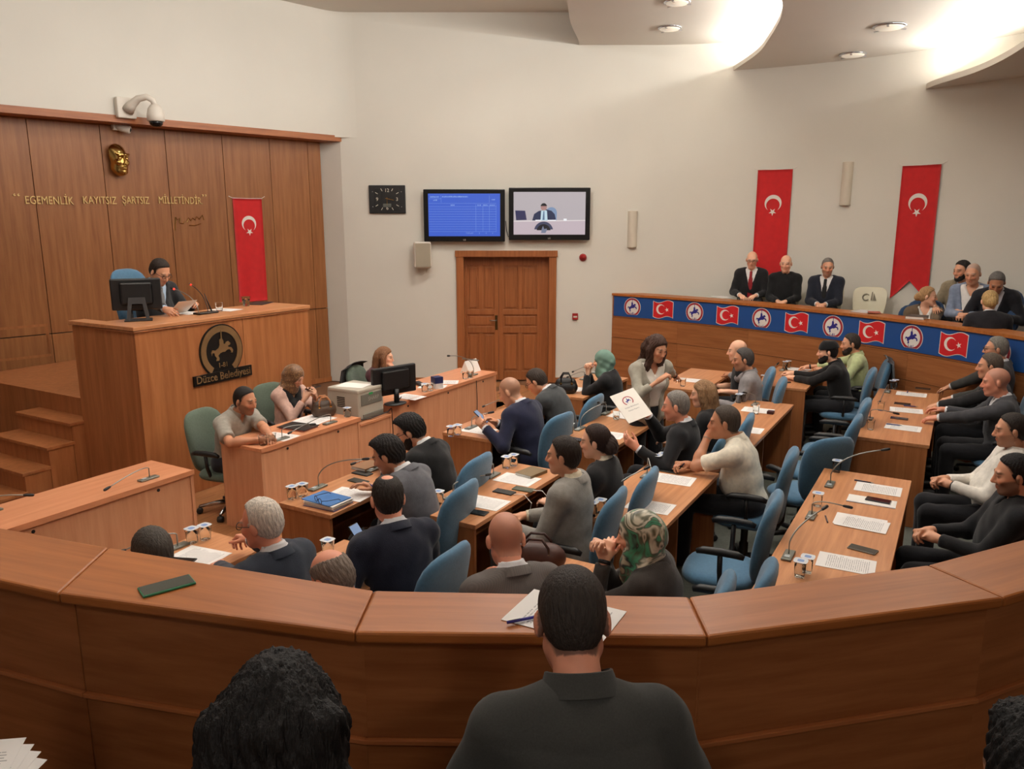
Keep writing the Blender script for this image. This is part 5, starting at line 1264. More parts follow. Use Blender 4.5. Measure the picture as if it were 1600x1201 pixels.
r = person('grey-cropped man in blue-grey blazer and white T-shirt in the gallery', px=(1520, 428), yaw=140, floor_z=FG, at_y=9.3, lean=6, hpitch=14, hyaw=-6, top='open', topcol=(122, 134, 156), shirtcol=(228, 224, 220), tee=True, buzz=0.6, haircol=(150, 146, 140), skin='mid',
           armR=dict(to=(0.04, 0.32, 0.72), curl=0.8), armL=dict(to=(-0.04, 0.33, 0.72), curl=0.8))
chair_for(r, 'navy', 'gallery chair of the man in the blue-grey blazer')
r = person('grey-haired man in black suit bending forward in the gallery', px=(1557, 442), yaw=140, floor_z=FG, at_y=8.95, lean=28, hpitch=34, hyaw=10, top='suit', topcol=(34, 34, 40), shirtcol=(214, 214, 220), hair='short_b', haircol=(110, 106, 102), skin='tan')
chair_for(r, 'navy', 'gallery chair of the man bending forward')
r = person('blond woman in dark jacket turning her back in the gallery', px=(1546, 471), yaw=-20, floor_z=0.63, at_y=8.55, lean=10, hpitch=10, scale=0.95, female=True, top='coat', topcol=(34, 33, 38), hair='bun_a', haircol=(186, 152, 100), skin='fair')
# ------------------------------------------------------------------ near gallery
person('man in dark grey shirt seen from behind, leaning to the parapet', px=(894, 971), yaw=5, floor_z=0.63, lean=25, hpitch=34, neck=14, headsize=0.97, hyaw=-4, top='shirt', topcol=(74, 74, 72), topmat=pbr('near_shirt_cloth', srgb(66, 66, 64), 0.9, var=0.10, vscale=260, bump=0.10, bscale=1400, sheen=0.1, spec=0.2), hair='crop_near', haircol=(52, 44, 40), skin='red', wide=0.98, scale=1.0,
       armL=dict(to=(-0.20, 0.36, 0.70)), armR=dict(to=(0.20, 0.36, 0.70)))
person('woman with wavy black hair seen from behind at the lower edge', px=(437, 1135), yaw=0, floor_z=0.63, lean=8, hpitch=14, scale=0.95, female=True, top='coat', topcol=(26, 25, 28), hair='wavy_near', haircol=(24, 20, 20), skin='mid')
person('person with black hair cut by the lower right corner', px=(1640, 1262), yaw=0, floor_z=0.63, lean=6, hpitch=10, top='coat', topcol=(22, 22, 24), hair='thick_a', haircol=(18, 16, 16), skin='mid')
r = person('person in dark blue trousers, only a knee with papers in view', pos=(-1.39, 1.30), coarse=True, yaw=-8, floor_z=0.63, lean=2, top='shirt', topcol=(60, 62, 70), hair='short_a', legcol=(28, 32, 46), armL=dict(to=(-0.28, 0.0, 0.72)), armR=dict(to=(0.24, -0.02, 0.74)))
LAP_PERSON = r
# ------------------------------------------------------------------ chairs nobody sits on
def chair_at(u, w, label, yaw=62, floor=0.0): office_chair(W(u, w, floor), RAD(yaw), label, M_BLUE)
chair_at(6.42, -0.98, 'empty blue chair standing alone in the aisle, seen from behind', 20)
chair_at(4.66, -1.16, 'empty blue chair at the desk in front of the floral headscarf', 66)
chair_at(7.05, -0.98, 'empty blue chair at the long desk behind the white polo man', 60)
chair_at(7.75, -0.98, 'empty blue chair farther along the long desk behind the white polo man', 64)
chair_at(3.62, -0.98, 'empty blue chair behind the parapet to the right of the floral headscarf', 64)
# ================================================================== flat emblem shapes
def arc(cx, cy, r, a0, a1, n=24): return [(cx + r * math.cos(a0 + (a1 - a0) * k / n), cy + r * math.sin(a0 + (a1 - a0) * k / n)) for k in range(n + 1)]
def star_pts(cx, cy, r, rot=0.0): return [(cx + (r if k % 2 == 0 else r * 0.382) * math.cos(rot + k * PI / 5), cy + (r if k % 2 == 0 else r * 0.382) * math.sin(rot + k * PI / 5)) for k in range(10)]
def crescent_pts(cx, cy, r, open_dir=0.0, n=28):
    r2, off_ = r * 0.80, r * 0.25
    x_ = (r * r - r2 * r2 + off_ * off_) / (2 * off_); a1 = math.acos(max(-1, min(1, x_ / r))); a2 = math.acos(max(-1, min(1, (x_ - off_) / r2)))
    P = arc(0, 0, r, a1, 2 * PI - a1, n) + [(off_ + p[0], p[1]) for p in arc(0, 0, r2, 2 * PI - a2, a2, n)][1:-1]
    c, s_ = math.cos(open_dir), math.sin(open_dir)
    return [(cx + c * p[0] - s_ * p[1], cy + s_ * p[0] + c * p[1]) for p in P]
HORSE = [(-0.30, -0.46), (-0.17, -0.46), (-0.15, -0.36), (-0.20, -0.25), (-0.10, -0.16), (0.02, -0.12), (0.12, -0.13), (0.22, -0.06), (0.34, -0.05), (0.42, -0.16), (0.38, -0.20), (0.47, -0.22), (0.50, -0.10), (0.42, 0.02),
         (0.30, 0.05), (0.26, 0.10), (0.36, 0.13), (0.40, 0.20), (0.30, 0.30), (0.20, 0.28), (0.14, 0.20), (0.08, 0.22), (0.08, 0.34), (0.02, 0.46), (0.02, 0.80), (-0.02, 0.80), (-0.03, 0.46), (-0.10, 0.40), (-0.10, 0.18), (-0.16, 0.06), (-0.30, -0.02),
         (-0.44, 0.02), (-0.50, -0.08), (-0.48, -0.22), (-0.44, -0.10), (-0.36, -0.12), (-0.34, -0.24), (-0.26, -0.34)]
def flat(pts, z0, z1, mp):
    """prism of a 2-D outline, each corner sent through mp(x, y, depth)"""
    b = bmesh.new(); n = len(pts)
    A = [b.verts.new(mp(p[0], p[1], z0)) for p in pts]; B = [b.verts.new(mp(p[0], p[1], z1)) for p in pts]
    for (i, j, k) in tessellate_polygon([[Vector((p[0], p[1], 0)) for p in pts]]):
        for R_ in (A, B):
            try: b.faces.new((R_[i], R_[j], R_[k]))
            except ValueError: pass
    for i in range(n): b.faces.new((A[i], A[(i + 1) % n], B[(i + 1) % n], B[i]))
    bmesh.ops.recalc_face_normals(b, faces=b.faces)
    me = bpy.data.meshes.new('shape'); b.to_mesh(me); b.free(); return me
def text_mapped(s_, size, mp, z0, z1=None, spacing=1.0, bold=0.0):
    me = text_mesh(s_, size, 0.0 if z1 is None else (z1 - z0) / 2, spacing, bold=bold)
    for v in me.vertices: v.co = mp(v.co.x, v.co.y, z0 + ((v.co.z + (z1 - z0) / 2) if z1 is not None else 0))
    return me
M_RED = pbr('flag_red', srgb(200, 24, 28), 0.8, var=0.06, vscale=12, sheen=0.2)
M_WHITE = pbr('flag_white', srgb(232, 226, 218), 0.8)
M_PRINTRED = pbr('print_red', srgb(206, 30, 38), 0.5); M_PRINTBLUE = pbr('print_blue', srgb(24, 74, 140), 0.5); M_PRINTNAVY = pbr('print_navy', srgb(40, 36, 128), 0.5); M_PRINTMAROON = pbr('print_maroon', srgb(160, 34, 48), 0.5); M_PRINTWHITE = pbr('print_white', srgb(228, 222, 214), 0.5)
# ================================================================== banner on the far parapet
ban = empty('parapet_banner', FO, 0, 'long blue banner with flags and horseman emblems on the parapet', 'banner')
BZ0, BZ1 = 1.105, 1.425
curved(0.03, 6.9, -0.010, -0.004, BZ0, BZ1, M_PRINTBLUE, 'cloth', ban, FO, 60)
def bmap(s0):
    def f(x, y, d): p = far_pt(s0 + x, -0.010 - d, (BZ0 + BZ1) / 2 + y); return p - FO
    return f
def wavy(w, h, g_): 
    n = 12; top = [(-w + 2 * w * k / n, h - 0.025 * math.sin(PI * 2 * k / n) * 0.9 * (1 if True else 0)) for k in range(n + 1)]; bot = [(-w + 2 * w * k / n, -h - 0.022 * math.sin(PI * 2 * k / n)) for k in range(n, -1, -1)]
    return [(p[0] * g_, p[1] * g_) for p in top + bot]
def chord_disc(r, cut, n=40):
    a = math.asin(cut / r); return arc(0, 0, r, -a, PI + a, n)
for k in range(12):
    s0 = 0.37 + k * 0.545
    if s0 > 6.7: break
    if k % 2 == 0:
        e = empty('emblem', (0, 0, 0)); e.parent = ban; m = bmap(s0); R_ = 0.148
        link('rim', flat(chord_disc(R_, R_ * 0.82), 0.0, 0.002, m), M_PRINTWHITE, e)
        link('ring', flat(chord_disc(R_ * 0.95, R_ * 0.80), 0.002, 0.0035, m), M_PRINTMAROON, e)
        link('field', flat(chord_disc(R_ * 0.76, R_ * 0.75), 0.0035, 0.005, m), M_PRINTWHITE, e)
        link('horseman', flat([(p[0] * 0.165, p[1] * 0.165 + 0.005) for p in HORSE], 0.005, 0.0065, m), M_PRINTNAVY, e)
        link('number', text_mapped('1-81', 0.048, (lambda mm: (lambda x, y, d: mm(x, y - 0.098, d)))(m), 0.0055, bold=0.001), M_PRINTNAVY, e)
    else:
        e = empty('flag_print', (0, 0, 0)); e.parent = ban; m = bmap(s0)
        link('rim', flat(wavy(0.178, 0.125, 1.0), 0.0, 0.002, m), M_PRINTWHITE, e)
        link('field', flat(wavy(0.170, 0.117, 1.0), 0.002, 0.0035, m), M_PRINTRED, e)
        link('crescent', flat(crescent_pts(-0.04, 0.0, 0.078, 0.0), 0.0035, 0.005, m), M_PRINTWHITE, e)
        link('star', flat(star_pts(0.068, 0.0, 0.036, PI), 0.0035, 0.005, m), M_PRINTWHITE, e)
# ================================================================== hanging flags
def hang_flag(pos, yaw, w, L, label, tail=0.0, wave=0.012):
    """vertical cloth in local x-z, facing local -y"""
    t = empty('flag', pos, yaw, label, 'flag', 'hanging red flags')
    nx, nz = 10, 34; V = []; Q = []
    for side in (0, 1):
        for j in range(nz + 1):
            for i in range(nx + 1):
                x = -w / 2 + w * i / nx; fz = j / nz; bot = L if not tail else L - tail * (1 - abs(2 * i / nx - 1))
                z = -bot * fz; y = -0.012 - wave * fz * (math.sin(6.5 * x / w + 1.0) + 0.4 * math.sin(13 * x / w + 3 * fz)) - 0.003 * side
                V.append((x, y, z))
    o1 = (nx + 1) * (nz + 1)
    for j in range(nz):
        for i in range(nx):
            a = j * (nx + 1) + i; Q.append((a, a + 1, a + nx + 2, a + nx + 1)); b = o1 + a; Q.append((b + nx + 1, b + nx + 2, b + 1, b))
    def edge(idx):
        for a, b in zip(idx[:-1], idx[1:]): Q.append((a, b, b + o1, a + o1))
    edge(list(range(nx + 1))); edge([nz * (nx + 1) + i for i in range(nx, -1, -1)]); edge([j * (nx + 1) for j in range(nz, -1, -1)]); edge([j * (nx + 1) + nx for j in range(nz + 1)])
    me = mesh_np('cloth', np.array(V), np.array(Q)); link('cloth', me, M_RED, t)
    def mp(x, y, d):
        fz = -y / L; return Vector((x, -0.0155 - wave * fz * (math.sin(6.5 * x / w + 1.0) + 0.4 * math.sin(13 * x / w + 3 * fz)) - d, y))
    R_ = w * 0.245; cz = -L * 0.24 if L < 1.6 else -w * 0.98
    link('crescent', flat(crescent_pts(0, cz, R_, -PI / 2, 40), 0.004, 0.006, mp), M_WHITE, t)
    link('star', flat(star_pts(0, cz - R_ * 1.05, R_ * 0.48, -PI / 2), 0.004, 0.006, mp), M_WHITE, t)
    MB().tube([(-w / 2 - 0.05, 0.0, 0.03), (-w / 2, -0.012, 0.004), (0, -0.012, 0.0), (w / 2, -0.012, 0.004), (w / 2 + 0.06, 0.0, 0.035)], 0.004, 6).build('cord', M_WHITE, t)
    return t
_w1 = WW(1.30, 2.92, 0.03)
hang_flag(_w1, wz + PI, 0.46, 1.50, 'red flag with white crescent hanging beside the rostrum')
def on_right_wall(px_, py_):
    d = ray(px_, py_); best = None
    for a, b in zip(RIGHT_CURVE[:-1], RIGHT_CURVE[1:]):
        a = Vector(a); b = Vector(b); e = b - a
        den = d.x * e.y - d.y * e.x
        t = (a.x * e.y - a.y * e.x) / den; p = Vector((d.x * t, d.y * t)); q = (p - a).dot(e) / e.length_squared
        if 0 <= q <= 1: best = (Vector((p.x, p.y, CAM_H + d.z * t)), math.atan2(e.y, e.x))
    return best
p1, a1 = on_right_wall(1212, 265); n1 = Vector((-math.sin(a1), math.cos(a1), 0)) * -1
hang_flag(p1 + Vector((math.sin(a1), -math.cos(a1), 0)) * 0.02, a1, 0.50, 1.72, 'red flag with white crescent behind the man with the red tie', 0.0)
p2, a2 = on_right_wall(1442, 258)
hang_flag(p2 + Vector((math.sin(a2), -math.cos(a2), 0)) * 0.02, a2, 0.50, 1.80, 'red swallow-tailed flag at the far right of the wall', 0.26)
# ================================================================== wall things on the door wall
def wallbox(name, x, z, label, cat): return empty(name, (x, YW, z), 0, label, cat)
M_GOLD = pbr('polished_brass', srgb(190, 156, 92), 0.24, metal=1.0); M_DIAL = pbr('clock_dial', srgb(30, 30, 30), 0.35); M_CREAM = pbr('cream_mark', srgb(214, 206, 190), 0.5)
ck = wallbox('wall_clock', -1.955, 2.93, 'black rectangular wall clock left of the two screens', 'clock')
box('case', (-0.285, -0.04, -0.215), (0.285, -0.0, 0.215), M_BLACK, ck, 0.008); box('dial', (-0.19, -0.046, -0.17), (0.19, -0.040, 0.17), M_DIAL, ck, 0.002)
for k, sN in ((0, '12'), (3, '3'), (6, '6'), (9, '9')):
    a = PI / 2 - k * PI / 6; me = text_mesh(sN, 0.075); o = link('numeral', me, M_CREAM, ck, (0.155 * math.cos(a), -0.0475, 0.135 * math.sin(a)), (PI / 2, 0, 0))
for k in (1, 2, 4, 5, 7, 8, 10, 11):
    a = PI / 2 - k * PI / 6; sc_ = 1.0 / max(abs(math.cos(a)) / 0.175, abs(math.sin(a)) / 0.155)
    box('hour_mark', (-0.022, -0.0495, -0.004), (0.022, -0.046, 0.004), M_CREAM, ck, 0, (0.93 * sc_ * math.cos(a), 0, 0.93 * sc_ * math.sin(a)), (0, -a, 0))
box('hand', (-0.03, -0.053, -0.004), (0.11, -0.050, 0.004), M_GOLD, ck, 0, (0, 0, 0.01), (0, RAD(12), 0)); box('hand', (-0.02, -0.056, -0.003), (0.10, -0.053, 0.003), M_GOLD, ck, 0, (0, 0, 0.01), (0, RAD(90), 0))
box('small_display', (-0.065, -0.049, -0.12), (0.06, -0.046, -0.065), pbr('lcd', srgb(92, 94, 88), 0.4), ck)
for sx in (-1, 1):
    for sz_ in (-1, 1): MB().lathe([(0.008, 0), (0.006, 0.006), (1e-7, 0.007)], 8, Matrix.Translation((0.225 * sx, -0.04, 0.115 * sz_)) @ Matrix.Rotation(PI / 2, 4, 'X')).build('screw', M_CHROME, ck)
def emis(name, rgb, st):
    if name in _mats: return _mats[name]
    m = pbr(name, srgb(*rgb), 0.35, emit=st * 0.95); m.node_tree.nodes['Principled BSDF'].inputs['Base Color'].default_value = (0.01, 0.01, 0.012, 1); return m
def tv(x, z, w, h, label):
    t = empty('wall_screen', (x, YW - 0.10, z), 0, label, 'television')
    box('case', (-w / 2, -0.03, -h / 2), (w / 2, 0.04, h / 2), pbr('tv_gloss', srgb(14, 14, 17), 0.2), t, 0.01)
    box('bracket', (-0.25, 0.04, -0.2), (0.25, 0.10, 0.2), M_BLACK, t)
    me = text_mesh('LG', 0.035); link('maker_mark', me, M_CREAM, t, (0, -0.0312, -h / 2 + 0.028), (PI / 2, 0, 0))
    return t
TVW, TVH = 1.27, 0.80
t1 = tv(-0.745, 2.68, TVW, TVH, 'wall screen showing a blue table, left of the pair')
SW, SH = 1.12, 0.65
def scr(t, nm, x0, z0, x1, z1, mat, d): return box(nm, (x0, -0.0305 - d, z0), (x1, -0.030 - d + 0.0003, z1), mat, t)
E_BLUE = emis('screen_blue', (66, 110, 236), 0.75); E_LINE = emis('screen_line', (150, 186, 250), 0.8)
scr(t1, 'screen', -SW / 2, -SH / 2 + 0.01, SW / 2, SH / 2 + 0.01, E_BLUE, 0.001)
lines = MB()
for k in range(11): lines.box((-SW / 2 + 0.01, -0.0325, 0.135 - k * 0.038), (SW / 2 - 0.06, -0.0320, 0.138 - k * 0.038))
for xv in (0.18, 0.29, 0.39, 0.495): lines.box((xv, -0.0325, -0.24), (xv + 0.003, -0.0320, 0.17))
lines.box((-0.36, -0.0325, 0.2), (-0.357, -0.0320, 0.31)).box((-SW / 2 + 0.01, -0.0325, 0.255), (-0.36, -0.0320, 0.258)).box((0.39, -0.0325, 0.2), (0.393, -0.0320, 0.31)).box((-SW / 2 + 0.01, -0.0325, 0.185), (SW / 2 - 0.06, -0.0320, 0.188))
lines.build('table_lines', E_LINE, t1)
for (sN, x_, z_, sz_) in (('TOPLAM', 0.08, -0.27, 0.03), ('0', 0.235, -0.27, 0.03), ('0', 0.34, -0.27, 0.03), ('0', 0.44, -0.27, 0.03)):
    link('screen_text', text_mesh(sN, sz_), E_LINE, t1, (x_, -0.0322, z_), (PI / 2, 0, 0))
blur = MB(); _r = random.Random(3)
for (xa, xb, z_) in ((-0.53, -0.39, 0.285), (-0.48, -0.42, 0.235), (-0.34, 0.06, 0.288), (0.43, 0.48, 0.245), (-0.21, -0.15, 0.16), (0.205, 0.265, 0.16), (0.30, 0.375, 0.16), (0.40, 0.485, 0.16)):
    x_ = xa
    while x_ < xb:
        w_ = _r.uniform(0.008, 0.022); blur.box((x_, -0.0325, z_ - 0.009), (min(xb, x_ + w_), -0.0320, z_ + _r.uniform(0.004, 0.011))); x_ += w_ + _r.uniform(0.003, 0.008)
blur.build('blurred_text', E_LINE, t1)
t2 = tv(0.585, 2.705, TVW, 0.80, 'wall screen showing the speaker at his rostrum, right of the pair')
def sshape(nm, pts, mat, d): return link(nm, flat(pts, d, d + 0.0003, lambda x, y, dd: Vector((x, -0.030 - dd, y))), mat, t2)
sshape('screen', [(-SW / 2, -SH / 2 + 0.01), (SW / 2, -SH / 2 + 0.01), (SW / 2, SH / 2 + 0.01), (-SW / 2, SH / 2 + 0.01)], emis('screen_wall', (206, 196, 200), 0.8), 0.0005)
sshape('rostrum_image', [(-SW / 2, -SH / 2 + 0.01), (SW / 2, -SH / 2 + 0.01), (SW / 2, -0.105), (-SW / 2, -0.115)], emis('screen_desk', (214, 196, 204), 0.85), 0.001)
sshape('counter_image', [(-SW / 2, -0.118), (SW / 2, -0.106), (SW / 2, -0.09), (-SW / 2, -0.10)], emis('screen_counter', (236, 226, 226), 0.9), 0.0013)
sshape('chair_image', arc(0.03, 0.02, 0.085, 0, PI, 12) + [(-0.05, -0.1), (0.11, -0.1)], emis('screen_chair', (150, 176, 214), 0.7), 0.0013)
sshape('speaker_image', [(-0.27, -0.10), (-0.24, 0.0), (-0.17, 0.045), (-0.05, 0.07), (0.03, 0.05), (0.08, 0.0), (0.10, -0.08), (0.06, -0.10)], emis('screen_suit', (52, 62, 100), 0.6), 0.0016)
sshape('shirt_image', [(-0.14, -0.10), (-0.13, 0.05), (-0.07, 0.06), (-0.04, 0.05), (-0.03, -0.10)], emis('screen_shirt', (206, 232, 244), 0.9), 0.0019)
sshape('tie_image', [(-0.11, -0.09), (-0.095, 0.045), (-0.08, 0.045), (-0.075, -0.09)], emis('screen_tie', (110, 140, 176), 0.7), 0.0022)
sshape('face_image', arc(-0.09, 0.10, 0.047, 0, 2 * PI, 20)[:-1], emis('screen_face', (206, 156, 150), 0.7), 0.0022)
sshape('hair_image', arc(-0.09, 0.115, 0.05, 0.1, PI - 0.1, 14), emis('screen_hair', (40, 36, 44), 0.4), 0.0025)
sshape('monitor_image', [(-0.52, -0.095), (-0.535, 0.055), (-0.38, 0.05), (-0.355, -0.09)], emis('screen_monitor', (66, 66, 120), 0.5), 0.0016)
for (xa, xb) in ((-0.22, -0.13), (-0.03, 0.10), (0.22, 0.27)): sshape('paper_image', [(xa, -0.104), (xb, -0.104), (xb, -0.07 if xa > 0.2 else -0.088), (xa, -0.07 if xa > 0.2 else -0.088)], emis('screen_paper', (244, 244, 248), 1.0), 0.0028)
sshape('emblem_image', arc(-0.09, -0.265, 0.15, 0.2, PI - 0.2, 24), emis('screen_emblem', (92, 96, 132), 0.5), 0.0016)
sshape('emblem_centre_image', arc(-0.09, -0.265, 0.11, 0.15, PI - 0.15, 24), emis('screen_emblem_dark', (24, 24, 40), 0.4), 0.0019)
sshape('emblem_figure_image', [(-0.13, -0.29), (-0.12, -0.23), (-0.10, -0.18), (-0.08, -0.23), (-0.04, -0.22), (-0.04, -0.25), (-0.06, -0.29)], emis('screen_emblem_fig', (150, 160, 190), 0.6), 0.0022)
cb = MB().tube([(-0.10, YW - 0.03, 2.60), (-0.085, YW - 0.03, 2.45), (-0.06, YW - 0.03, 2.36), (-0.02, YW - 0.03, 2.33)], 0.006, 6).build('screen_cable', M_BLACK); tag(cb, 'black cable drooping between the two wall screens', 'cable')
ls = empty('wall_loudspeaker', (-1.435, YW - 0.02, 2.07), RAD(12), 'cream loudspeaker on the wall below the left screen', 'loudspeaker')
box('case', (-0.135, -0.20, -0.20), (0.135, -0.02, 0.21), M_WHITEPL, ls, 0.03); box('grille', (-0.115, -0.212, -0.18), (0.115, -0.199, 0.19), pbr('speaker_mesh', srgb(160, 150, 132), 0.7, bump=0.4, bscale=300), ls, 0.006)
box('bracket', (-0.04, -0.03, -0.05), (0.04, 0.02, 0.05), M_WHITEPL, ls); MB().tube([(-0.06, 0.0, -0.19), (-0.05, -0.02, -0.28), (0.0, -0.04, -0.31), (0.06, -0.06, -0.27), (0.075, -0.09, -0.20)], 0.005, 6).build('cable', M_WHITEPL, ls)
al = empty('fire_alarm_bell', (1.13, YW, 2.03), 0, 'small round red alarm beside the door head', 'alarm')
MB().lathe([(0.05, 0), (0.052, 0.02), (0.04, 0.045), (0.02, 0.05), (0.018, 0.06), (1e-7, 0.062)], 20, Matrix.Rotation(PI / 2, 4, 'X')).build('dome', pbr('alarm_red', srgb(150, 22, 20), 0.35), al, smooth=True)
MB().lathe([(0.06, 0), (0.06, 0.012), (0.05, 0.014)], 20, Matrix.Rotation(PI / 2, 4, 'X')).build('base', pbr('alarm_red', (0, 0, 0)), al)
cp_ = empty('fire_call_point', (1.02, YW, 1.09), 0, 'small red fire call point on the wall right of the door', 'call point')
box('case', (-0.045, -0.04, -0.05), (0.045, 0, 0.05), pbr('alarm_red', (0, 0, 0)), cp_, 0.006); box('window', (-0.03, -0.043, -0.018), (0.03, -0.04, 0.008), M_CREAM, cp_)
for (px_, py_, hh, lab) in ((988, 358, 0.56, 'white half-round wall lamp right of the door'), (1323, 287, 0.60, 'white half-round wall lamp between the two wall flags')):
    if px_ < 1000:
        dd = ray(px_, py_); tt = YW / dd.y; P_ = Vector((dd.x * tt, YW, CAM_H + dd.z * tt)); aa_ = 0.0
    else: P_, aa_ = on_right_wall(px_, py_)
    sN = empty('wall_lamp', P_, aa_, lab, 'lamp')
    MB().prism(arc(0, 0.0, 0.075, PI, 2 * PI, 14), -hh / 2, hh / 2).build('shade', pbr('lamp_plaster', srgb(206, 196, 180), 0.7), sN)
    box('mount', (-0.05, -0.01, -hh / 2 - 0.008), (0.05, 0.0, hh / 2 + 0.008), M_WHITEPL, sN)
# ================================================================== things on the veneered wall
def wpos(px_, py_):
    d = ray(px_, py_); t = WN.dot(WOOD0) / (WN.x * d.x + WN.y * d.y); p = Vector((d.x * t, d.y * t, CAM_H + d.z * t)); return (p - WOOD0).dot(WD), p.z
WROT = wz + PI                                         # local -y faces the room, local x runs to the right
def on_wood(s_, z, out=0.03): return WW(s_, z, out)
# lettering of the motto, each word a part
mo = empty('wall_motto', on_wood(2.9, 2.87), WROT, 'raised brass motto lettering on the veneered wall', 'lettering')
for sN, px0, px1 in (('“', 20, 30), ('EGEMENLİK', 38, 113), ('KAYITSIZ', 128, 180), ('ŞARTSIZ', 189, 231), ('MİLLETİNDİR.', 246, 314), ('”', 314, 321)):
    s_a, z_a = wpos(px0, 313); s_b, _ = wpos(px1, 313); me = text_mesh(sN, 0.135, 0.006)
    xs = [v.co.x for v in me.vertices]; wdt = max(xs) - min(xs); cxm = (max(xs) + min(xs)) / 2
    for v in me.vertices: v.co.x = (v.co.x - cxm) * abs(s_b - s_a) / wdt
    o = link('word', me, pbr('letter_brass', srgb(200, 168, 112), 0.4, metal=0.8), mo); o.location = (2.9 - (s_a + s_b) / 2, -0.010, z_a - 2.87 + (0.03 if sN in '“”' else 0)); o.rotation_euler = (PI / 2, 0, 0)
s_s, z_s = wpos(293, 346)
sg = empty('wall_signature', on_wood(s_s, z_s), WROT, 'raised handwritten brass signature under the motto', 'lettering')
MB().tube([(-0.20, -0.01, -0.12), (-0.18, -0.01, 0.06), (-0.16, -0.01, 0.02), (-0.12, -0.01, 0.05), (-0.13, -0.01, -0.02), (-0.08, -0.01, -0.03), (-0.06, -0.01, 0.0)], 0.006, 5).build('stroke', M_GOLD, sg)
MB().tube([(-0.03, -0.01, -0.01), (0.0, -0.01, 0.05), (0.03, -0.01, 0.01), (0.06, -0.01, 0.05), (0.09, -0.01, 0.02), (0.12, -0.01, 0.07), (0.15, -0.01, 0.03), (0.20, -0.01, 0.09), (0.22, -0.01, 0.02)], 0.006, 5).build('stroke', M_GOLD, sg)
MB().tube([(0.0, -0.01, -0.05), (0.08, -0.01, -0.055), (0.17, -0.01, -0.03)], 0.005, 5).build('stroke', M_GOLD, sg)
# brass face relief
s_m, z_m = wpos(178, 250)
g = Grid(v3(-0.2, -0.2, -0.26), v3(0.2, 0.2, 0.24), 0.006)
I3 = np.eye(3); head_prims(g, v3(0, 0, 0), rz3(PI) * 1.0, v3(0, -0.05, -0.12), size=1.75, ears=False)
x, y, z = g.full()
g.el(v3(0, 0.03, 0.12), v3(0.14, 0.13, 0.10), None, 0.02)
for sx in (-1, 1): g.rc(v3(0.02 * sx, -0.155, 0.062), v3(0.10 * sx, -0.13, 0.075), 0.022, 0.014, 0.012)
g.D = np.maximum(g.D, (y + 0.02) + 0 * g.D).astype(np.float32); V, Q = g.mesh()
mk = empty('face_relief', on_wood(s_m, z_m, 0.03), WROT + RAD(18), 'polished brass face relief on the veneered wall', 'relief')
mk.scale = (0.93, 1.0, 0.93)
link('face', mesh_np('face', V, Q), M_GOLD, mk, (0, -0.02, 0)); MB().prism([(p[0], p[1]) for p in arc(0, 0, 0.07, 0, 2 * PI, 16)[:-1]], -0.01, 0.03).build('mount', M_BLACK, mk, None, (PI / 2, 0, 0))
# cameras at the fascia
s_c, z_c = wpos(178, 165)
dc = empty('dome_camera', WW(s_c, 3.97, FASC + 0.0), WROT, 'white dome camera on a curved arm above the veneered wall', 'camera')
box('wall_box', (-0.13, -0.09, -0.12), (0.10, 0.0, 0.13), M_WHITEPL, dc, 0.015)
MB().tube([(0.0, -0.08, -0.02), (0.03, -0.14, 0.04), (0.08, -0.22, 0.11), (0.15, -0.30, 0.13), (0.21, -0.34, 0.09), (0.22, -0.35, 0.02)], [0.075, 0.055, 0.042, 0.038, 0.038, 0.04], 14).build('arm', M_WHITEPL, dc, smooth=True)
MB().lathe([(0.05, 0.02), (0.085, -0.03), (0.10, -0.10), (0.105, -0.17), (0.09, -0.18)], 20, Matrix.Translation((0.22, -0.35, 0.02))).build('housing', M_WHITEPL, dc, smooth=True)
MB().lathe([(0.085, -0.175), (0.075, -0.215), (0.045, -0.24), (1e-7, -0.247)], 20, Matrix.Translation((0.22, -0.35, 0.02))).build('dome', pbr('smoked_dome', srgb(14, 14, 16), 0.1), dc, smooth=True)
s_b, z_b = wpos(178, 198)
bc = empty('bullet_camera', WW(s_b, z_b, 0.03), WROT, 'small white bullet camera under the dome camera', 'camera')
box('bracket', (-0.05, -0.08, -0.05), (0.03, 0.0, 0.06), M_WHITEPL, bc, 0.008)
MB().lathe([(0.045, 0.0), (0.05, 0.05), (0.05, 0.16), (0.042, 0.17), (1e-7, 0.165)], 16, Matrix.Translation((0.0, -0.05, 0.0)) @ Matrix.Rotation(RAD(55), 4, 'Z') @ Matrix.Rotation(RAD(105), 4, 'X')).build('barrel', M_WHITEPL, bc, smooth=True)
MB().lathe([(0.024, 0.168), (0.02, 0.174), (1e-7, 0.175)], 12, Matrix.Translation((0.0, -0.05, 0.0)) @ Matrix.Rotation(RAD(55), 4, 'Z') @ Matrix.Rotation(RAD(105), 4, 'X')).build('lens', M_BLACK, bc, smooth=True)
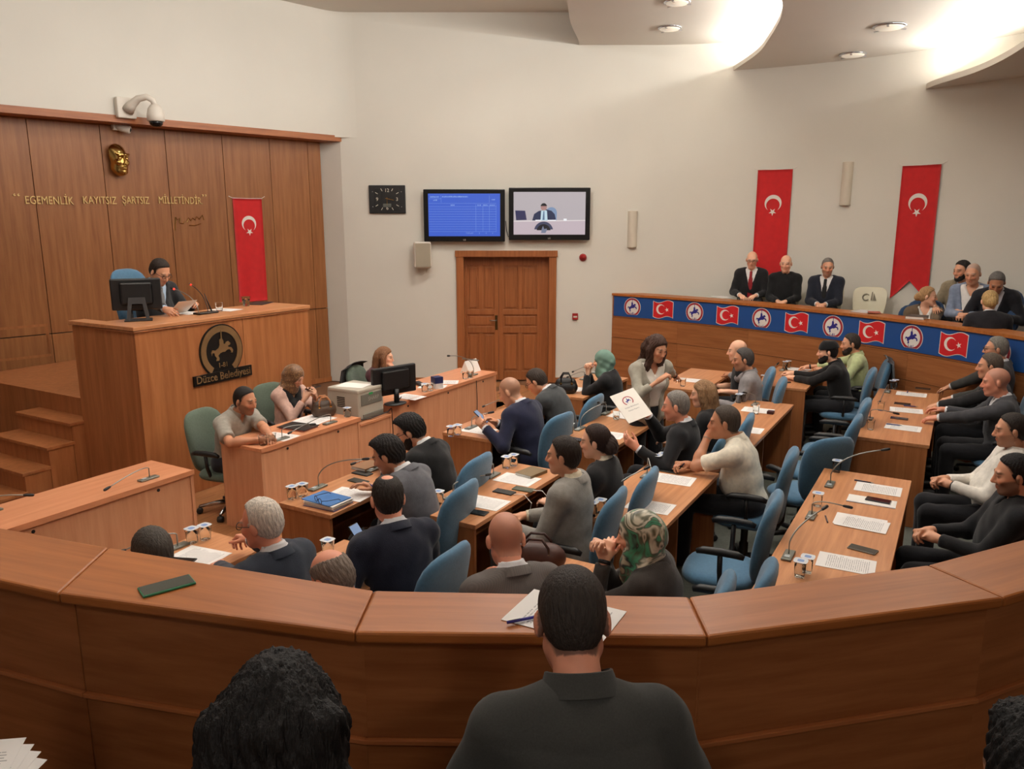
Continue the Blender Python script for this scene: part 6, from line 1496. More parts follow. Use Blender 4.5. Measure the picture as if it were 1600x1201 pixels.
# ================================================================== rostrum emblem
em = empty('rostrum_emblem', W(5.16, -6.3, 1.345), R60, 'round black and brass horseman emblem on the rostrum front', 'emblem')
M_BRONZE = pbr('brushed_bronze', srgb(160, 130, 92), 0.42, metal=0.75, var=0.25, vscale=3); M_EBLK = pbr('emblem_black', srgb(14, 13, 12), 0.3)
emp = lambda x, y, d: Vector((x * 0.88, -d, y * 0.90))
link('plate', flat(arc(0, 0, 0.295, 0, 2 * PI, 48)[:-1], 0.0, 0.012, emp), M_EBLK, em)
link('ring', flat(arc(0, 0, 0.280, -0.95, PI + 0.95, 44) + arc(0, 0, 0.212, PI + 0.95, -0.95, 44), 0.012, 0.018, emp), M_BRONZE, em)
link('field', flat(arc(0, 0, 0.208, 0, 2 * PI, 44)[:-1], 0.012, 0.015, emp), M_EBLK, em)
link('horseman', flat([(p[0] * 0.30, p[1] * 0.26 + 0.02) for p in HORSE], 0.015, 0.022, emp), M_BRONZE, em)
link('number', text_mapped('1-81', 0.075, lambda x, y, d: emp(x, y - 0.155, d), 0.016, 0.022), M_BRONZE, em)
link('name_plate', flat([(-0.40, -0.335), (0.40, -0.335), (0.40, -0.215), (0.07, -0.215), (-0.40, -0.225)], 0.0, 0.020, emp), M_EBLK, em)
link('name', text_mapped('Düzce Belediyesi', 0.118, lambda x, y, d: emp(x * 0.93, y - 0.275, d), 0.020, 0.026, 1.0), M_BRONZE, em)
# ================================================================== small things on the desks
def printed(name='printed_paper'):
    if name in _mats: return _mats[name]
    m = bpy.data.materials.new(name); m.use_nodes = True; nt = m.node_tree; b = nt.nodes['Principled BSDF']
    N = nt.nodes.new; L = nt.links.new
    tc = N('ShaderNodeTexCoord'); sp = N('ShaderNodeSeparateXYZ'); L(tc.outputs['Object'], sp.inputs[0])
    def mth(op, a, b_=None, c=None):
        n = N('ShaderNodeMath'); n.operation = op
        for i, v in enumerate((a, b_, c)):
            if v is None: continue
            if isinstance(v, (int, float)): n.inputs[i].default_value = v
            else: L(v, n.inputs[i])
        return n.outputs[0]
    X, Y = sp.outputs[0], sp.outputs[1]
    row = mth('MULTIPLY', Y, 95.0); fr_ = mth('FRACT', row); line = mth('LESS_THAN', fr_, 0.42)
    rid = mth('FLOOR', row); cx = N('ShaderNodeCombineXYZ'); L(mth('MULTIPLY', X, 160.0), cx.inputs[0]); L(mth('MULTIPLY', rid, 7.3), cx.inputs[1])
    nz = N('ShaderNodeTexNoise'); nz.inputs['Scale'].default_value = 1.0; L(cx.outputs[0], nz.inputs['Vector']); word = mth('GREATER_THAN', nz.outputs['Fac'], 0.43)
    wn_ = N('ShaderNodeTexWhiteNoise'); wn_.noise_dimensions = '1D'; L(rid, wn_.inputs['W']); ends = mth('MULTIPLY_ADD', wn_.outputs['Value'], 0.03, 0.06)
    inx = mth('MULTIPLY', mth('GREATER_THAN', X, -0.085), mth('LESS_THAN', X, ends)); iny = mth('MULTIPLY', mth('GREATER_THAN', Y, -0.12), mth('LESS_THAN', Y, 0.105))
    f = mth('MULTIPLY', mth('MULTIPLY', line, word), mth('MULTIPLY', inx, iny)); f = mth('MULTIPLY', f, 0.5)
    mx = N('ShaderNodeMix'); mx.data_type = 'RGBA'; L(f, mx.inputs[0]); mx.inputs[6].default_value = srgb(233, 229, 226); mx.inputs[7].default_value = srgb(70, 68, 74)
    L(mx.outputs[2], b.inputs['Base Color']); b.inputs['Roughness'].default_value = 0.75; _mats[name] = m; return m
SHEET = MB().box((-0.105, -0.1485, 0.0), (0.105, 0.1485, 0.0009)).mesh('sheet'); SHEET.materials.append(printed())
def sheet_at(pos, label, rot=0.0, mat=None, s=1.0, z=None, group='printed sheets on the desks'):
    o = link('paper_sheet', SHEET, None, None, pos, (0, 0, R60 + RAD(rot)))
    if mat: o.material_slots[0].link = 'OBJECT'; o.material_slots[0].material = mat
    o.scale = (s, s, 1); o.location.z += 0.001
    return tag(o, label, 'paper', group)
DZ = 0.7505
def ps(px_, py_, label, rot=0.0, z=DZ, **k): return sheet_at(at(px_, py_, z), label, rot, **k)
ps(310, 869, 'printed sheet in front of the white-haired man', 8)
ps(548, 772, 'printed sheet under the writing man’s hand', 6, z=DZ + 0.001)
ps(757, 785, 'printed sheet beside the single black phone on the charging desk', 2)
ps(808, 749, 'printed sheet beside the notebook on the charging desk', 0)
ps(1016, 791, 'printed sheet near the floral headscarf', 2); ps(1052, 749, 'printed sheet under the white polo man’s pen', 4)
ps(1184, 641, 'printed sheet with a dark red box on it, long desk', 2); ps(1165, 671, 'printed sheet behind the white polo man’s shoulder', 2)
ps(976, 650, 'printed sheet under the raised white folder', -4); ps(950, 679, 'printed sheet left of the woman with the bun', 2)
ps(1372, 764, 'printed sheet at the far end of the long right desk', 0); ps(1347, 818, 'printed sheet in the middle of the long right desk', -3, z=DZ + 0.0022); ps(1344, 815, 'second sheet under the middle one on the long right desk', 0); ps(1322, 880, 'printed sheet nearest the parapet on the long right desk', 2)
ps(1424, 616, 'printed sheet with a pen, in front of the grey-haired man', 0); ps(1416, 641, 'printed sheet in front of the man in the black suit', 4); ps(1411, 668, 'printed sheet in front of the shaven-headed man in charcoal', -2)
ps(748, 672, 'blank sheet under the phone of the man in navy', 0); ps(893, 607, 'printed sheet beside the black handbag', 0); ps(1078, 594, 'printed sheet behind the standing woman', 4)
ps(1250, 591, 'small sheet under the cap wearer’s hand', 10, s=0.75); ps(1246, 577, 'sheet in front of the man in the green shirt', -8)
PZ = 0.7605
ps(436, 682, 'sheet the man in the grey polo writes on', 6, z=PZ); ps(497, 653, 'sheet in front of the woman in the pink blazer', -4, z=PZ); ps(486, 657, 'coloured chart sheet on the beech desk', 8, z=PZ + 0.001)
CZ = 0.7705
ps(676, 604, 'sheet beside the small blue box', 20, z=CZ); ps(696, 597, 'sheet behind the small blue box', 30, z=CZ + 0.001); ps(640, 620, 'sheet behind the computer monitor', 0, z=CZ)
RZ = 1.6855
ps(292, 489, 'sheet lying on the rostrum in front of the speaker', 0, z=RZ); ps(352, 484, 'sheet at the right side of the rostrum', 10, z=RZ)
# sheets on the parapets
o = sheet_at(at(882, 962, 1.5005), 'sheet with a blue pen on the parapet in the foreground', 0, s=1.0); o.rotation_euler.z = RAD(62)
o = sheet_at(at(1128, 464, FAR_Z + 0.0005), 'sheets on the far parapet below the man with the red tie', -40)
# pens
def pen(p, ang, label, col=(40, 40, 120), z=0.0):
    t = empty('pen', p, ang, label, 'pen', 'pens'); m = pbr('pen_%d_%d_%d' % col, srgb(*col), 0.35)
    MB().tube([(-0.065, 0, 0.005), (0.045, 0, 0.005)], 0.0045, 8).build('barrel', m, t, smooth=True); MB().tube([(0.045, 0, 0.005), (0.062, 0, 0.004), (0.068, 0, 0.0035)], [0.0045, 0.002, 0.001], 8).build('tip', M_STEEL, t, smooth=True)
    MB().box((-0.06, -0.001, 0.009), (-0.025, 0.001, 0.011)).build('clip', M_STEEL, t); return t
pen(at(826, 968, 1.504), RAD(22), 'blue pen on the foreground parapet sheet', (52, 44, 140)); pen(at(1350, 753, DZ), RAD(-32), 'dark pen beside the far sheet of the long right desk', (34, 30, 60)); pen(at(1291, 811, DZ), RAD(75), 'short pen by the microphones of the long right desk', (60, 44, 60))
pen(at(1418, 612, DZ + 0.004), R60, 'blue pen on the grey-haired man’s sheet'); pen(at(1397, 664, DZ + 0.004), RAD(-28), 'blue pen on the charcoal man’s sheet'); pen(at(1423, 635, DZ), RAD(-28), 'blue pen by the black suit’s hand')
pen(at(586, 765, 0.80), RAD(150), 'blue pen in the writing man’s hand').rotation_euler = (0, RAD(-35), RAD(150)); pen(at(1064, 731, 0.79), RAD(120), 'dark pen in the white polo man’s hand', (34, 34, 70)).rotation_euler = (0, RAD(45), RAD(110))
# phones
def phone(p, ang, label, body=(24, 24, 26), screen=(16, 17, 18), tilt=None, lit=False):
    t = empty('phone', p, ang, label, 'phone', 'mobile phones')
    box('body', (-0.077, -0.037, 0.0), (0.077, 0.037, 0.0085), pbr('phone_%d_%d_%d' % body, srgb(*body), 0.35), t, 0.0035)
    box('screen', (-0.073, -0.0335, 0.0084), (0.073, 0.0335, 0.0090), emis('phone_lit', (150, 176, 214), 0.7) if lit else pbr('phone_glass_%d' % screen[0], srgb(*screen), 0.12), t)
    if tilt: t.rotation_euler = tilt
    return t
V_ANG = RAD(150)
phone(at(744, 801, DZ), V_ANG + 0.12, 'black phone at the near corner of the charging desk'); phone(at(788, 769, DZ), V_ANG, 'black phone on a white charging cable'); phone(at(818, 765, DZ), V_ANG + 0.05, 'green phone on a white charging cable', (92, 98, 74), (70, 74, 60))
phone(at(566, 740, DZ), V_ANG, 'black phone farther from the blue books'); phone(at(560, 752, DZ), V_ANG - 0.05, 'dark green phone nearer the blue books', (60, 62, 50))
phone(at(1045, 736, DZ), V_ANG, 'dark phone by the white polo man’s hand', (52, 54, 44)); phone(at(1372, 782, DZ + 0.004), V_ANG - 0.1, 'dark phone on the clear folder, long right desk', (44, 44, 50)); phone(at(1348, 859, DZ), V_ANG - 0.2, 'silver-edged phone on the long right desk', (120, 114, 104), (60, 58, 54))
phone(at(1442, 607, DZ), V_ANG, 'phone beside the grey-haired man’s hand'); phone(at(1410, 631, DZ), V_ANG, 'phone between two sheets at the right desk'); phone(at(1405, 654, DZ), V_ANG, 'dark red phone beside the charcoal man’s hand', (60, 24, 24))
phone(at(283, 877, DZ), V_ANG + 0.4, 'phone at the edge of the white-haired man’s sheet'); phone(at(903, 687, DZ), V_ANG, 'phone left of the woman with the bun')
phone(at(261, 917, 1.5), RAD(38), 'large phone in a green case on the foreground parapet', (44, 120, 84), (52, 56, 46))
_ky = empty('car_key', at(1231, 598, DZ), V_ANG + 0.9, 'black car key at the corner of the cap wearer’s desk', 'key')
box('fob', (-0.035, -0.017, 0), (0.025, 0.017, 0.014), M_BLACK, _ky, 0.005); MB().tube([(0.025, 0, 0.007), (0.04, 0.006, 0.006), (0.048, 0.0, 0.005), (0.04, -0.006, 0.006), (0.025, 0, 0.007)], 0.002, 5).build('key_ring', M_STEEL, _ky)
for (px_, py_, qx_, qy_, lab) in ((803, 772, 825, 812, 'white charging cable from the black phone'), (831, 766, 842, 795, 'white charging cable from the green phone')):
    a_ = at(px_, py_, DZ + 0.004); b_ = at(qx_, qy_, 0.50); e_ = a_ + Vector((0.07, -0.04, 0.012))
    tag(MB().tube([a_, a_ + Vector((0.03, -0.018, 0.006)), e_, e_ + Vector((0.05, -0.03, -0.05)), (e_ + b_) / 2 + Vector((0.02, -0.01, -0.05)), b_], 0.0032, 6).build('charging_cable', M_WHITE), lab, 'cable', 'white charging cables')
# held phones
def held_phone(res, hand, label, off_=(0, 0.05, 0.03), rot=(0.9, 0, 0), lit=True):
    t, J, _ = res; M_ = Matrix.Translation(t.location) @ Matrix.Rotation(t.rotation_euler[2], 4, 'Z')
    wr = Vector(J['wr' + hand]) + Vector(J['f' + hand]) * 0.09 + Vector(off_); p = phone((0, 0, 0), 0, label, (20, 20, 24), lit=lit)
    p.matrix_world = M_ @ Matrix.Translation(wr) @ Matrix.Rotation(rot[2], 4, 'Z') @ Matrix.Rotation(rot[0], 4, 'X') @ Matrix.Rotation(PI / 2, 4, 'Z')
held_phone(NAVY_PHONE, 'L', 'lit phone held by the shaven-headed man in navy', (0.04, 0.0, 0.02), (0.7, 0, 0.3)); held_phone(NAVY_BACK, 'L', 'phone held up by the balding man in navy', (0.02, 0.01, 0.03), (0.9, 0, 0.5)); held_phone(SCARF_WOMAN, 'R', 'phone held by the woman in the brown headscarf', (-0.05, 0.0, 0.025), (0.15, 0, 1.2), False)
# ------------------------------------------------------------------ sealed water cups
M_CUP = bpy.data.materials.new('clear_cup'); M_CUP.use_nodes = True
_b = M_CUP.node_tree.nodes['Principled BSDF']; _b.inputs['Base Color'].default_value = (0.96, 0.97, 0.96, 1); _b.inputs['Roughness'].default_value = 0.06; _b.inputs['Transmission Weight'].default_value = 1.0; _b.inputs['IOR'].default_value = 1.07
M_WATER = bpy.data.materials.new('water'); M_WATER.use_nodes = True
_b = M_WATER.node_tree.nodes['Principled BSDF']; _b.inputs['Base Color'].default_value = (0.97, 0.98, 0.98, 1); _b.inputs['Roughness'].default_value = 0.02; _b.inputs['Transmission Weight'].default_value = 1.0; _b.inputs['IOR'].default_value = 1.12
M_FOIL = pbr('foil_lid', srgb(214, 218, 224), 0.35, metal=0.2, var=0.08, vscale=60); M_FOILPRINT = pbr('lid_print', srgb(120, 150, 200), 0.5)
def sq_ring(r, z, n=16):
    out = []
    for k in range(n):
        a = 2 * PI * k / n; c, s_ = math.cos(a), math.sin(a); q = (abs(c) ** 5 + abs(s_) ** 5) ** (-0.2); out.append((r * q * c, r * q * s_, z))
    return out
def loft(rings, cap0=True, cap1=True):
    b = bmesh.new(); R_ = [[b.verts.new(p) for p in r] for r in rings]; n = len(R_[0])
    for i in range(len(R_) - 1):
        for k in range(n): b.faces.new((R_[i][k], R_[i][(k + 1) % n], R_[i + 1][(k + 1) % n], R_[i + 1][k]))
    if cap0: b.faces.new(list(reversed(R_[0])))
    if cap1: b.faces.new(R_[-1])
    bmesh.ops.recalc_face_normals(b, faces=b.faces); me = bpy.data.meshes.new('loft'); b.to_mesh(me); b.free()
    for p in me.polygons: p.use_smooth = len(p.vertices) == 4
    return me
CUP = loft([sq_ring(0.024, 0.0), sq_ring(0.026, 0.012), sq_ring(0.031, 0.085), sq_ring(0.0345, 0.088), sq_ring(0.0345, 0.0905), sq_ring(0.0300, 0.0900), sq_ring(0.0250, 0.013), sq_ring(0.020, 0.004)]); CUP.materials.append(M_CUP)
WAT = loft([sq_ring(0.0195, 0.0045), sq_ring(0.0245, 0.0135), sq_ring(0.0282, 0.066)]); WAT.materials.append(M_WATER)
WATLOW = loft([sq_ring(0.0195, 0.0045), sq_ring(0.0245, 0.0135), sq_ring(0.0258, 0.030)]); WATLOW.materials.append(M_WATER)
LID = loft([sq_ring(0.036, 0.0905), sq_ring(0.036, 0.0915)]); LID.materials.append(M_FOIL)
LIDP = loft([sq_ring(0.017, 0.0915), sq_ring(0.017, 0.0918)]); LIDP.materials.append(M_FOILPRINT)
def cup(p, label, sealed=True, low=False, rot=0.0, s=1.0):
    t = empty('water_cup', p, R60 + rot, label, 'cup', 'water cups on the desks'); t.scale = (s, s, s)
    link('cup', CUP, None, t); link('water', WATLOW if low else WAT, None, t)
    if sealed: l = link('lid', LID, None, t); link('lid_print', LIDP, None, l)
    return t
def pair(px_, py_, label, z=DZ, sealed=(True, True)):
    p = at(px_, py_, z); d = W(0.036, 0.012, 0)
    cup(p - d, label + ', nearer one', sealed[0]); cup(p + d, label + ', farther one', sealed[1])
pair(311, 845, 'sealed cup behind the white-haired man’s sheet'); pair(465, 777, 'sealed cup at the near end of the blue-book desk'); pair(678, 789, 'sealed cup by the near sheet of the charging desk'); pair(797, 729, 'sealed cup at the far end of the charging desk')
pair(710, 680, 'sealed cup at the navy phone user’s desk'); pair(418, 694, 'cup in front of the grey polo shirt', PZ, (False, False)); cup(at(543, 651, PZ), 'sealed cup at the right end of the beech desk')
pair(668, 611, 'cup in front of the computer', CZ, (True, False)); pair(731, 591, 'cup by the far microphone of the computer desk', CZ, (False, False)); pair(886, 678, 'sealed cup at the near end of the folder desk')
cup(at(963, 655, DZ), 'open cup under the white folder', False, True); cup(at(967, 636, DZ), 'sealed cup behind the white folder'); pair(932, 803, 'sealed cup at the near end of the white polo man’s desk'); pair(1031, 727, 'sealed cup at the white polo man’s hand')
pair(1098, 668, 'sealed cup in front of the white polo man’s face'); pair(1157, 628, 'sealed cup at the middle of the long rear desk'); cup(at(834, 876, DZ), 'sealed cup beside the brown handbag'); cup(at(860, 880, DZ), 'open cup with its lid peeled, beside the brown handbag', False, True)
cup(at(513, 866, DZ), 'sealed cup behind the raised phone'); cup(at(570, 850, DZ), 'open cup left of the navy suit', False, True); cup(at(1067, 603, DZ), 'cup behind the standing woman', False); cup(at(1193, 598, DZ), 'cup at the near end of the cap wearer’s desk'); pair(1229, 575, 'sealed cup in front of the cap wearer')
pair(1255, 897, 'water cup nearest the parapet on the long right desk', sealed=(True, True)); cup(at(1277, 790, DZ), 'sealed cup at the middle of the long right desk'); cup(at(1307, 737, DZ), 'sealed cup at the far end of the long right desk')
cup(at(1360, 671, DZ), 'open cup at the near end of the far right desk', False); cup(at(1376, 641, DZ), 'open cup farther along the far right desk', False); pair(1396, 606, 'sealed cup at the far end of the far right desk')
cup(at(385, 478, RZ), 'tumbler of water on the rostrum', False, s=1.15); cup(at(343, 486, RZ), 'low open cup on the rostrum', False, True, s=1.0)
cup(at(1181, 646, DZ), 'open plastic cup on the sheet with the dark red box', False, True)
_rb = box('red_box', (-0.035, -0.03, 0), (0.035, 0.03, 0.028), pbr('dark_red_card', srgb(58, 20, 26), 0.5), None, 0.002, at(1204, 646, DZ), (0, 0, R60)); tag(_rb, 'small dark red box on the long rear desk', 'box')
# ------------------------------------------------------------------ gooseneck microphones
def bez(a, b, c, n=10): return [a * (1 - t) ** 2 + b * 2 * t * (1 - t) + c * t * t for t in [k / n for k in range(n + 1)]]
def mic(bp_, tp_, tz, label, z=DZ, red=False, lift=0.07, black=False, plate=True):
    a = at(bp_[0], bp_[1], z); b = at(tp_[0], tp_[1], tz) if not isinstance(tp_, Vector) else tp_
    t = empty('microphone', a, R60, label, 'microphone', 'gooseneck microphones')
    Rm = Matrix.Rotation(-R60, 3, 'Z'); d = Rm @ (b - a); m = M_BLACK if black else M_STEEL
    if plate:
        box('base', (-0.085, -0.028, 0), (0.065, 0.028, 0.014), pbr('mic_base', srgb(128, 130, 122), 0.35, metal=0.6), t, 0.005); box('button', (-0.06, -0.014, 0.0138), (-0.025, 0.014, 0.017), pbr('mic_button', srgb(176, 182, 184), 0.4), t)
    h = Vector((0, 0, 0.012)); top = Vector((0, 0, 0.012 + lift)); ctl = Vector((d.x * 0.12, d.y * 0.12, max(0.05 + lift, d.z * 0.75)))
    pts = [h, top * 0.6] + bez(top, ctl, d * 0.92 + Vector((0, 0, 0)), 10)
    MB().tube(pts, 0.0042, 6).build('gooseneck', m, t, smooth=True)
    e = (d - ctl).normalized(); MB().tube([d * 0.92 - e * 0.01, d * 0.92, d * 0.92 + e * 0.025, d * 0.92 + e * 0.045, d * 0.92 + e * 0.052], [0.006, 0.009, 0.0105, 0.0095, 0.004], 10).build('capsule', M_BLACK, t, smooth=True)
    if red: MB().tube([d * 0.92 - e * 0.012, d * 0.92 - e * 0.002], 0.0105, 10).build('ring_light', emis('mic_red', (255, 60, 40), 2.5), t, smooth=True)
    return t
mic((234, 748), (165, 762), 0.83, 'thin microphone on the empty beech desk', PZ); mic((-14, 800), (44, 771), 0.86, 'thin microphone cut by the left edge of the picture', PZ)
mic((441, 686), (489, 661), 0.85, 'microphone in front of the grey polo shirt', PZ); mic((517, 661), (449, 676), 0.86, 'microphone in front of the pink blazer', PZ)
mic((740, 586), (699, 553), 1.12, 'tall thin microphone at the far end of the computer desk', CZ)
mic((737, 668), (766, 643), 0.90, 'microphone behind the lit phone'); mic((800, 634), (753, 634), 0.93, 'microphone pointing left past the navy suit'); mic((913, 592), (886, 588), 0.88, 'microphone by the black handbag'); mic((930, 582), (893, 580), 0.95, 'microphone in front of the pale green headscarf')
mic((498, 762), (574, 713), 1.04, 'long microphone over the blue books'); mic((586, 733), (552, 722), 0.88, 'microphone in front of the young bearded man')
mic((708, 776), (764, 739), 0.84, 'long low microphone along the charging desk'); mic((771, 743), (763, 736), 0.80, 'bent microphone by the far sheet of the charging desk')
mic((278, 855), (186, 860), 0.84, 'microphone in front of the head at far left'); mic((491, 883), (455, 884), 0.82, 'microphone left of the bald crown')
mic((907, 670), (943, 628), 0.97, 'microphone rising beside the woman with the bun'); mic((947, 646), (935, 627), 0.93, 'microphone in front of the white folder')
mic((957, 784), (1012, 728), 0.94, 'long microphone along the white polo man’s desk'); mic((1011, 743), (1021, 751), 0.78, 'microphone bent down onto the white polo man’s sheet', lift=0.12)
mic((1204, 592), (1215, 567), 0.92, 'microphone at the cap wearer’s desk end'); mic((1223, 578), (1228, 572), 0.80, 'folded microphone in front of the cap wearer')
mic((1297, 757), (1386, 698), 1.06, 'long microphone rising at the far end of the long right desk'); mic((1268, 806), (1324, 789), 0.84, 'microphone bent level at the middle of the long right desk'); mic((1232, 868), (1290, 789), 0.98, 'long microphone at the near end of the long right desk')
mic((1387, 612), (1374, 628), 0.80, 'microphone folded down at the far end of the right desk'); mic((1359, 655), (1400, 644), 0.83, 'microphone bent level at the near end of the far right desk'); mic((1180, 632), (1165, 612), 0.9, 'microphone on the long rear desk')
mic((310, 489), (268, 448), 1.93, 'microphone with a red light in front of the speaker', RZ, True, 0.03, plate=False); mic((325, 489), (296, 441), 1.95, 'taller microphone with a red light on the rostrum', RZ, True, 0.03, black=True, plate=False)
# ------------------------------------------------------------------ things on the rostrum
pb = empty('pen_stand', at(322, 490, RZ), R60, 'black desk pen stand on the rostrum', 'pen stand')
box('base', (-0.12, -0.05, 0), (0.12, 0.05, 0.022), pbr('lacquer', srgb(16, 15, 15), 0.15), pb, 0.008); MB().tube([(0.07, 0, 0.02), (0.02, 0.03, 0.20)], [0.008, 0.003], 8).build('desk_pen', M_BLACK, pb, smooth=True)
def monitor(p, yaw, w, h, label, arch=False):
    t = empty('monitor', p, yaw, label, 'monitor')
    box('case', (-w / 2, -0.03, 0.10), (w / 2, 0.02, 0.10 + h), M_BLACK, t, 0.012); box('screen', (-w / 2 + 0.02, 0.0195, 0.12), (w / 2 - 0.02, 0.0215, 0.08 + h), pbr('dark_screen', srgb(30, 34, 40), 0.1), t)
    box('back_hump', (-w * 0.32, -0.055, 0.15), (w * 0.32, -0.03, 0.07 + h), M_BLACK, t, 0.02)
    if arch:
        gm = pbr('stand_grey', srgb(58, 58, 60), 0.4)
        MB().prism([(-0.10, 0.0), (-0.07, 0.0), (-0.045, 0.16), (0.045, 0.16), (0.07, 0.0), (0.10, 0.0), (0.07, 0.22), (-0.07, 0.22)], -0.012, 0.012, Matrix.Translation((0, -0.085, 0.0)) @ Matrix.Rotation(PI / 2 - 0.12, 4, 'X')).build('stand', gm, t)
        box('foot', (-0.12, -0.11, 0), (0.12, 0.07, 0.012), M_BLACK, t, 0.005)
    else:
        MB().tube([(0, -0.045, 0.01), (0, -0.045, 0.16)], 0.028, 10).build('stand', M_BLACK, t, smooth=True); MB().lathe([(0.125, 0), (0.125, 0.008), (0.05, 0.022), (1e-7, 0.022)], 24, Matrix.Translation((0, -0.02, 0)) @ Matrix.Scale(0.75, 4, (0, 1, 0))).build('foot', M_BLACK, t, smooth=True)
    return t
monitor(at(217, 500, RZ), RAD(24), 0.43, 0.29, 'black monitor seen from behind on the rostrum', True)
monitor(at(616, 630, CZ), R60 + RAD(-16), 0.53, 0.29, 'black monitor seen from behind on the computer desk')
_kb = box('keyboard', (-0.21, -0.07, 0), (0.21, 0.07, 0.015), M_BLACK, None, 0.004, at(600, 612, CZ), (0, 0, R60)); tag(_kb, 'black keyboard behind the computer monitor', 'keyboard')
tag(box('dark_folder', (-0.16, -0.11, 0), (0.16, 0.11, 0.006), M_BLACK, None, 0.002, at(405, 474, RZ), (0, 0, R60 + 0.4)), 'flat black folder at the right end of the rostrum', 'folder')
# ------------------------------------------------------------------ printer, bag, papers, box on the staff desks
pr = empty('printer', W(5.81, -5.16, 0.685), R60, 'grey laser printer with paper on top, on its low stand', 'printer')
M_PRN = pbr('printer_grey', srgb(178, 170, 156), 0.5); M_PRND = pbr('printer_dark', srgb(112, 110, 102), 0.5)
box('body', (-0.19, -0.20, 0.0), (0.19, 0.20, 0.29), M_PRN, pr, 0.012); box('lid', (-0.195, -0.205, 0.275), (0.195, 0.19, 0.315), M_PRN, pr, 0.012)
box('panel', (-0.15, -0.206, 0.15), (0.16, -0.198, 0.26), M_PRND, pr, 0.004); box('tray', (-0.13, -0.212, 0.02), (0.17, -0.198, 0.065), M_PRND, pr, 0.004); box('green_tab', (-0.035, -0.2075, 0.245), (0.02, -0.2055, 0.268), pbr('green_tab', srgb(40, 150, 80), 0.5), pr)
for k in range(6): box('vent_slot', (-0.1915, -0.03, 0.13 + k * 0.018), (-0.189, 0.07, 0.14 + k * 0.018), M_BLACK, pr)
link('maker_mark', text_mesh('SHARP', 0.055), pbr('mark_grey', srgb(170, 166, 156), 0.5), pr, (0.03, -0.2068, 0.205), (PI / 2, 0, 0))
o = link('output_paper', SHEET, None, pr, (-0.02, 0.0, 0.317), (0, 0, 0.2)); o.material_slots[0].link = 'OBJECT'; o.material_slots[0].material = M_PAPER
tag(MB().tube([W(5.63, -4.955, 0.71), W(5.75, -4.93, 0.70), W(6.0, -4.905, 0.72), W(6.2, -4.95, 0.775), W(6.4, -5.05, 0.776)], 0.006, 6).build('printer_cable', M_BLACK), 'black cable running from the printer to the computer', 'cable')
tag(MB().tube([W(6.05, -4.90, 0.74), W(6.055, -4.895, 0.5), W(6.05, -4.896, 0.2), W(6.055, -4.895, 0.01)], 0.005, 6).build('hanging_cable', M_BLACK), 'black cable hanging between printer stand and computer desk', 'cable')
tag(MB().tube([W(7.66, -4.912, 0.745), W(7.665, -4.905, 0.5), W(7.66, -4.908, 0.25), W(7.665, -4.905, 0.01)], 0.005, 6).build('hanging_cable', M_BLACK), 'black cable down the front of the computer desk', 'cable')
def handbag(p, yaw, w, h, d, col, label, strap=(60, 38, 28), wood_trim=None):
    t = empty('handbag', p, yaw, label, 'handbag'); m = pbr('bag_%d_%d_%d' % col, srgb(*col), 0.5, var=0.15, vscale=30)
    g_ = Grid(v3(-w, -d, -0.02), v3(w, d, h + 0.05), 0.009); g_.rc(v3(-w / 2 + d / 2, 0, d / 2 - 0.005), v3(w / 2 - d / 2, 0, d / 2 - 0.005), d / 2, d / 2, 0.02); g_.rc(v3(-w / 2 + 0.05, 0, h - 0.03), v3(w / 2 - 0.05, 0, h - 0.03), 0.03, 0.03, 0.0)
    g_.el(v3(0, 0, h * 0.5), v3(w / 2, d * 0.42, h * 0.52), None, 0.05); xx, yy, zz = g_.full(); g_.D = np.maximum(g_.D, (0.0 - zz) + 0 * g_.D).astype(np.float32); V, Q = g_.mesh(); link('body', mesh_np('bag', V, Q), m, t)
    sm = pbr('strap_%d_%d_%d' % strap, srgb(*strap), 0.45)
    for sy in (-1, 1): MB().tube([(-w * 0.25, sy * d * 0.38, h * 0.72), (-w * 0.24, sy * d * 0.40, h * 1.05), (-w * 0.12, sy * d * 0.30, h * 1.38), (w * 0.12, sy * d * 0.30, h * 1.38), (w * 0.24, sy * d * 0.40, h * 1.05), (w * 0.25, sy * d * 0.38, h * 0.72)], 0.008, 8).build('handle', sm, t, smooth=True)
    for sx in (-1, 1): MB().lathe([(0.013, 0), (0.013, 0.006), (1e-7, 0.008)], 10, Matrix.Translation((sx * w * 0.25, -d * 0.42, h * 0.72)) @ Matrix.Rotation(PI / 2, 4, 'X')).build('ring', M_GOLD, t)
    return t
handbag(at(533, 640, 0.71) + W(0, 0, 0), R60 + RAD(-30), 0.22, 0.14, 0.11, (66, 48, 34), 'brown handbag with tan handles at the end of the beech desk', (176, 116, 74)).location = W(5.42, -5.22, 0.7605)
handbag(at(884, 614, DZ), R60 + RAD(-60), 0.24, 0.16, 0.12, (22, 21, 22), 'black handbag with a round handle on a council desk', (20, 19, 20))
handbag(at(838, 886, DZ), R60 + RAD(-70), 0.30, 0.13, 0.14, (70, 36, 26), 'brown handbag beside the tweed jacket', (58, 28, 20))
bxp = empty('blue_box', at(683, 606, CZ), R60 + RAD(-25), 'small blue and white box on the computer desk', 'box')
box('carton', (-0.05, -0.05, 0), (0.05, 0.05, 0.13), pbr('carton_white', srgb(206, 204, 204), 0.5), bxp, 0.002); box('blue_print', (-0.0508, -0.0508, 0.06), (0.0508, 0.0508, 0.1305), pbr('carton_blue', srgb(28, 36, 84), 0.5), bxp)
tag(box('desk_phone', (-0.09, -0.035, 0), (0.09, 0.035, 0.03), M_BLACK, None, 0.008, at(655, 601, CZ), (0, 0, R60 + 1.0)), 'black telephone handset behind the monitor', 'telephone')
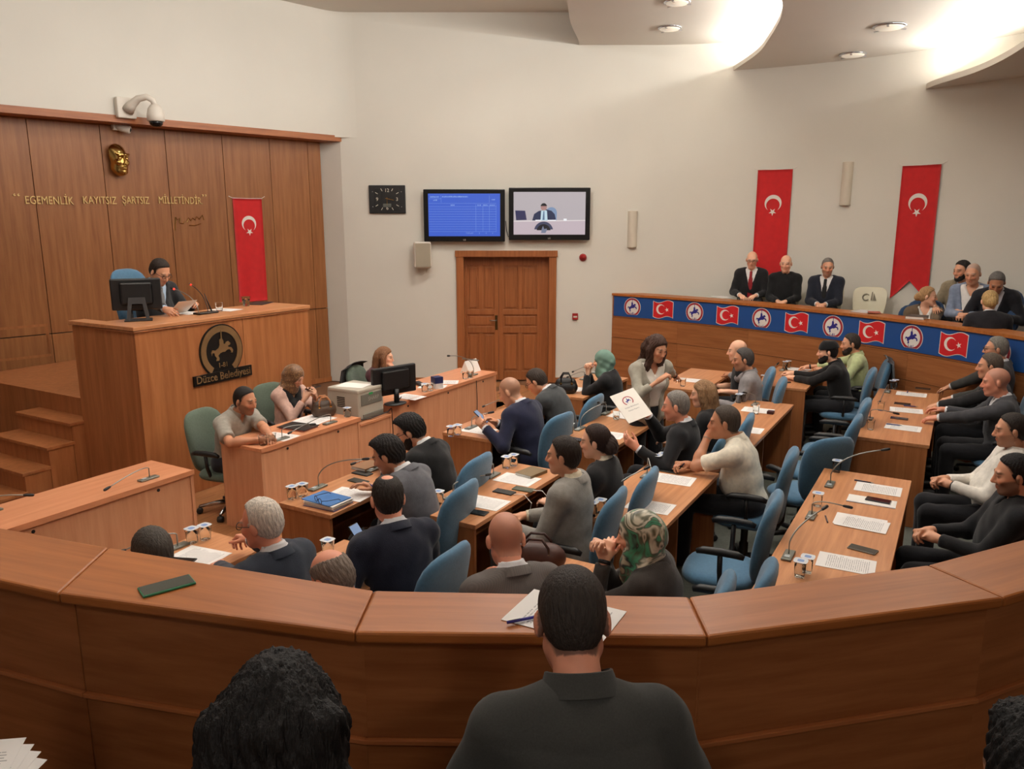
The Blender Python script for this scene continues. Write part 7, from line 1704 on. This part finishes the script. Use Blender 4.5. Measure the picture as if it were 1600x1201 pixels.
cal = empty('spiral_calendar', W(7.98, -5.20, CZ), R60 + RAD(180), 'white spiral desk calendar at the far end of the computer desk', 'calendar')
MB().prism([(-0.07, 0.0), (0.07, 0.0), (0.0, 0.15)], -0.13, 0.13, Matrix.Rotation(PI / 2, 4, 'Z') @ Matrix.Rotation(PI / 2, 4, 'X')).build('card', M_PAPER, cal); MB().tube([(0.0, -0.12, 0.152), (0, 0.12, 0.152)], 0.009, 8).build('spiral', M_STEEL, cal)
# black folder on the beech desk
bf = empty('black_folder', at(466, 668, PZ), R60 + 0.1, 'black folder with pink papers on the beech desk', 'folder')
box('papers', (-0.10, -0.14, 0), (0.10, 0.14, 0.012), pbr('pink_paper', srgb(212, 150, 146), 0.8), bf); box('cover', (-0.11, -0.155, 0.012), (0.11, 0.155, 0.018), M_BLACK, bf, 0.002)
# blue books
for (px_, py_, z_, a_, th, c_, lab) in ((513, 787, DZ, 0.05, 0.022, (52, 70, 150), 'thick blue book at the bottom of the pile'), (513, 783, DZ + 0.022, 0.0, 0.014, (228, 222, 214), 'white book on the blue pile'), (510, 779, DZ + 0.036, -0.05, 0.006, (56, 112, 176), 'blue brochure with spectacles on the pile')):
    t = empty('book', at(px_, py_, z_), R60 + a_, lab, 'book', 'pile of blue books')
    box('pages', (-0.095, -0.125, 0.002), (0.095, 0.125, th - 0.002), M_PAPER, t); box('cover', (-0.10, -0.13, th - 0.0022), (0.10, 0.13, th), pbr('book_%d' % c_[0], srgb(*c_), 0.4), t, 0.001); box('cover', (-0.10, -0.13, 0.0), (0.10, 0.13, 0.002), pbr('book_%d' % c_[0], srgb(*c_), 0.4), t)
sgl = link('spectacles', glasses_mesh(), pbr('spectacle_frame', (0, 0, 0)), None, at(520, 777, DZ + 0.056), (0, 0, 2.2)); tag(sgl, 'folded spectacles lying on the blue brochure', 'spectacles')
def book(p, yaw, w, d, h, col, label):
    t = empty('book', p, yaw, label, 'book'); m = pbr('cover_%d_%d_%d' % col, srgb(*col), 0.5)
    box('pages', (-w / 2 + 0.003, -d / 2 + 0.003, 0.002), (w / 2 - 0.003, d / 2 - 0.003, h - 0.002), M_PAPER, t); box('cover', (-w / 2, -d / 2, h - 0.002), (w / 2, d / 2, h), m, t); box('cover', (-w / 2, -d / 2, 0), (w / 2, d / 2, 0.002), m, t); box('spine', (-w / 2 - 0.001, -d / 2, 0), (-w / 2 + 0.002, d / 2, h), m, t); return t
book(at(574, 730, DZ), R60 + 1.5, 0.15, 0.20, 0.025, (134, 96, 66), 'brown notebook in front of the young bearded man'); book(at(830, 740, DZ), R60 + 1.4, 0.15, 0.20, 0.022, (120, 98, 66), 'half open notebook at the far end of the charging desk')
book(at(1433, 497, FAR_Z), RAD(-40), 0.20, 0.27, 0.03, (78, 76, 72), 'grey book on the far parapet before the woman in the brown jacket'); book(at(1350, 487, FAR_Z), RAD(-50), 0.22, 0.28, 0.010, (196, 190, 190), 'open magazine on the far parapet below the white chair'); book(at(1366, 488, FAR_Z + 0.010), RAD(-20), 0.14, 0.2, 0.006, (168, 80, 60), 'small reddish leaflet on the magazine')
cf = empty('clear_folder', at(1362, 783, DZ), R60, 'clear plastic folder under the dark phone on the long right desk', 'folder')
box('sheet', (-0.075, -0.15, 0), (0.075, 0.15, 0.003), M_PAPER, cf); box('spine', (-0.083, -0.15, 0), (-0.073, 0.15, 0.006), pbr('folder_spine', srgb(206, 208, 214), 0.2), cf, 0.001)
# folder held up
fm = FOLDER_MAN; Jf = fm[1]; Mf = Matrix.Translation(fm[0].location) @ Matrix.Rotation(fm[0].rotation_euler[2], 4, 'Z')
fh = Mf @ (Vector(Jf['wrR']) + Vector(Jf['fR']) * 0.10)
fd = empty('white_folder', (0, 0, 0), 0, 'white folder with a round emblem held up by the grey-haired man', 'folder')
fc = at(986, 633, fh.z + 0.06); zax = (Vector((0.0, -0.62, 0.78))).normalized(); xax = Vector((0.75, 0.45, 0.0)); xax = (xax - zax * xax.dot(zax)).normalized(); yax = zax.cross(xax)
fd.matrix_world = Matrix((( xax.x, yax.x, zax.x, fc.x), (xax.y, yax.y, zax.y, fc.y), (xax.z, yax.z, zax.z, fc.z), (0, 0, 0, 1)))
box('cover', (-0.11, -0.15, -0.002), (0.11, 0.15, 0.002), M_PRINTWHITE, fd, 0.001)
idm = lambda x, y, d: Vector((x, y + 0.05, 0.0022 + d)); link('ring', flat(arc(0, 0, 0.045, -0.9, PI + 0.9, 30) + arc(0, 0, 0.037, PI + 0.9, -0.9, 30), 0, 0.0006, idm), M_PRINTMAROON, fd); link('horseman', flat([(p[0] * 0.05, p[1] * 0.05) for p in HORSE], 0, 0.0006, idm), M_PRINTNAVY, fd)
link('title', text_mesh('Düzce Belediyesi', 0.018), M_INK, fd, (0, -0.012, 0.0024)); link('title', text_mesh('Faaliyet Raporu', 0.016), M_INK, fd, (0, -0.045, 0.0024))
# paper in the speaker's hands
o = sheet_at(at(285, 480, 1.76), 'white paper held by the speaker', 0, M_PAPER); o.rotation_euler = (RAD(35), 0, RAD(-122)); o.scale = (1, 0.8, 1)
# papers on the knee at the lower left
for k in range(4):
    o = sheet_at(Vector((-1.375 + 0.014 * k, 1.69 - 0.012 * k, 1.236 - 0.004 * k)), ['uppermost of the papers on the knee at lower left', 'second of the papers on the knee at lower left', 'third of the papers on the knee at lower left', 'lowest of the papers on the knee at lower left'][k], 0); o.rotation_euler = (0.08, 0.05, RAD(12 - 7 * k))
# clothes hung on chairs
def hung(p, yaw, label, col, w=0.50, h=0.55):
    V = []; Q = []; nx, nz = 14, 16
    for sd in (0, 1):
        for j in range(nz + 1):
            for i in range(nx + 1):
                u_ = i / nx * 2 - 1; tt = j / nz
                x_ = u_ * w / 2 * (1.0 + 0.08 * math.sin(tt * 5)); z_ = -h * tt * (1 - 0.10 * u_ * u_) + 0.03 * (1 - u_ * u_); y_ = -0.055 - 0.05 * tt - 0.018 * math.sin(u_ * 7 + 2 * tt) * (0.3 + tt) + (0.06 if tt < 0.06 else 0) * (1 - tt / 0.06) + 0.02 * u_ * u_ - 0.012 * sd
                V.append((x_, y_, z_))
    o1 = (nx + 1) * (nz + 1)
    for j in range(nz):
        for i in range(nx):
            a = j * (nx + 1) + i; Q.append((a, a + 1, a + nx + 2, a + nx + 1)); b = o1 + a; Q.append((b + nx + 1, b + nx + 2, b + 1, b))
    for idx in ([i for i in range(nx + 1)], [nz * (nx + 1) + i for i in range(nx, -1, -1)], [j * (nx + 1) for j in range(nz, -1, -1)], [j * (nx + 1) + nx for j in range(nz + 1)]):
        for a, b in zip(idx[:-1], idx[1:]): Q.append((a, b, b + o1, a + o1))
    o = link('hung_jacket', mesh_np('hung_jacket', np.array(V), np.array(Q)), fabric(col), None, p, (0, 0, yaw)); return tag(o, label, 'jacket')
def chair_back_of(res, dyaw, dz=1.06): t = res[0]; y = t.rotation_euler[2] + RAD(dyaw); return Vector((t.location.x + math.sin(y) * 0.27, t.location.y - math.cos(y) * 0.27, t.location.z + dz)), y
_p, _y = chair_back_of(COMPUTER_WOMAN, 14, 0.96); hung(_p, _y, 'black coat hung over the green chair at the computer', (24, 23, 25))
_p, _y = chair_back_of(GREEN_SHIRT, 0, 0.99); hung(_p, _y, 'grey-blue jacket hung over the chair of the man in the green shirt', (96, 104, 112), 0.52, 0.5)
# white plastic chair against the wall and those under the three gallery men
M_SHELL = pbr('cream_shell', srgb(214, 208, 184), 0.45)
_sb = pillow(0.215, 0.24, 0.022, 4.0, 0.05, -0.03, taper=0.10); _ss = pillow(0.215, 0.21, 0.022, 3.5, 0.03, 0.0)
def shell_chair(p, yaw, label, mark=False):
    t = empty('plastic_chair', p, yaw, label, 'chair', 'cream plastic chairs'); 
    for me_ in (_sb, _ss):
        if not me_.materials: me_.materials.append(M_SHELL)
    link('backrest', _sb, None, t, (0, -0.22, 0.66), (0.2, 0, 0)); link('seat', _ss, None, t, (0, 0.0, 0.45), (-PI / 2 + 0.05, 0, 0))
    for sx in (-1, 1):
        for sy in (-1, 1): MB().tube([(0.15 * sx, 0.13 * sy, 0.44), (0.20 * sx, 0.19 * sy, 0.0)], 0.011, 8).build('leg', M_STEEL, t, smooth=True)
    if mark:
        mk_ = pbr('chair_mark', srgb(120, 114, 96), 0.6); mp = lambda x, y, d: Vector((-x, -0.20 + d * 1.0 + 0.05 * (x / 0.215) ** 2 - 0.2 * y - 0.03 * (y / 0.24) ** 2, 0.66 + y))
        link('mark', flat(arc(-0.05, 0.09, 0.05, 0.6, 5.6, 16) + arc(-0.05, 0.09, 0.036, 5.6, 0.6, 16), 0.0, 0.004, mp), mk_, t); link('mark', flat([(0.01, 0.05), (0.02, 0.16), (0.032, 0.17), (0.03, 0.05)], 0.0, 0.004, mp), mk_, t); link('mark', flat([(0.04, 0.05), (0.045, 0.15), (0.085, 0.05)], 0.0, 0.004, mp), mk_, t)
    return t
shell_chair((4.92, 10.80, 0.80), RAD(150), 'empty cream plastic chair with a cut-out mark against the wall', True)
for r_, lab in zip(GALLERY_MEN, ('cream plastic chair under the man with the red tie', 'cream plastic chair under the man in the black sweater', 'cream plastic chair under the man with the black tie')):
    tt = r_[0]; zs = float(r_[1]['pel'][2]) - 0.54; c_ = shell_chair((tt.location.x, tt.location.y, 0.80), tt.rotation_euler[2], lab)
# row of dark blue gallery chairs
for (x_, y_, yw, lab) in ((4.98, 9.62, 128, 'empty dark blue gallery chair left of the woman in the brown jacket'), (5.42, 8.95, 118, 'empty dark blue gallery chair right of the woman in the brown jacket'), (5.62, 8.12, 112, 'dark blue gallery chair behind the blond woman turning her back'), (5.82, 7.35, 105, 'dark blue gallery chair at the right edge of the gallery'), (6.25, 8.35, 112, 'dark blue gallery chair in the second row by the right edge')):
    office_chair((x_, y_, 0.63 if x_ < 6 else 0.80), RAD(yw), lab, M_NAVY, 'dark blue gallery chairs', arms=False, seat_z=0.46, name='gallery_chair')
